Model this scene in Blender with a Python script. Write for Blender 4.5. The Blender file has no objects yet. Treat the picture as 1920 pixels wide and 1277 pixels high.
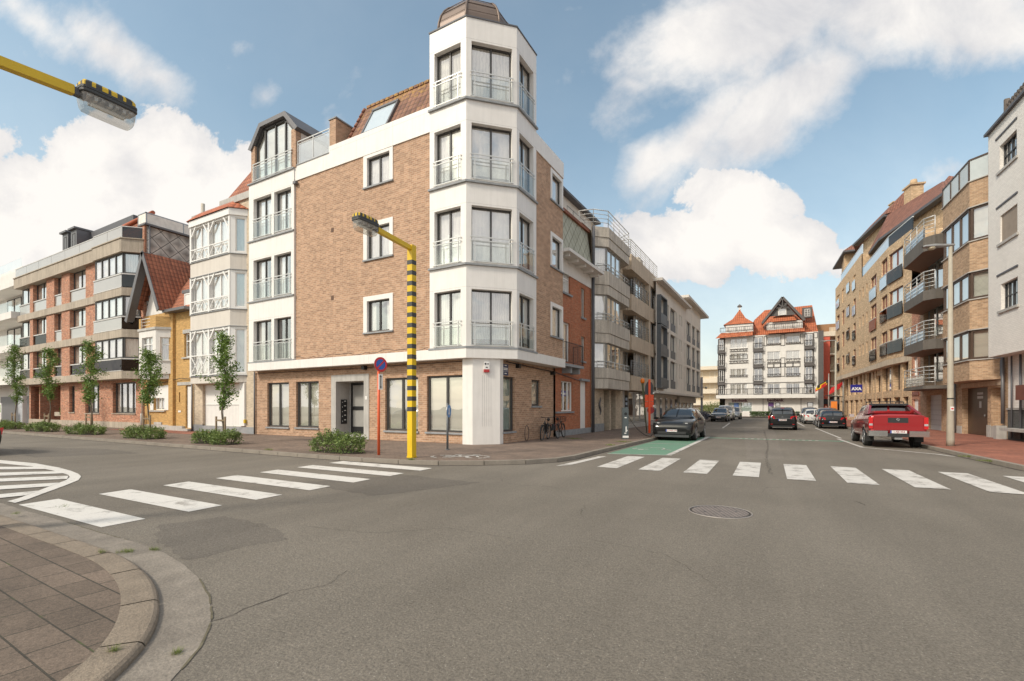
import bpy, bmesh, math, random
from mathutils import Vector, Matrix
R_=math.radians
random.seed(7)
scene=bpy.context.scene
# ---------------------------------------------------------------- camera
F0=890.0; HZ=763.0; YAW=29.5; EYE=1.65
cd=bpy.data.cameras.new('camera'); cam=bpy.data.objects.new('camera',cd)
scene.collection.objects.link(cam); scene.camera=cam
cd.sensor_width=36; cd.lens=F0/1920*36; cd.shift_y=(HZ-638.5)/1920
cd.clip_end=3000; cd.clip_start=.05
cam.location=(0,0,EYE); cam.rotation_euler=(R_(90),0,R_(YAW))
scene.render.resolution_x=1024; scene.render.resolution_y=681
# ---------------------------------------------------------------- light and exposure
SUN_EL=40.0; SUN_AZ=207.0      # azimuth clockwise from +Y
scene.view_settings.view_transform='Standard'; scene.view_settings.look='None'
scene.view_settings.exposure=0.50; scene.view_settings.gamma=1
sl=bpy.data.lights.new('sun','SUN'); sl.energy=2.0; sl.angle=R_(9); sl.color=(1,.92,.80)
sun=bpy.data.objects.new('sun',sl); scene.collection.objects.link(sun)
_d=Vector((math.sin(R_(SUN_AZ))*math.cos(R_(SUN_EL)),math.cos(R_(SUN_AZ))*math.cos(R_(SUN_EL)),math.sin(R_(SUN_EL))))
sun.rotation_euler=_d.to_track_quat('Z','Y').to_euler()
# ---------------------------------------------------------------- world: sky with clouds
W=bpy.data.worlds.new('World'); scene.world=W; W.use_nodes=True
nt=W.node_tree; nt.nodes.clear()
def N(t,**k):
    n=nt.nodes.new(t)
    for a,b in k.items(): setattr(n,a,b)
    return n
def lk(a,b): nt.links.new(a,b)
def M_(op,a,b=None,c=None,clamp=False):
    n=N('ShaderNodeMath',operation=op); n.use_clamp=clamp
    for i,v in enumerate((a,b,c)):
        if v is None: continue
        if isinstance(v,(int,float)): n.inputs[i].default_value=v
        else: lk(v,n.inputs[i])
    return n.outputs[0]
sky=N('ShaderNodeTexSky',sky_type='NISHITA'); sky.sun_disc=False
sky.sun_elevation=R_(SUN_EL); sky.sun_rotation=R_(SUN_AZ); sky.air_density=1.0; sky.dust_density=2.2; sky.ozone_density=1.0
tc=N('ShaderNodeTexCoord')
def dotn(v):
    n=N('ShaderNodeVectorMath',operation='DOT_PRODUCT'); lk(tc.outputs['Generated'],n.inputs[0]); n.inputs[1].default_value=v; return n.outputs['Value']
ya=R_(YAW)
vf=dotn((-math.sin(ya),math.cos(ya),0)); vr=dotn((math.cos(ya),math.sin(ya),0)); vz=dotn((0,0,1))
vfc=M_('MAXIMUM',vf,.12)
gx=M_('DIVIDE',vr,vfc); gy=M_('DIVIDE',vz,vfc)
comb=N('ShaderNodeCombineXYZ'); lk(gx,comb.inputs[0]); lk(gy,comb.inputs[1])
Q=comb.outputs[0]
def noise(vec,scale,detail=9,rough=.58,dist=.0,lac=2.1):
    n=N('ShaderNodeTexNoise'); lk(vec,n.inputs['Vector']); n.inputs['Scale'].default_value=scale; n.inputs['Detail'].default_value=detail
    n.inputs['Roughness'].default_value=rough; n.inputs['Distortion'].default_value=dist; n.inputs['Lacunarity'].default_value=lac; return n.outputs['Fac']
def blob(px,py,rx,ry,rot=0,amp=1.0):
    m=N('ShaderNodeMapping',vector_type='TEXTURE'); lk(Q,m.inputs['Vector'])
    m.inputs['Location'].default_value=((px-960)/F0,(HZ-py)/F0,0); m.inputs['Rotation'].default_value=(0,0,R_(rot)); m.inputs['Scale'].default_value=(rx/F0,ry/F0,1)
    l=N('ShaderNodeVectorMath',operation='LENGTH'); lk(m.outputs[0],l.inputs[0])
    return M_('MULTIPLY',M_('SUBTRACT',1.0,l.outputs['Value']),amp)
def field(bl):
    o=None
    for b in bl:
        v=blob(*b); o=v if o is None else M_('MAXIMUM',o,v)
    return M_('MAXIMUM',o,-1.2)
def step(v,a,b):
    m=N('ShaderNodeMapRange',interpolation_type='SMOOTHSTEP'); lk(v,m.inputs[0]); m.inputs[1].default_value=a; m.inputs[2].default_value=b; return m.outputs[0]
# dense heaped clouds
cumu=field([(320,300,125,95,0,1.2),(165,290,125,85,0,1.2),(140,390,270,140,0,1.5),(60,450,300,120,0,1.5),(360,370,190,110,0,1.2),(440,340,120,80,20,.9),(-60,260,150,60,0,.8),
   (1375,390,135,95,0,1.2),(1330,450,210,85,0,1.2),(1440,465,190,75,-10,1.2),(1240,470,130,70,0,1.0),(1550,485,110,35,-10,.9)])
nA=noise(Q,5.5,11,.60,.25); nB=noise(Q,16,8,.6)
cumF=M_('ADD',cumu,M_('MULTIPLY',M_('SUBTRACT',nA,.5),2.1))
cumF=M_('ADD',cumF,M_('MULTIPLY',M_('SUBTRACT',nB,.5),.75))
cumA=step(cumF,.10,.30)
# broad soft veils
st=N('ShaderNodeMapping',vector_type='TEXTURE'); lk(Q,st.inputs['Vector']); st.inputs['Rotation'].default_value=(0,0,R_(38)); st.inputs['Scale'].default_value=(1.25,.95,1)
nC=noise(st.outputs[0],5.2,12,.57,.15); nD=noise(Q,2.6,6,.5,.1)
veil=field([(1400,60,400,160,20,1.7),(1650,10,500,150,-4,1.7),(1310,250,300,75,48,1.5),(1215,320,130,60,55,1.3),(1440,210,330,105,38,1.7),(1190,160,110,50,-10,1.0),(1850,60,260,110,0,1.5),(1290,80,160,90,50,1.1),
   (60,40,190,60,-32,1.2),(210,95,210,70,-30,1.2),(290,140,130,60,-30,1.0),(380,110,90,40,-30,.7),(440,85,60,38,0,.75),(620,200,110,40,50,.5),(495,180,32,45,0,.5),(1040,15,90,20,0,.6),(1030,215,45,25,30,.35),(30,80,50,35,-30,.6),
   (1760,330,170,35,25,.55),(1330,70,190,100,30,.8),(330,260,60,30,0,.2),(620,225,60,35,0,.5),(1100,-120,500,120,0,.9),(300,-150,400,80,-20,.8)])
veilF=M_('ADD',veil,M_('MULTIPLY',M_('SUBTRACT',nC,.5),2.6))
veilF=M_('ADD',veilF,M_('ADD',M_('MULTIPLY',M_('SUBTRACT',nD,.5),.6),M_('MULTIPLY',M_('SUBTRACT',nB,.5),.55)))
veilA=M_('MULTIPLY',step(veilF,.0,1.25),.95)
front=step(vf,.15,.4)
# clouds of the rest of the sky (behind the viewer)
g3=noise(tc.outputs['Generated'],3.2,10,.6,.3)
rest=M_('MULTIPLY',step(g3,.41,.53),.95)
al=M_('MAXIMUM',cumA,veilA)
def mixf(f,a,b): return M_('ADD',M_('MULTIPLY',M_('SUBTRACT',1.0,f),a),M_('MULTIPLY',f,b))
alpha=mixf(front,rest,al)
low=step(vz,-.02,.03)
hazeb=M_('MULTIPLY',M_('SUBTRACT',1.0,step(vz,-.02,.50)),.62)
alpha=M_('MAXIMUM',alpha,M_('ADD',hazeb,M_('ADD',.02,M_('MULTIPLY',nD,.10))),clamp=True)
# cloud brightness: bright tops, grey undersides
sh=noise(Q,4.2,9,.6,.3)
cb=N('ShaderNodeValToRGB'); lk(mixf(cumA,M_('ADD',sh,-.04),M_('ADD',M_('MULTIPLY',cumF,.25),M_('MULTIPLY',sh,.75))),cb.inputs[0])
cr=cb.color_ramp; cr.elements[0].position=.28; cr.elements[0].color=(.60,.595,.61,1); cr.elements[1].position=.60; cr.elements[1].color=(.86,.825,.785,1)
skb=N('ShaderNodeMixRGB',blend_type='MULTIPLY'); skb.inputs[0].default_value=1; lk(sky.outputs[0],skb.inputs[1]); skb.inputs[2].default_value=(1.0,1.05,.88,1)
bg1=N('ShaderNodeBackground'); lk(skb.outputs[0],bg1.inputs[0]); bg1.inputs[1].default_value=.155
bg2=N('ShaderNodeBackground'); lk(cb.outputs[0],bg2.inputs[0]); lk(mixf(front,1.02,.84),bg2.inputs[1])
mx=N('ShaderNodeMixShader'); lk(alpha,mx.inputs[0]); lk(bg1.outputs[0],mx.inputs[1]); lk(bg2.outputs[0],mx.inputs[2])
wo=N('ShaderNodeOutputWorld'); lk(mx.outputs[0],wo.inputs[0])
# ---------------------------------------------------------------- materials
MATS={}
class NT:
    def __init__(s,name):
        s.m=bpy.data.materials.new(name); s.m.use_nodes=True; s.t=s.m.node_tree; s.b=s.t.nodes['Principled BSDF']
    def n(s,t,**k):
        o=s.t.nodes.new(t)
        for a,b in k.items(): setattr(o,a,b)
        return o
    def l(s,a,b): s.t.links.new(a,b)
    def noise(s,vec,scale,detail=6,rough=.6):
        n=s.n('ShaderNodeTexNoise'); s.l(vec,n.inputs['Vector']); n.inputs['Scale'].default_value=scale; n.inputs['Detail'].default_value=detail; n.inputs['Roughness'].default_value=rough; return n.outputs['Fac']
    def ramp(s,f,c0,c1,p0=.35,p1=.65):
        r=s.n('ShaderNodeValToRGB'); s.l(f,r.inputs[0]); r.color_ramp.elements[0].position=p0; r.color_ramp.elements[1].position=p1
        r.color_ramp.elements[0].color=(*c0,1); r.color_ramp.elements[1].color=(*c1,1); return r.outputs[0]
    def mix(s,f,a,b,bt='MIX'):
        m=s.n('ShaderNodeMixRGB',blend_type=bt)
        for i,v in ((0,f),(1,a),(2,b)):
            if isinstance(v,(int,float)): m.inputs[i].default_value=v
            elif isinstance(v,tuple): m.inputs[i].default_value=(*v,1)
            else: s.l(v,m.inputs[i])
        return m.outputs[0]
    def bump(s,h,st,dist=.01):
        b=s.n('ShaderNodeBump'); b.inputs['Strength'].default_value=st; b.inputs['Distance'].default_value=dist; s.l(h,b.inputs['Height']); s.l(b.outputs[0],s.b.inputs['Normal'])
    def math(s,op,a,b):
        m=s.n('ShaderNodeMath',operation=op)
        for i,v in ((0,a),(1,b)):
            if isinstance(v,(int,float)): m.inputs[i].default_value=v
            else: s.l(v,m.inputs[i])
        return m.outputs[0]
def sc(c,k): return tuple(min(1,max(0,x*k)) for x in c)
def plain(name,c,rough=.6,metal=0,var=.12,scale=3,bump=0,streak=0,spec=.5,fine=0,coat=0):
    if name in MATS: return MATS[name]
    k=NT(name); tc=k.n('ShaderNodeTexCoord'); v=tc.outputs['Object']
    f=k.noise(v,scale,6); col=k.ramp(f,sc(c,1-var),sc(c,1+var),.3,.7)
    if fine: col=k.mix(.9,col,k.ramp(k.noise(v,fine,3,.7),(.72,.72,.72),(1.15,1.15,1.15),.3,.7),'MULTIPLY')
    if streak:
        mp=k.n('ShaderNodeMapping'); k.l(v,mp.inputs[0]); mp.inputs['Scale'].default_value=(3,3,.22)
        s2=k.noise(mp.outputs[0],2.2,7,.65); col=k.mix(streak,col,k.ramp(s2,(.42,.40,.37),(1,1,1),.30,.58),'MULTIPLY')
    k.l(col,k.b.inputs['Base Color']); k.b.inputs['Roughness'].default_value=rough; k.b.inputs['Metallic'].default_value=metal
    k.b.inputs['Specular IOR Level'].default_value=spec
    if coat: k.b.inputs['Coat Weight'].default_value=coat; k.b.inputs['Coat Roughness'].default_value=.04
    if bump: k.bump(k.noise(v,fine or scale*12,4),bump,.01)
    MATS[name]=k.m; return k.m
def wallvec(k,sx=1,sz=1):
    tc=k.n('ShaderNodeTexCoord'); sp=k.n('ShaderNodeSeparateXYZ'); k.l(tc.outputs['Object'],sp.inputs[0]); sn=k.n('ShaderNodeSeparateXYZ'); k.l(tc.outputs['Normal'],sn.inputs[0])
    u=k.math('SUBTRACT',k.math('MULTIPLY',sp.outputs[1],sn.outputs[0]),k.math('MULTIPLY',sp.outputs[0],sn.outputs[1]))
    c=k.n('ShaderNodeCombineXYZ'); k.l(k.math('MULTIPLY',u,sx),c.inputs[0]); k.l(k.math('MULTIPLY',sp.outputs[2],sz),c.inputs[1]); return c.outputs[0],tc.outputs['Object']
def brick(name,c1,c2,mortar,bw=.21,bh=.065,ms=.008,stain=.25,rough=.85,vary=1.0,c3=None):
    if name in MATS: return MATS[name]
    k=NT(name); v,ob=wallvec(k)
    b=k.n('ShaderNodeTexBrick'); k.l(v,b.inputs['Vector']); b.inputs['Scale'].default_value=1; b.inputs['Brick Width'].default_value=bw; b.inputs['Row Height'].default_value=bh+ms
    b.inputs['Mortar Size'].default_value=ms; b.inputs['Mortar Smooth'].default_value=.3; b.inputs['Bias'].default_value=0
    b.inputs['Color1'].default_value=(*c1,1); b.inputs['Color2'].default_value=(*c2,1); b.inputs['Mortar'].default_value=(*mortar,1)
    col=b.outputs['Color']
    # broad per brick variation
    wn=k.n('ShaderNodeTexWhiteNoise',noise_dimensions='2D'); mp=k.n('ShaderNodeMapping'); k.l(v,mp.inputs[0]); mp.inputs['Scale'].default_value=(1/bw,1/(bh+ms),1)
    fl=k.n('ShaderNodeVectorMath',operation='FLOOR'); k.l(mp.outputs[0],fl.inputs[0]); k.l(fl.outputs[0],wn.inputs['Vector'])
    col=k.mix(.5*vary,col,k.ramp(wn.outputs['Value'],(.70,.68,.66),(1.25,1.22,1.2),0,1),'MULTIPLY')
    if c3:
        f3=k.n('ShaderNodeTexNoise'); mp3=k.n('ShaderNodeMapping'); k.l(v,mp3.inputs[0]); mp3.inputs['Scale'].default_value=(4,12,1); k.l(mp3.outputs[0],f3.inputs['Vector']); f3.inputs['Scale'].default_value=1.0; f3.inputs['Detail'].default_value=4
        r=k.n('ShaderNodeMapRange'); k.l(f3.outputs['Fac'],r.inputs[0]); r.inputs[1].default_value=.52; r.inputs[2].default_value=.62; r.inputs[4].default_value=.7
        col=k.mix(r.outputs[0],col,c3)
    col=k.mix(stain,col,k.ramp(k.noise(ob,.7,7,.65),(.55,.53,.5),(1.15,1.15,1.15),.3,.65),'MULTIPLY')
    k.l(col,k.b.inputs['Base Color']); k.b.inputs['Roughness'].default_value=rough
    h=k.math('SUBTRACT',k.noise(ob,60,3),k.math('MULTIPLY',b.outputs['Fac'],1.2)); k.bump(h,.45,.008)
    MATS[name]=k.m; return k.m
def tiles(name,c1,c2,moss=None,w=.22,h=.30,rough=.75):
    """roof tiles laid in courses, following the slope of the roof"""
    if name in MATS: return MATS[name]
    k=NT(name); tc=k.n('ShaderNodeTexCoord'); ob=tc.outputs['Object']
    sp=k.n('ShaderNodeSeparateXYZ'); k.l(ob,sp.inputs[0]); sn=k.n('ShaderNodeSeparateXYZ'); k.l(tc.outputs['Normal'],sn.inputs[0])
    u=k.math('SUBTRACT',k.math('MULTIPLY',sp.outputs[1],sn.outputs[0]),k.math('MULTIPLY',sp.outputs[0],sn.outputs[1]))
    hl=k.math('MAXIMUM',k.math('SQRT',k.math('ADD',k.math('MULTIPLY',sn.outputs[0],sn.outputs[0]),k.math('MULTIPLY',sn.outputs[1],sn.outputs[1])),0),.2)
    u=k.math('DIVIDE',u,hl); v=k.math('DIVIDE',sp.outputs[2],hl)
    cu=k.math('FRACT',k.math('DIVIDE',u,w),0); cv=k.math('FRACT',k.math('DIVIDE',v,h),0)
    wave=k.math('SINE',k.math('MULTIPLY',k.math('DIVIDE',u,w),6.2832),0)
    hgt=k.math('ADD',k.math('MULTIPLY',wave,.5),k.math('MULTIPLY',k.math('SUBTRACT',1,cv),1.0))
    cc=k.n('ShaderNodeCombineXYZ'); k.l(k.math('FLOOR',k.math('DIVIDE',u,w),0),cc.inputs[0]); k.l(k.math('FLOOR',k.math('DIVIDE',v,h),0),cc.inputs[1])
    wn=k.n('ShaderNodeTexWhiteNoise',noise_dimensions='2D'); k.l(cc.outputs[0],wn.inputs['Vector'])
    col=k.ramp(wn.outputs['Value'],c1,c2,0,1)
    gap=k.n('ShaderNodeMapRange'); k.l(cv,gap.inputs[0]); gap.inputs[1].default_value=.0; gap.inputs[2].default_value=.24; gap.inputs[3].default_value=.18; gap.inputs[4].default_value=1
    g2=k.n('ShaderNodeMapRange'); k.l(wave,g2.inputs[0]); g2.inputs[1].default_value=-1; g2.inputs[2].default_value=-.4; g2.inputs[3].default_value=.45; g2.inputs[4].default_value=1
    col=k.mix(.85,col,k.math('MULTIPLY',gap.outputs[0],g2.outputs[0]),'MULTIPLY')
    col=k.mix(.5,col,k.ramp(k.noise(ob,1.3,7),(.5,.48,.46),(1.2,1.2,1.2),.3,.7),'MULTIPLY')
    if moss:
        z=k.n('ShaderNodeMapRange'); k.l(sp.outputs[2],z.inputs[0]); z.inputs[1].default_value=moss[0]; z.inputs[2].default_value=moss[1]
        f=k.n('ShaderNodeMapRange'); k.l(k.math('ADD',k.noise(ob,5,8,.7),k.math('MULTIPLY',z.outputs[0],.22)),f.inputs[0]); f.inputs[1].default_value=.56; f.inputs[2].default_value=.72; f.inputs[4].default_value=.85
        col=k.mix(f.outputs[0],col,(.42,.24,.045))
    k.l(col,k.b.inputs['Base Color']); k.b.inputs['Roughness'].default_value=rough; k.bump(hgt,.8,.03)
    MATS[name]=k.m; return k.m
def schlick(k,f0):
    g=k.n('ShaderNodeNewGeometry'); d=k.n('ShaderNodeVectorMath',operation='DOT_PRODUCT'); k.l(g.outputs['Incoming'],d.inputs[0]); k.l(g.outputs['Normal'],d.inputs[1])
    c=k.math('SUBTRACT',1.0,k.math('ABSOLUTE',d.outputs['Value'],0)); return k.math('ADD',f0,k.math('MULTIPLY',k.math('POWER',c,5.0),1-f0))
def glassm(name,tint=(.92,.96,.95),refl=.10,boost=1.0,rough=.0):
    if name in MATS: return MATS[name]
    k=NT(name); t=k.t; t.nodes.remove(k.b)
    tr=k.n('ShaderNodeBsdfTransparent'); tr.inputs[0].default_value=(*tint,1)
    gl=k.n('ShaderNodeBsdfGlossy'); gl.inputs['Roughness'].default_value=rough; gl.inputs[0].default_value=(1,1,1,1)
    frs=schlick(k,.045)
    # faintly uneven pane
    tcn=k.n('ShaderNodeTexCoord'); nz=k.n('ShaderNodeTexNoise'); k.l(tcn.outputs['Object'],nz.inputs['Vector']); nz.inputs['Scale'].default_value=.9; nz.inputs['Detail'].default_value=1
    bp=k.n('ShaderNodeBump'); bp.inputs['Strength'].default_value=.10; bp.inputs['Distance'].default_value=.05; k.l(nz.outputs['Fac'],bp.inputs['Height']); k.l(bp.outputs[0],gl.inputs['Normal'])
    a=k.math('ADD',k.math('MULTIPLY',frs,boost),refl)
    a2=k.math('MINIMUM',a,.97)
    m=k.n('ShaderNodeMixShader'); k.l(a2,m.inputs[0]); k.l(tr.outputs[0],m.inputs[1]); k.l(gl.outputs[0],m.inputs[2])
    k.l(m.outputs[0],t.nodes['Material Output'].inputs[0]); MATS[name]=k.m; return k.m
def curtainm(name,c,wave=22,amp=.5,horiz=False,trans=.25):
    if name in MATS: return MATS[name]
    k=NT(name); v,ob=wallvec(k); sp=k.n('ShaderNodeSeparateXYZ'); k.l(v,sp.inputs[0])
    ax=sp.outputs[1] if horiz else sp.outputs[0]
    n=k.noise(ob,1.7,3); w=k.math('SINE',k.math('ADD',k.math('MULTIPLY',ax,wave),k.math('MULTIPLY',n,0 if horiz else 14)),0)
    f=k.math('ADD',k.math('MULTIPLY',w,.5),.5)
    col=k.ramp(f,sc(c,1-amp),c,.0,.8 if not horiz else .25)
    k.l(col,k.b.inputs['Base Color']); k.b.inputs['Roughness'].default_value=.9; k.bump(f,.5,.02)
    MATS[name]=k.m; return k.m
# ---------------------------------------------------------------- mesh helpers
class FR:
    """a wall frame: u runs along the wall, d out of it, z up"""
    def __init__(s,ox,oy,ang): s.o=(ox,oy); a=R_(ang); s.ang=ang; s.u=(math.cos(a),math.sin(a)); s.n=(math.sin(a),-math.cos(a))
    def P(s,u,d,z): return (s.o[0]+u*s.u[0]+d*s.n[0], s.o[1]+u*s.u[1]+d*s.n[1], z)
WF=FR(0,0,0)
SPLIT=set('panel_joint oriel_ledge sill bay_apron stone_trim eaves_strip bay_side wall_vent spot_lamp coping spandrel_rail spandrel_glass shutter terrace_panel concrete_band balcony_slab chimney cornice downpipe orange_board ledge bay_ledge floor_slab dormer_cheek white_cladding timber_balustrade cable balcony_front concrete_balcony grey_balcony_bay dark_timber gutter_fascia hipped_roof tiled_roof dormer_wall attic_wall sticker notice_sheet ground_floor_window terrace_glass balcony_glass balcony_panel plinth balcony_parapet standing_seam awning gable_timber bank_lettering door penthouse timber_soffit crossbeam verge_board roof_bar orange_board white_panel pale_symbol name_plate alarm_part'.split())
class MB:
    def __init__(s): s.v=[]; s.f=[]; s.mi=[]; s.sm=[]
    def face(s,pts,mi=0,sm=False):
        i=len(s.v); s.v+= [tuple(p) for p in pts]; s.f.append(tuple(range(i,i+len(pts)))); s.mi.append(mi); s.sm.append(sm)
    def box(s,fr,u0,u1,d0,d1,z0,z1,mi=0):
        if u0>u1:u0,u1=u1,u0
        if d0>d1:d0,d1=d1,d0
        c=[fr.P(u,d,z) for z in (z0,z1) for u,d in ((u0,d1),(u1,d1),(u1,d0),(u0,d0))]
        i=len(s.v); s.v+=c
        for q in ((0,1,5,4),(1,2,6,5),(2,3,7,6),(3,0,4,7),(4,5,6,7),(3,2,1,0)): s.f.append(tuple(i+k for k in q)); s.mi.append(mi); s.sm.append(False)
        return s
    def prism(s,pts,z0,z1,mi=0,top=True,bot=True,skip=()):
        """vertical prism over a footprint given counter-clockwise"""
        n=len(pts)
        for k in range(n):
            if k in skip: continue
            a=pts[k]; b=pts[(k+1)%n]; s.face([(a[0],a[1],z0),(b[0],b[1],z0),(b[0],b[1],z1),(a[0],a[1],z1)],mi)
        if top: s.face([(p[0],p[1],z1) for p in pts],mi)
        if bot: s.face([(p[0],p[1],z0) for p in reversed(pts)],mi)
        return s
    def ext(s,fr,poly,d0,d1,mi=0):
        """outline in (u,z) given some thickness in d"""
        n=len(poly); a=[fr.P(u,d1,z) for u,z in poly]; b=[fr.P(u,d0,z) for u,z in poly]
        s.face(a,mi); s.face(list(reversed(b)),mi)
        for k in range(n): j=(k+1)%n; s.face([a[k],b[k],b[j],a[j]],mi)
        return s
    def tube(s,pts,r,n=8,mi=0,cap=True,r1=None):
        pts=[Vector(p) for p in pts]; m=len(pts); base=len(s.v); T=[]
        for i in range(m):
            t=(pts[min(i+1,m-1)]-pts[max(i-1,0)]); t=t.normalized() if t.length>1e-9 else Vector((0,0,1)); T.append(t)
        up=Vector((0,0,1)) if abs(T[0].z)<.9 else Vector((1,0,0)); x=T[0].cross(up).normalized()
        for i in range(m):
            t=T[i]; x=(x-t*x.dot(t)).normalized(); y=t.cross(x); rr=r if r1 is None else r+(r1-r)*i/(m-1)
            if isinstance(r,(list,tuple)): rr=r[i]
            for k in range(n):
                a=2*math.pi*k/n; s.v.append(tuple(pts[i]+x*(rr*math.cos(a))+y*(rr*math.sin(a))))
        for i in range(m-1):
            for k in range(n):
                j=(k+1)%n; s.f.append((base+i*n+k,base+i*n+j,base+(i+1)*n+j,base+(i+1)*n+k)); s.mi.append(mi); s.sm.append(n>4)
        if cap:
            s.f.append(tuple(base+k for k in reversed(range(n)))); s.mi.append(mi); s.sm.append(False)
            s.f.append(tuple(base+(m-1)*n+k for k in range(n))); s.mi.append(mi); s.sm.append(False)
        return s
    def ring(s,c,ax,R,r,n=20,k=6,mi=0):
        ax=Vector(ax).normalized(); a=ax.cross(Vector((0,0,1)) if abs(ax.z)<.9 else Vector((1,0,0))).normalized(); b=ax.cross(a); c=Vector(c); base=len(s.v)
        for i in range(n):
            t=2*math.pi*i/n; e=a*math.cos(t)+b*math.sin(t)
            for j in range(k):
                p=2*math.pi*j/k; s.v.append(tuple(c+e*(R+r*math.cos(p))+ax*(r*math.sin(p))))
        for i in range(n):
            for j in range(k):
                i2=(i+1)%n; j2=(j+1)%k; s.f.append((base+i*k+j,base+i2*k+j,base+i2*k+j2,base+i*k+j2)); s.mi.append(mi); s.sm.append(True)
        return s
    def disc(s,c,ax,R,t,n=24,mi=0,mi2=None):
        ax=Vector(ax).normalized(); a=ax.cross(Vector((0,0,1)) if abs(ax.z)<.9 else Vector((1,0,0))).normalized(); b=ax.cross(a); c=Vector(c)
        f=[tuple(c+ax*(t/2)+(a*math.cos(2*math.pi*i/n)+b*math.sin(2*math.pi*i/n))*R) for i in range(n)]
        g=[tuple(c-ax*(t/2)+(a*math.cos(2*math.pi*i/n)+b*math.sin(2*math.pi*i/n))*R) for i in range(n)]
        s.face(f,mi); s.face(list(reversed(g)),mi if mi2 is None else mi2)
        for i in range(n): j=(i+1)%n; s.face([f[i],g[i],g[j],f[j]],mi if mi2 is None else mi2,True)
        return s
    def pieces(s):
        """groups of faces whose boxes touch"""
        bb=[]
        par=list(range(len(s.f))); key={}
        def fd(i):
            while par[i]!=i: par[i]=par[par[i]]; i=par[i]
            return i
        for i,f in enumerate(s.f):
            for v in f:
                q=tuple(round(c,3) for c in s.v[v])
                if q in key: par[fd(i)]=fd(key[q])
                else: key[q]=i
        g={}
        for i in range(len(s.f)): g.setdefault(fd(i),[]).append(i)
        L=list(g.values()); B=[]
        for fs in L:
            P=[s.v[v] for i in fs for v in s.f[i]]; B.append([min(p[k] for p in P)-.006 for k in range(3)]+[max(p[k] for p in P)+.006 for k in range(3)])
        p2=list(range(len(L)))
        def f2(i):
            while p2[i]!=i: p2[i]=p2[p2[i]]; i=p2[i]
            return i
        if len(L)<120:
            for i in range(len(L)):
                for j in range(i):
                    if all(B[i][k]<=B[j][k+3] and B[j][k]<=B[i][k+3] for k in range(3)): p2[f2(i)]=f2(j)
        o={}
        for i,fs in enumerate(L): o.setdefault(f2(i),[]).extend(fs)
        return list(o.values())
    def build(s,name,mats,parent=None,label=None):
        if not s.f: return None
        if name in SPLIT:
            gs=s.pieces()
            if len(gs)>1:
                o=None
                for fs in gs:
                    q=MB(); mp={}
                    for i in fs:
                        idx=[]
                        for v in s.f[i]:
                            if v not in mp: mp[v]=len(q.v); q.v.append(s.v[v])
                            idx.append(mp[v])
                        q.f.append(tuple(idx)); q.mi.append(s.mi[i]); q.sm.append(s.sm[i])
                    o=q._build(name,mats,parent,label)
                return o
        return s._build(name,mats,parent,label)
    def _build(s,name,mats,parent=None,label=None):
        me=bpy.data.meshes.new(name); off=parent['_o'] if parent is not None else (0,0,0)
        me.from_pydata([(v[0]-off[0],v[1]-off[1],v[2]-off[2]) for v in s.v],[],s.f)
        if not isinstance(mats,(list,tuple)): mats=[mats]
        for m in mats: me.materials.append(m)
        me.polygons.foreach_set('material_index',s.mi); me.polygons.foreach_set('use_smooth',s.sm); me.update()
        o=bpy.data.objects.new(name,me); scene.collection.objects.link(o)
        if parent is not None: o.parent=parent; o['_o']=off
        if label: o['label']=label
        return o
def root(name,loc,label,cat,group=None):
    o=bpy.data.objects.new(name,None); scene.collection.objects.link(o); o.location=loc; o['_o']=tuple(loc); o['label']=label; o['category']=cat; o.empty_display_size=.3
    if group:o['group']=group
    return o
def tag(o,label,cat,group=None):
    o['label']=label; o['category']=cat
    if group:o['group']=group
    return o
def struct(o,kind='structure'): o['kind']=kind; return o
def solo(mb,name,mats,loc,label,cat,group=None):
    """a thing that is one mesh, its origin at its foot"""
    class _p: pass
    off=tuple(loc); me=bpy.data.meshes.new(name); me.from_pydata([(v[0]-off[0],v[1]-off[1],v[2]-off[2]) for v in mb.v],[],mb.f)
    for m in (mats if isinstance(mats,(list,tuple)) else [mats]): me.materials.append(m)
    me.polygons.foreach_set('material_index',mb.mi); me.polygons.foreach_set('use_smooth',mb.sm); me.update()
    o=bpy.data.objects.new(name,me); scene.collection.objects.link(o); o.location=off; return tag(o,label,cat,group)
def text_mb(mb,txt,fr,u,d,z,size,mi=0,ext=.012,bold=0,align='CENTER',ital=0):
    cu=bpy.data.curves.new('lettering','FONT'); cu.body=txt; cu.size=size; cu.align_x=align; cu.align_y='CENTER'; cu.extrude=ext/2; cu.resolution_u=2; cu.offset=bold; cu.shear=ital
    ob=bpy.data.objects.new('lettering',cu); scene.collection.objects.link(ob); dg=bpy.context.evaluated_depsgraph_get(); me=bpy.data.meshes.new_from_object(ob.evaluated_get(dg))
    b=len(mb.v)
    for v in me.vertices: mb.v.append(fr.P(u+v.co.x,d+v.co.z,z+v.co.y))
    for p in me.polygons: mb.f.append(tuple(b+i for i in p.vertices)); mb.mi.append(mi); mb.sm.append(False)
    bpy.data.objects.remove(ob); bpy.data.curves.remove(cu); bpy.data.meshes.remove(me)
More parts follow.
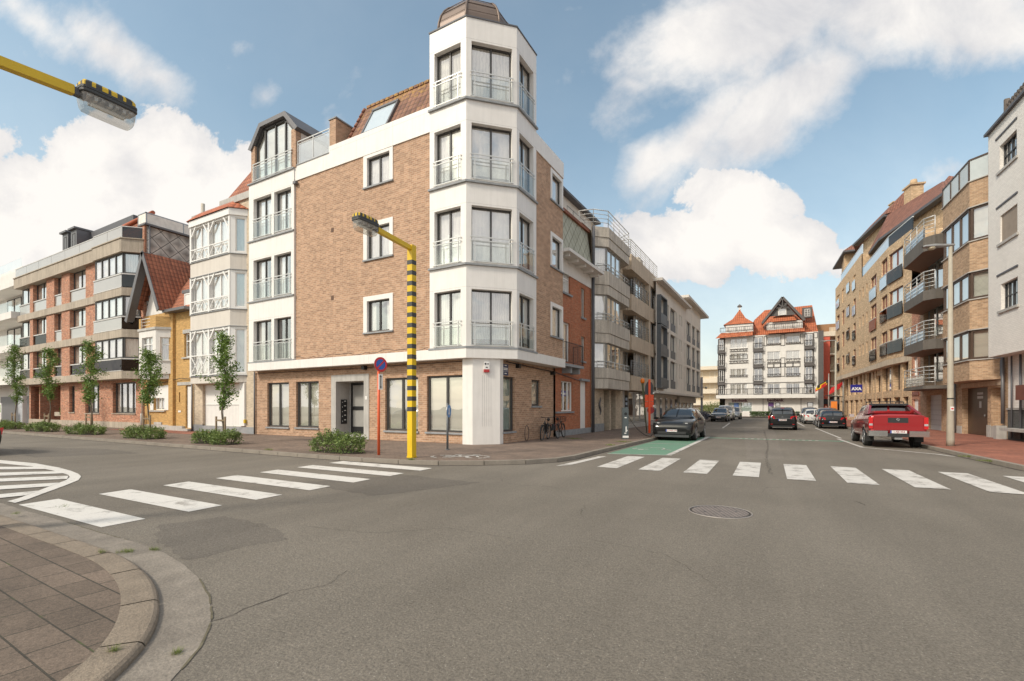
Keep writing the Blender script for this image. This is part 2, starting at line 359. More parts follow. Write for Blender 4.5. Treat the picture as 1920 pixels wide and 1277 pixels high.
# ---------------------------------------------------------------- material list
Bk1=brick('tan_brick',(.47,.285,.18),(.36,.21,.13),(.53,.40,.30),bw=.24,bh=.078,ms=.012,stain=.2,vary=1.3,c3=(.55,.37,.25))
Bred=brick('mottled_red_brick',(.52,.195,.10),(.34,.125,.075),(.44,.33,.25),stain=.2,vary=1.7,c3=(.58,.38,.26),bw=.24,bh=.075,ms=.011)
Borg=brick('orange_brick',(.50,.19,.095),(.40,.14,.07),(.36,.20,.12),stain=.25,bh=.055,c3=(.44,.11,.045))
Byel=brick('ochre_brick',(.62,.38,.135),(.52,.30,.10),(.44,.30,.14),stain=.2,bh=.055)
Bcrm=brick('cream_brick',(.60,.50,.38),(.52,.43,.32),(.55,.47,.37),stain=.25,bh=.06)
Bbrn=brick('brown_tan_brick',(.47,.31,.19),(.37,.23,.135),(.50,.40,.30),stain=.22,bh=.065,vary=1.3,c3=(.54,.38,.25))
Bsnd=brick('sand_brick',(.66,.48,.30),(.52,.36,.21),(.58,.47,.34),bw=.26,bh=.085,stain=.2,vary=1.4,c3=(.46,.30,.18))
Bwht=brick('white_painted_brick',(.84,.80,.75),(.80,.76,.71),(.68,.65,.61),stain=.12,bh=.07,vary=.25)
Bblk=brick('dark_grey_brick',(.09,.09,.09),(.07,.07,.07),(.13,.13,.12))
WH=plain('white_panel',(.80,.765,.725),.5,var=.04,scale=1.5,streak=.13)
WR=plain('white_render',(.74,.71,.67),.8,var=.05,scale=1.2,streak=.12)
CON=plain('weathered_concrete',(.47,.40,.32),.85,var=.12,scale=.9,streak=.55,fine=30,bump=.2)
CON2=plain('grey_brown_concrete',(.60,.54,.46),.85,var=.12,scale=.9,streak=.7,fine=25,bump=.2)
COT=plain('tan_concrete',(.60,.49,.37),.85,var=.1,scale=.9,streak=.5,fine=25)
GRP=plain('beige_grey_render',(.76,.70,.62),.85,var=.06,scale=.7,streak=.3)
BGE=plain('beige_render',(.66,.61,.55),.85,var=.06,scale=.8,streak=.18)
STN=plain('blue_stone',(.30,.31,.32),.7,var=.15,scale=4,fine=40)
STL=plain('light_stone',(.46,.44,.41),.75,var=.12,scale=2,streak=.3)
DK=plain('dark_window_frame',(.06,.056,.053),.45,var=.1)
BRN=plain('brown_window_frame',(.075,.045,.03),.5,var=.15)
BRD=plain('redbrown_window_frame',(.17,.055,.035),.5,var=.15)
WFM=plain('white_window_frame',(.80,.78,.75),.4,var=.02)
ZNC=plain('grey_zinc',(.155,.15,.155),.5,.3,var=.1,scale=1)
ZND=plain('dark_grey_cladding',(.10,.10,.11),.6,var=.1)
BZN=plain('brown_zinc',(.17,.125,.10),.45,.35,var=.08,scale=1)
STEEL=plain('grey_steel',(.36,.36,.36),.35,.7,var=.05)
RAILW=plain('pale_painted_rail',(.62,.62,.60),.35,.25,var=.03)
BLK=plain('black_paint',(.015,.015,.016),.4,var=.1)
RUB=plain('black_rubber',(.018,.018,.018),.8,var=.2,scale=10)
DARK=plain('dark_interior',(.03,.028,.026),.9)
TL1=tiles('mossy_brown_tiles',(.34,.17,.105),(.20,.095,.065),moss=(15.7,17.4),w=.30,h=.36)
TL2=tiles('orange_tiles',(.45,.16,.082),(.33,.115,.06),w=.24,h=.34)
TL3=tiles('bright_orange_tiles',(.56,.165,.07),(.46,.135,.06),w=.3,h=.4)
TL4=tiles('dark_red_brown_tiles',(.31,.135,.09),(.23,.10,.068),w=.2,h=.25)
GL=glassm('window_glass',(.95,.96,.955),.27,1.6)
GLC=glassm('clear_glass_panel',(.97,.985,.975),.035,.7)
GLM=glassm('milky_glass_panel',(.88,.90,.89),.25,1.2,rough=.12)
GLK=glassm('smoked_glass_panel',(.24,.18,.14),.035,.45)
GLG=plain('frosted_grey_glass',(.42,.41,.39),.12,0,var=.05,scale=.6,spec=.7)
GLB=plain('frosted_blue_glass',(.46,.58,.70),.18,0,var=.05,scale=.6,spec=.8)
C1=curtainm('sheer_curtain',(.80,.77,.73),30,.10)
C2m=curtainm('pleated_curtain',(.70,.66,.60),44,.25)
C3m=curtainm('roller_blind',(.66,.63,.55),9,.10,True)
C4m=curtainm('vertical_blind',(.70,.66,.60),62,.20)
CG=curtainm('greenish_blind',(.55,.63,.56),30,.12)
CUR={'s':C1,'p':C2m,'b':C3m,'v':C4m,'g':CG,'bl':plain('pale_blue_blind',(.50,.62,.72),.5,var=.05)}
# ---------------------------------------------------------------- walls and windows
def wall(mb,fr,u0,u1,z0,z1,holes,d=0.0,dep=.22,mi=0,rmi=None):
    """front of a wall with real openings and their reveals; holes=(u0,u1,z0,z1)"""
    us=sorted({u0,u1,*[h[0] for h in holes if u0<h[0]<u1],*[h[1] for h in holes if u0<h[1]<u1]}); zs=sorted({z0,z1,*[h[2] for h in holes if z0<h[2]<z1],*[h[3] for h in holes if z0<h[3]<z1]})
    for a,b in zip(us,us[1:]):
        if b-a<1e-4: continue
        run=None
        for c,e in zip(zs,zs[1:]):
            m=((a+b)/2,(c+e)/2); inside=any(h[0]<m[0]<h[1] and h[2]<m[1]<h[3] for h in holes)
            if inside:
                if run is not None: mb.face([fr.P(a,d,run),fr.P(b,d,run),fr.P(b,d,c),fr.P(a,d,c)],mi); run=None
            elif run is None: run=c
        if run is not None: mb.face([fr.P(a,d,run),fr.P(b,d,run),fr.P(b,d,z1),fr.P(a,d,z1)],mi)
    r=mi if rmi is None else rmi
    for h in holes:
        a,b,c,e=h[:4]; i=d-dep
        mb.face([fr.P(a,d,c),fr.P(a,d,e),fr.P(a,i,e),fr.P(a,i,c)],r); mb.face([fr.P(b,d,e),fr.P(b,d,c),fr.P(b,i,c),fr.P(b,i,e)],r)
        mb.face([fr.P(a,d,e),fr.P(b,d,e),fr.P(b,i,e),fr.P(a,i,e)],r); mb.face([fr.P(b,d,c),fr.P(a,d,c),fr.P(a,i,c),fr.P(b,i,c)],r)
def window(rt,fr,h,d=0.0,dep=.16,n=2,fm=None,cur='s',fw=.058,sill=None,cfrac=(0,1),trans=0,name='window',glass=None,th=.06,cz=None,depth2=.05,bars=None,lab=None):
    """frame with its own mullions, pane and curtain; d is the wall face, dep how far the frame sits back"""
    a,b,c,e=h; fm=fm or DK; m=MB(); o=d-dep; i=o-th
    m.box(fr,a,b,i,o,c,c+fw); m.box(fr,a,b,i,o,e-fw,e); m.box(fr,a,a+fw,i,o,c+fw,e-fw); m.box(fr,b-fw,b,i,o,c+fw,e-fw)
    for k in range(1,n): u=a+(b-a)*k/n; m.box(fr,u-fw*.62,u+fw*.62,i-.004,o+.004,c+fw,e-fw)
    if trans: z=c+(e-c)*trans; m.box(fr,a+fw,b-fw,i-.002,o+.002,z-fw*.5,z+fw*.5)
    if bars:
        nu,nz=bars; t=.018
        for k in range(1,nu): u=a+(b-a)*k/nu; m.box(fr,u-t,u+t,i+.01,o+.006,c+fw,e-fw)
        for k in range(1,nz): z=c+(e-c)*k/nz; m.box(fr,a+fw,b-fw,i+.012,o+.008,z-t,z+t)
    w=m.build(name,fm,rt,lab)
    g=MB(); y=i+.02; g.face([fr.P(a+fw*.5,y,c+fw*.5),fr.P(b-fw*.5,y,c+fw*.5),fr.P(b-fw*.5,y,e-fw*.5),fr.P(a+fw*.5,y,e-fw*.5)]); g.build('pane',glass or GL,w)
    if cur:
        q=MB(); y=i-depth2; c0=c-.05; 
        if cz: c0=c+(e-c)*cz
        if cur=='o':
            wd=(b-a); 
            for (p0,p1) in ((0,.26),(.74,1)): q.face([fr.P(a+wd*p0,y,c-.05),fr.P(a+wd*p1,y,c-.05),fr.P(a+wd*p1,y,e+.05),fr.P(a+wd*p0,y,e+.05)])
            q.build('curtain',CUR['p'],w)
        else:
            p0=a-.1+(b-a+.2)*cfrac[0]; p1=a-.1+(b-a+.2)*cfrac[1]
            q.face([fr.P(p0,y,c0),fr.P(p1,y,c0),fr.P(p1,y,e+.06),fr.P(p0,y,e+.06)]); q.build('curtain',CUR[cur],w)
    if sill:
        s=MB(); s.box(fr,a-.06,b+.06,i+.01,d+.06,c-.06,c-.003); s.build('sill',sill,w)
    return w
def juliet(rt,fr,a,b,z0,zt,d,posts=(0.1,.9),glass=None,gap=.14,frame=None,bar=.03):
    """top rail, second rail, posts, and a glass panel as a sub-part"""
    m=MB(); f=frame or RAILW
    m.box(fr,a,b,d-bar,d,zt-bar,zt+.012); m.box(fr,a,b,d-bar,d,zt-gap-bar,zt-gap); m.box(fr,a,b,d-bar,d,z0+.03,z0+.03+bar)
    for p in posts: u=a+(b-a)*p; m.box(fr,u-bar*.6,u+bar*.6,d-bar-.004,d+.004,z0,zt)
    r=m.build('railing',f,rt)
    g=MB(); g.box(fr,a+.02,b-.02,d-bar*.7,d-bar*.4,z0+.07,zt-gap-bar); g.build('glass_panel',glass or GLC,r)
    return r
def barrail(rt,path,z0,z1,nb=5,frame=None,posts=1.1,r=.018,name='railing',bal=0,closed=False):
    """rail with horizontal bars (or upright balusters when bal>0) along a path of (x,y)"""
    m=MB(); P=[Vector((p[0],p[1],0)) for p in path]
    for a,b in zip(P,P[1:]):
        L=(b-a).length; zs=[z1] if bal else [z0+(z1-z0)*k/nb for k in range(1,nb+1)]
        if bal: zs.append(z0+.06)
        for z in zs: m.tube([(a.x,a.y,z),(b.x,b.y,z)],r*(1.3 if z==z1 else .8),6)
        n=max(1,round(L/posts))
        for k in range(n+1): q=a+(b-a)*k/n; m.tube([(q.x,q.y,z0),(q.x,q.y,z1)],r,6)
        if bal:
            nb2=max(1,round(L/bal))
            for k in range(nb2): q=a+(b-a)*(k+.5)/nb2; m.tube([(q.x,q.y,z0+.06),(q.x,q.y,z1)],r*.5,4)
    return m.build(name,frame or STEEL,rt)
# ---------------------------------------------------------------- ground
def G(px,py,z=0.0):
    """point of the ground seen at a place of the photograph"""
    D=F0*(EYE-z)/(py-HZ); k=(px-960)/F0; ca,sa=math.cos(ya),math.sin(ya); return (D*(-sa+k*ca),D*(ca+k*sa))
def poly(name,pts,z,mat): m=MB(); m.face([(p[0],p[1],z) for p in pts]); return m.build(name,mat)
def offs(path,d):
    """path shifted to its left by d"""
    o=[]; n=len(path)
    for i in range(n):
        a=Vector(path[max(i-1,0)]); b=Vector(path[min(i+1,n-1)]); t=(b-a).normalized(); o.append((path[i][0]-t.y*d,path[i][1]+t.x*d))
    return o
def resample(path,L):
    out=[]; P=[Vector(p) for p in path]
    for a,b in zip(P,P[1:]):
        n=max(1,round((b-a).length/L)); out+=[tuple(a+(b-a)*k/n) for k in range(n)]
    return out+[tuple(P[-1])]
def stripmesh(m,path,d0,d1,z0,z1,gap=0,mi=0):
    A=offs(path,d0); B=offs(path,d1)
    for i in range(len(path)-1):
        a0,a1,b0,b1=[Vector(x) for x in (A[i],A[i+1],B[i],B[i+1])]
        if gap: t=(a1-a0).normalized()*gap/2; a0=a0+t; b0=b0+t; a1=a1-t; b1=b1-t
        q=[(p.x,p.y) for p in (a0,a1,b1,b0)]
        if z0==z1: m.face([(x,y,z0) for x,y in q],mi)
        else:
            if (d1>d0)==False: q=q[::-1]
            m.prism(q,z0,z1,mi,bot=False)
def asphalt():
    k=NT('worn_asphalt'); tc=k.n('ShaderNodeTexCoord'); v=tc.outputs['Object']
    base=k.ramp(k.noise(v,.22,7,.6),(.163,.143,.119),(.207,.183,.154),.35,.65)
    sp=k.noise(v,48,5,.85); base=k.mix(1,base,k.ramp(sp,(.50,.50,.50),(1.50,1.48,1.44),.34,.68),'MULTIPLY'); base=k.mix(.8,base,k.ramp(k.noise(v,14,5,.8),(.84,.84,.84),(1.16,1.16,1.15),.35,.65),'MULTIPLY')
    vo=k.n('ShaderNodeTexVoronoi'); k.l(v,vo.inputs['Vector']); vo.inputs['Scale'].default_value=38
    st=k.n('ShaderNodeMapRange'); k.l(vo.outputs['Distance'],st.inputs[0]); st.inputs[1].default_value=.10; st.inputs[2].default_value=.22; st.inputs[3].default_value=1; st.inputs[4].default_value=0
    wn=k.n('ShaderNodeTexWhiteNoise'); k.l(vo.outputs['Position'],wn.inputs['Vector']); sel=k.math('GREATER_THAN',wn.outputs['Value'],.80)
    base=k.mix(k.math('MULTIPLY',k.math('MULTIPLY',st.outputs[0],sel),.75),base,(.42,.39,.34))
    sel2=k.math('LESS_THAN',wn.outputs['Value'],.16); base=k.mix(k.math('MULTIPLY',k.math('MULTIPLY',st.outputs[0],sel2),.6),base,(.05,.045,.04))
    # lengthwise wheel polish and darker worn patches
    mp=k.n('ShaderNodeMapping'); k.l(v,mp.inputs[0]); mp.inputs['Scale'].default_value=(.35,.05,1); base=k.mix(.45,base,k.ramp(k.noise(mp.outputs[0],3,5),(.84,.84,.84),(1.10,1.10,1.10),.4,.6),'MULTIPLY')
    # thin cracks
    dv=k.n('ShaderNodeTexVoronoi',feature='DISTANCE_TO_EDGE'); dm=k.n('ShaderNodeMixRGB'); dm.inputs[0].default_value=.35; k.l(v,dm.inputs[1]); nn=k.n('ShaderNodeTexNoise'); k.l(v,nn.inputs['Vector']); nn.inputs['Scale'].default_value=1.1; nn.inputs['Detail'].default_value=6; k.l(nn.outputs['Color'],dm.inputs[2]); k.l(dm.outputs[0],dv.inputs['Vector']); dv.inputs['Scale'].default_value=.42
    ck=k.n('ShaderNodeMapRange'); k.l(dv.outputs['Distance'],ck.inputs[0]); ck.inputs[1].default_value=.0; ck.inputs[2].default_value=.0035; ck.inputs[3].default_value=1; ck.inputs[4].default_value=0
    cm=k.n('ShaderNodeMapRange'); k.l(k.noise(v,.35,3),cm.inputs[0]); cm.inputs[1].default_value=.52; cm.inputs[2].default_value=.60; base=k.mix(k.math('MULTIPLY',k.math('MULTIPLY',ck.outputs[0],cm.outputs[0]),.6),base,(.05,.043,.036))
    k.l(base,k.b.inputs['Base Color']); k.b.inputs['Roughness'].default_value=.82; k.b.inputs['Specular IOR Level'].default_value=.35
    k.bump(k.math('ADD',sp,k.noise(v,24,3)),.8,.010); return k.m
def pavers(name,c1,c2,mortar,bw,bh,rot=0,off=.5,ms=.006,moss=0):
    k=NT(name); tc=k.n('ShaderNodeTexCoord'); v=tc.outputs['Object']; mp=k.n('ShaderNodeMapping'); k.l(v,mp.inputs[0]); mp.inputs['Rotation'].default_value=(0,0,R_(rot))
    b=k.n('ShaderNodeTexBrick'); k.l(mp.outputs[0],b.inputs['Vector']); b.inputs['Scale'].default_value=1; b.inputs['Brick Width'].default_value=bw; b.inputs['Row Height'].default_value=bh; b.inputs['Mortar Size'].default_value=ms; b.inputs['Mortar Smooth'].default_value=.3; b.offset=off
    b.inputs['Color1'].default_value=(*c1,1); b.inputs['Color2'].default_value=(*c2,1); b.inputs['Mortar'].default_value=(*mortar,1)
    col=k.mix(.8,b.outputs['Color'],k.ramp(k.noise(v,.9,8,.65),(.66,.65,.64),(1.25,1.22,1.2),.32,.68),'MULTIPLY')
    col=k.mix(.9,col,k.ramp(k.noise(v,50,5,.85),(.50,.50,.50),(1.5,1.48,1.44),.34,.68),'MULTIPLY')
    if moss:
        f=k.n('ShaderNodeMapRange'); k.l(k.noise(v,1.3,6),f.inputs[0]); f.inputs[1].default_value=.58; f.inputs[2].default_value=.68; f.inputs[4].default_value=moss
        col=k.mix(k.math('MULTIPLY',f.outputs[0],b.outputs['Fac']),col,(.10,.13,.03))
    k.l(col,k.b.inputs['Base Color']); k.b.inputs['Roughness'].default_value=.9
    k.bump(k.math('SUBTRACT',k.math('MULTIPLY',k.noise(v,80,4),.5),b.outputs['Fac']),.6,.01); return k.m
def paint(name,c,worn=.5,ctr=.56):
    k=NT(name); tc=k.n('ShaderNodeTexCoord'); v=tc.outputs['Object']
    f=k.n('ShaderNodeMapRange'); k.l(k.math('ADD',k.math('MULTIPLY',k.noise(v,2.2,9,.72),.8),k.math('MULTIPLY',k.noise(v,60,3,.7),.2)),f.inputs[0]); f.inputs[1].default_value=ctr; f.inputs[2].default_value=ctr+.10; f.inputs[4].default_value=worn
    mp=k.n('ShaderNodeMapping'); k.l(v,mp.inputs[0]); mp.inputs['Scale'].default_value=(1.2,6,1); mp.inputs['Rotation'].default_value=(0,0,R_(35))
    f2=k.n('ShaderNodeMapRange'); k.l(k.noise(mp.outputs[0],2.5,7,.7),f2.inputs[0]); f2.inputs[1].default_value=.60; f2.inputs[2].default_value=.72; f2.inputs[4].default_value=worn*.6
    col=k.mix(f.outputs[0],c,(.20,.175,.15)); col=k.mix(f2.outputs[0],col,(.16,.14,.12)); col=k.mix(.6,col,k.ramp(k.noise(v,70,2,.6),(.85,.85,.85),(1.08,1.08,1.08)),'MULTIPLY')
    k.l(col,k.b.inputs['Base Color']); k.b.inputs['Roughness'].default_value=.65; k.bump(k.noise(v,80,3),.3,.004); return k.m
ASP=asphalt(); PW=paint('white_road_paint',(.66,.63,.585),.75,.53); PWn=paint('worn_white_paint',(.60,.57,.53),.85,.50); PG=paint('green_road_paint',(.135,.265,.18),.7,.55)
PVB=pavers('brown_pavers',(.225,.165,.130),(.175,.130,.103),(.095,.075,.06),.215,.11,0,.5,.006)
PVR=pavers('red_pavers',(.36,.135,.085),(.28,.105,.07),(.13,.075,.055),.215,.11,90,.5,.006)
PVS=pavers('brown_grey_slabs',(.180,.138,.108),(.122,.094,.073),(.055,.048,.036),.45,.25,1.5,.5,.007,.8)
KB=plain('kerb_concrete',(.27,.235,.195),.9,var=.14,scale=2,fine=70,bump=.4); KA=plain('exposed_aggregate_kerb',(.25,.20,.15),.85,var=.16,scale=3,fine=48,bump=1.0); GU=plain('gutter_concrete',(.245,.212,.176),.9,var=.25,scale=2.5,fine=42,bump=1.0)
struct(poly('ground',[(-1200,-1200),(1200,-1200),(1200,1500),(-1200,1500)],-.06,plain('distant_ground',(.16,.15,.12),.95)))
struct(poly('road',[(-140,-60),(90,-60),(90,150),(-140,150)],0,ASP))
nw=[(-130,10.15),(-40,10.15),(-22,10.1),(-12.8,10.1),(-10.9,10.15),(-9.6,10.3),(-8.4,10.62),(-7.3,11.3),(-6.4,12.1),(-5.8,13.0),(-5.62,14),(-5.62,16.2),(-5.56,20),(-5.42,25.5),(-5.25,38.2),(-5.5,38.9),(-7.1,39.6),(-7.05,56),(-6.9,76),(-8,78.5),(-11,80)]
ne=[(3.2,76),(3.5,62),(3.95,52),(4.5,40),(4.85,30),(5.05,24),(5.2,21.1),(5.46,17.2),(5.9,15.4),(6.9,13.6),(8.6,12.2),(11,11.5),(14,11.3),(90,11.3)]
sw=[(-3.0,-58),(-3.0,-1),(-3.02,0),(-3.1,.6),(-3.3,1.08),(-3.62,1.46),(-3.98,1.74),(-4.45,1.98),(-5.05,2.2),(-5.7,2.34),(-6.4,2.42),(-8.4,2.42),(-130,2.42)]
PH=.12
def pavement(name,kerb,back,mat,h=PH,kw=.15,inner=None):
    kp=resample(kerb,1.0); m=MB(); stripmesh(m,kp,0,kw,-.04,h,gap=.022); struct(m.build('kerb',KB))
    m=MB(); stripmesh(m,kp,-.09,0,.003,.003); struct(m.build('gutter',plain('dirty_gutter_line',(.075,.062,.05),.95,fine=40)))
    ip=offs(kp,kw); pts=[(p[0],p[1]) for p in ip]+back; m=MB(); m.face([(p[0],p[1],h-.004) for p in pts]); return struct(m.build(name,mat))
pavement('pavement',nw,[(-14,80),(-14,60),(-10.5,22.6),(-12,17),(-26,16.5),(-130,16.5)],PVB)
pavement('pavement',ne,[(90,40),(14,40),(6,76)],PVR)
def smoothpath(P,n=3):
    for _ in range(n):
        Q=[P[0]]
        for a,b in zip(P,P[1:]): Q+=[(a[0]*.75+b[0]*.25,a[1]*.75+b[1]*.25),(a[0]*.25+b[0]*.75,a[1]*.25+b[1]*.75)]
        P=Q+[P[-1]]
    return P
kp=[p for p in resample(smoothpath(sw,3),.07) if p[1]>-14 and p[0]>-60]; m=MB(); SEC=[(0,-.03),(0,.022),(.012,.04),(.035,.052),(.07,.055),(.25,.055),(.25,.03)]
RS=[offs(kp,d) for d,z in SEC]; rnd=random.Random(4); br=0
for i in range(len(kp)-1):
    if i==br+12: br=i+rnd.choice((0,1)); jj=rnd.uniform(-.003,.003)
    g=.10 if i in (br,) else 0
    for k in range(len(SEC)-1):
        a=Vector((*RS[k][i],SEC[k][1])); b=Vector((*RS[k][i+1],SEC[k][1])); c=Vector((*RS[k+1][i+1],SEC[k+1][1])); d=Vector((*RS[k+1][i],SEC[k+1][1]))
        if g: a=a.lerp(b,.25); d=d.lerp(c,.25)
        m.face([a,b,c,d],0,True)
struct(m.build('kerb',KA)); m=MB(); A_=offs(kp,.02); w_=.34; ed=[]
for i in range(len(kp)): w_=.34+.008*math.sin(i*.17)+.004*math.sin(i*.9)+rnd.uniform(-.003,.003); ed.append(w_)
O_=[offs(kp,-e)[i] if False else None for i,e in enumerate(ed[:0])]
nn=offs(kp,-1.0)
for i in range(len(kp)-1):
    o0=(kp[i][0]+(nn[i][0]-kp[i][0])*ed[i],kp[i][1]+(nn[i][1]-kp[i][1])*ed[i]); o1=(kp[i+1][0]+(nn[i+1][0]-kp[i+1][0])*ed[i+1],kp[i+1][1]+(nn[i+1][1]-kp[i+1][1])*ed[i+1]); m.face([(*A_[i],.0035),(*A_[i+1],.0035),(*o1,.005),(*o0,.005)])
struct(m.build('gutter',GU))
m=MB()
for i in range(len(kp)-1):
    if kp[i][0]<-14 or math.sin(i*.11+1)+math.sin(i*.37)*.6+rnd.uniform(-.5,.5)<.35: continue
    for q in (ed[i],ed[i]+.012+.01*math.sin(i*.8)):
        pass
    o0=[(kp[j][0]+(nn[j][0]-kp[j][0])*(ed[j]+e),kp[j][1]+(nn[j][1]-kp[j][1])*(ed[j]+e)) for j,e in ((i,-.004),(i+1,-.004),(i+1,.008+.006*abs(math.sin(i*.9))),(i,.008+.006*abs(math.sin(i*.9-.9))))]; m.face([(x,y,.0062) for x,y in o0])
struct(m.build('moss_line',plain('brown_moss',(.125,.108,.07),.95,var=.4,scale=14)),'stuff')
kp=resample(smoothpath(sw,3),.15); ip=offs(kp,.244); m=MB(); m.face([(p[0],p[1],.052) for p in ip]+[(-130,-58,.052)]); struct(m.build('pavement',PVS))
struct(poly('pavement',[(6.5,-58),(90,-58),(90,-4),(12,-4),(8,-6),(6.5,-9)],.1,PVS))
struct(poly('pavement',[(-26.5,14.2),(-26.5,16.15),(-40,16.15),(-40,14.6)],PH+.001,PVR))
struct(poly('pavement',[(-60,80),(60,84),(60,110),(-60,110)],.10,PVB))
# crossings
def mark(name,polys,mat=PW,z=.006):
    m=MB()
    for i,p in enumerate(polys): m.face([(q[0],q[1],z+.0005*i) for q in p])
    return struct(m.build(name,mat))
mark('zebra_crossing',[[(-11.15-.06*k,2.86+1.1*k),(-8.08,2.88+1.1*k),(-8.12,3.42+1.1*k),(-11.25-.05*k,3.40+1.1*k)] for k in range(7)])
zr=[]
for k in range(-3,6):
    x=-1.0+1.13*k; zr.append([(x,12.5),(x+.56,12.5),(x+.50,15.75),(x-.06,15.75)])
zr[-1]=[(4.62,12.6),(5.1,12.6),(5.1,15.6),(4.6,15.6)]
mark('zebra_crossing',zr,PWn)
mark('edge_line',[[G(1042,874),G(1070,872),G(1137,856),G(1122,856)]],PWn)
def line(pts,w):
    out=[]
    for a,b in zip(pts,pts[1:]):
        a=Vector(a);b=Vector(b);t=(b-a).normalized(); n=Vector((-t.y,t.x))*w/2; a=a-t*w*.0; out.append([tuple(a-n),tuple(b-n),tuple(b+n),tuple(a+n)])
    return out
OUTL=[((-30,860),(-30,866)),((0,863),(0,869)),((66,869),(60,875)),((110,877),(100,883)),((132,883),(118,888)),((147,889),(128,891)),((152,894),(131,895)),((147,901),(124,901)),((120,912),(100,910)),((90,923),(72,921)),((50,938),(36,935)),((28,944),(14,941))]
hz=line([(-45,5.3),(-22,5.02)],.16)+[[G(*a),G(*b),G(*c),G(*d)] for (a,d),(b,c) in zip(OUTL,OUTL[1:])]
ol=[((0,876),(84,876),(98,880),(0,881)),((0,887),(119,884),(126,888),(0,893)),((0,898),(128,893),(126,899),(0,904)),((0,912),(112,906),(92,913),(0,919)),((0,928),(74,921),(48,930),(0,935))]
for q in ol:
    a,b,c,d=[G(*p) for p in q]; e=lambda p,r:(r[0]+(r[0]-p[0])*1.5,r[1]+(r[1]-p[1])*1.5); hz.append([e(b,a),b,c,e(c,d)])
mark('hatched_island_marking',hz,PW)
mark('green_charging_bay',[[(-5.32,16.25),(-3.42,16.75),(-3.55,27.6),(-5.30,28.2)]],PG,.004)
mark('parking_line',line([(-3.32,16.65),(-3.45,28.0)],.19)+line([(-5.3,16.15),(-3.3,16.66)],.10)+[[(-5.2,21.6),(-3.55,21.9),(-3.55,21.98),(-5.2,21.68)]],PWn,.009)
mark('green_line',[[(-3.4,27.0),(2.85,27.3),(2.85,27.85),(-3.4,27.55)]],PG,.004)
m=MB()
for i in range(13): x=-1.9+i*.28; m.face([(x,27.3,.008),(x+.13,27.3,.008),(x+.16,27.6,.008),(x+.03,27.6,.008)])
struct(m.build('lettering_marking',PWn))
mark('parking_line',line([G(1571,823),G(1617,839),G(1757,852)],.14)+line([G(1757,852),(5.0,20.9)],.14)+line([(2.75,30),(2.35,44)],.12)+line([(1.75,47),(1.5,60)],.14)+line([(-5.1,39.3),(-3.9,40.0)],.14)+line([(-3.9,40),(-4.5,53)],.0+.14)+line([(-6.9,41.4),(-4.2,41.6)],.1)+line([(-4.5,51),(-6.9,50.6)],.12)+line([(-3.5,42.4),(-1.3,43.5)],.22)+line([(-6,73),(2.5,74)],.3),PWn,.007)
# charging symbol: car outline with plug, painted flat on the green bay
m=MB(); cx,cy=-4.3,18.5
def gl(pts,w=.06):
    for q in line([(cx+p[0],cy+p[1]) for p in pts],w): m.face([(p[0],p[1],.009) for p in q])
gl([(-.75,0),(-.7,.5),(-.35,.62),(-.2,1.0),(.2,1.0),(.35,.6)]); gl([(-.75,0),(-.1,0)]); gl([(.1,.35),(.45,.35),(.7,.1)]); gl([(-.5,-.1),(-.3,-.1)],.14); gl([(.35,.6),(.35,.15)])
struct(m.build('charging_symbol_marking',PWn))
# bicycle symbol painted on the pavement corner
m=MB(); bx,by=-8.55,11.9; e=Vector((.93,.36)); n_=Vector((-.36,.93))
def bp(u,v): q=Vector((bx,by))+e*u+n_*v; return (q.x,q.y,PH+.006)
for c in (-.55,.55):
    for i in range(14):
        if (i*7)%5==0: continue
        a0,a1=2*math.pi*i/14,2*math.pi*(i+.8)/14; m.face([bp(c+.3*math.cos(a0),.3*math.sin(a0)),bp(c+.3*math.cos(a1),.3*math.sin(a1)),bp(c+.4*math.cos(a1),.4*math.sin(a1)),bp(c+.4*math.cos(a0),.4*math.sin(a0))])
for (a,b) in (((-.55,0),(-.2,.45)),((-.2,.45),(.35,.45)),((-.2,.45),(.05,0)),((.05,0),(.4,.5)),((.55,0),(.35,.6)),((-.55,0),(.05,0)),((.25,.62),(.5,.62)),((-.32,.55),(-.1,.55))):
    a=Vector(a);b=Vector(b);t=(b-a).normalized();q=Vector((-t.y,t.x))*.045; m.face([bp(*(a-q)),bp(*(b-q)),bp(*(b+q)),bp(*(a+q))])
struct(m.build('bicycle_symbol_marking',PWn))
# patches, seams and cracks of the worn carriageway, plus one painted car shadow
def asph2(name,k_):
    m_=ASP.copy(); m_.name=name
    for n in m_.node_tree.nodes:
        if n.type=='VALTORGB' and abs(n.color_ramp.elements[0].color[0]-.163)<1e-3:
            for e in n.color_ramp.elements: e.color=(e.color[0]*k_,e.color[1]*k_,e.color[2]*k_*1.02,1)
    return m_
DP=asph2('dark_patch_and_car_shadow',.80); LP_=asph2('lighter_asphalt_patch',1.09)
def ragged(pts,amp=.03,st=.12,seed=1):
    r=random.Random(seed); out=[]; P=[Vector(p) for p in pts]+[Vector(pts[0])]
    for a,b in zip(P,P[1:]):
        n=max(1,int((b-a).length/st)); t=(b-a).normalized(); nn_=Vector((-t.y,t.x)); out+=[tuple(a+(b-a)*k/n+nn_*r.uniform(-amp,amp)) for k in range(n)]
    return out
for i,(pp,mt,am) in enumerate([([(300,985),(420,968),(500,985),(540,1010),(440,1030),(350,1050),(290,1010)],DP,.05),([(560,905),(760,890),(900,905),(700,930)],DP,.05),([(1395,800),(1450,800),(1470,860),(1400,862)],LP_,.02),([(20,838),(200,842),(260,850),(60,858)],DP,.1)]):  # last dark shape paints the left car's cast shadow onto the asphalt
    m=MB(); m.face([(x,y,.0018+.0004*i) for x,y in ragged([G(*q) for q in pp],am,.12,i)]); struct(m.build('patch_and_car_shadow',mt))
m=MB()
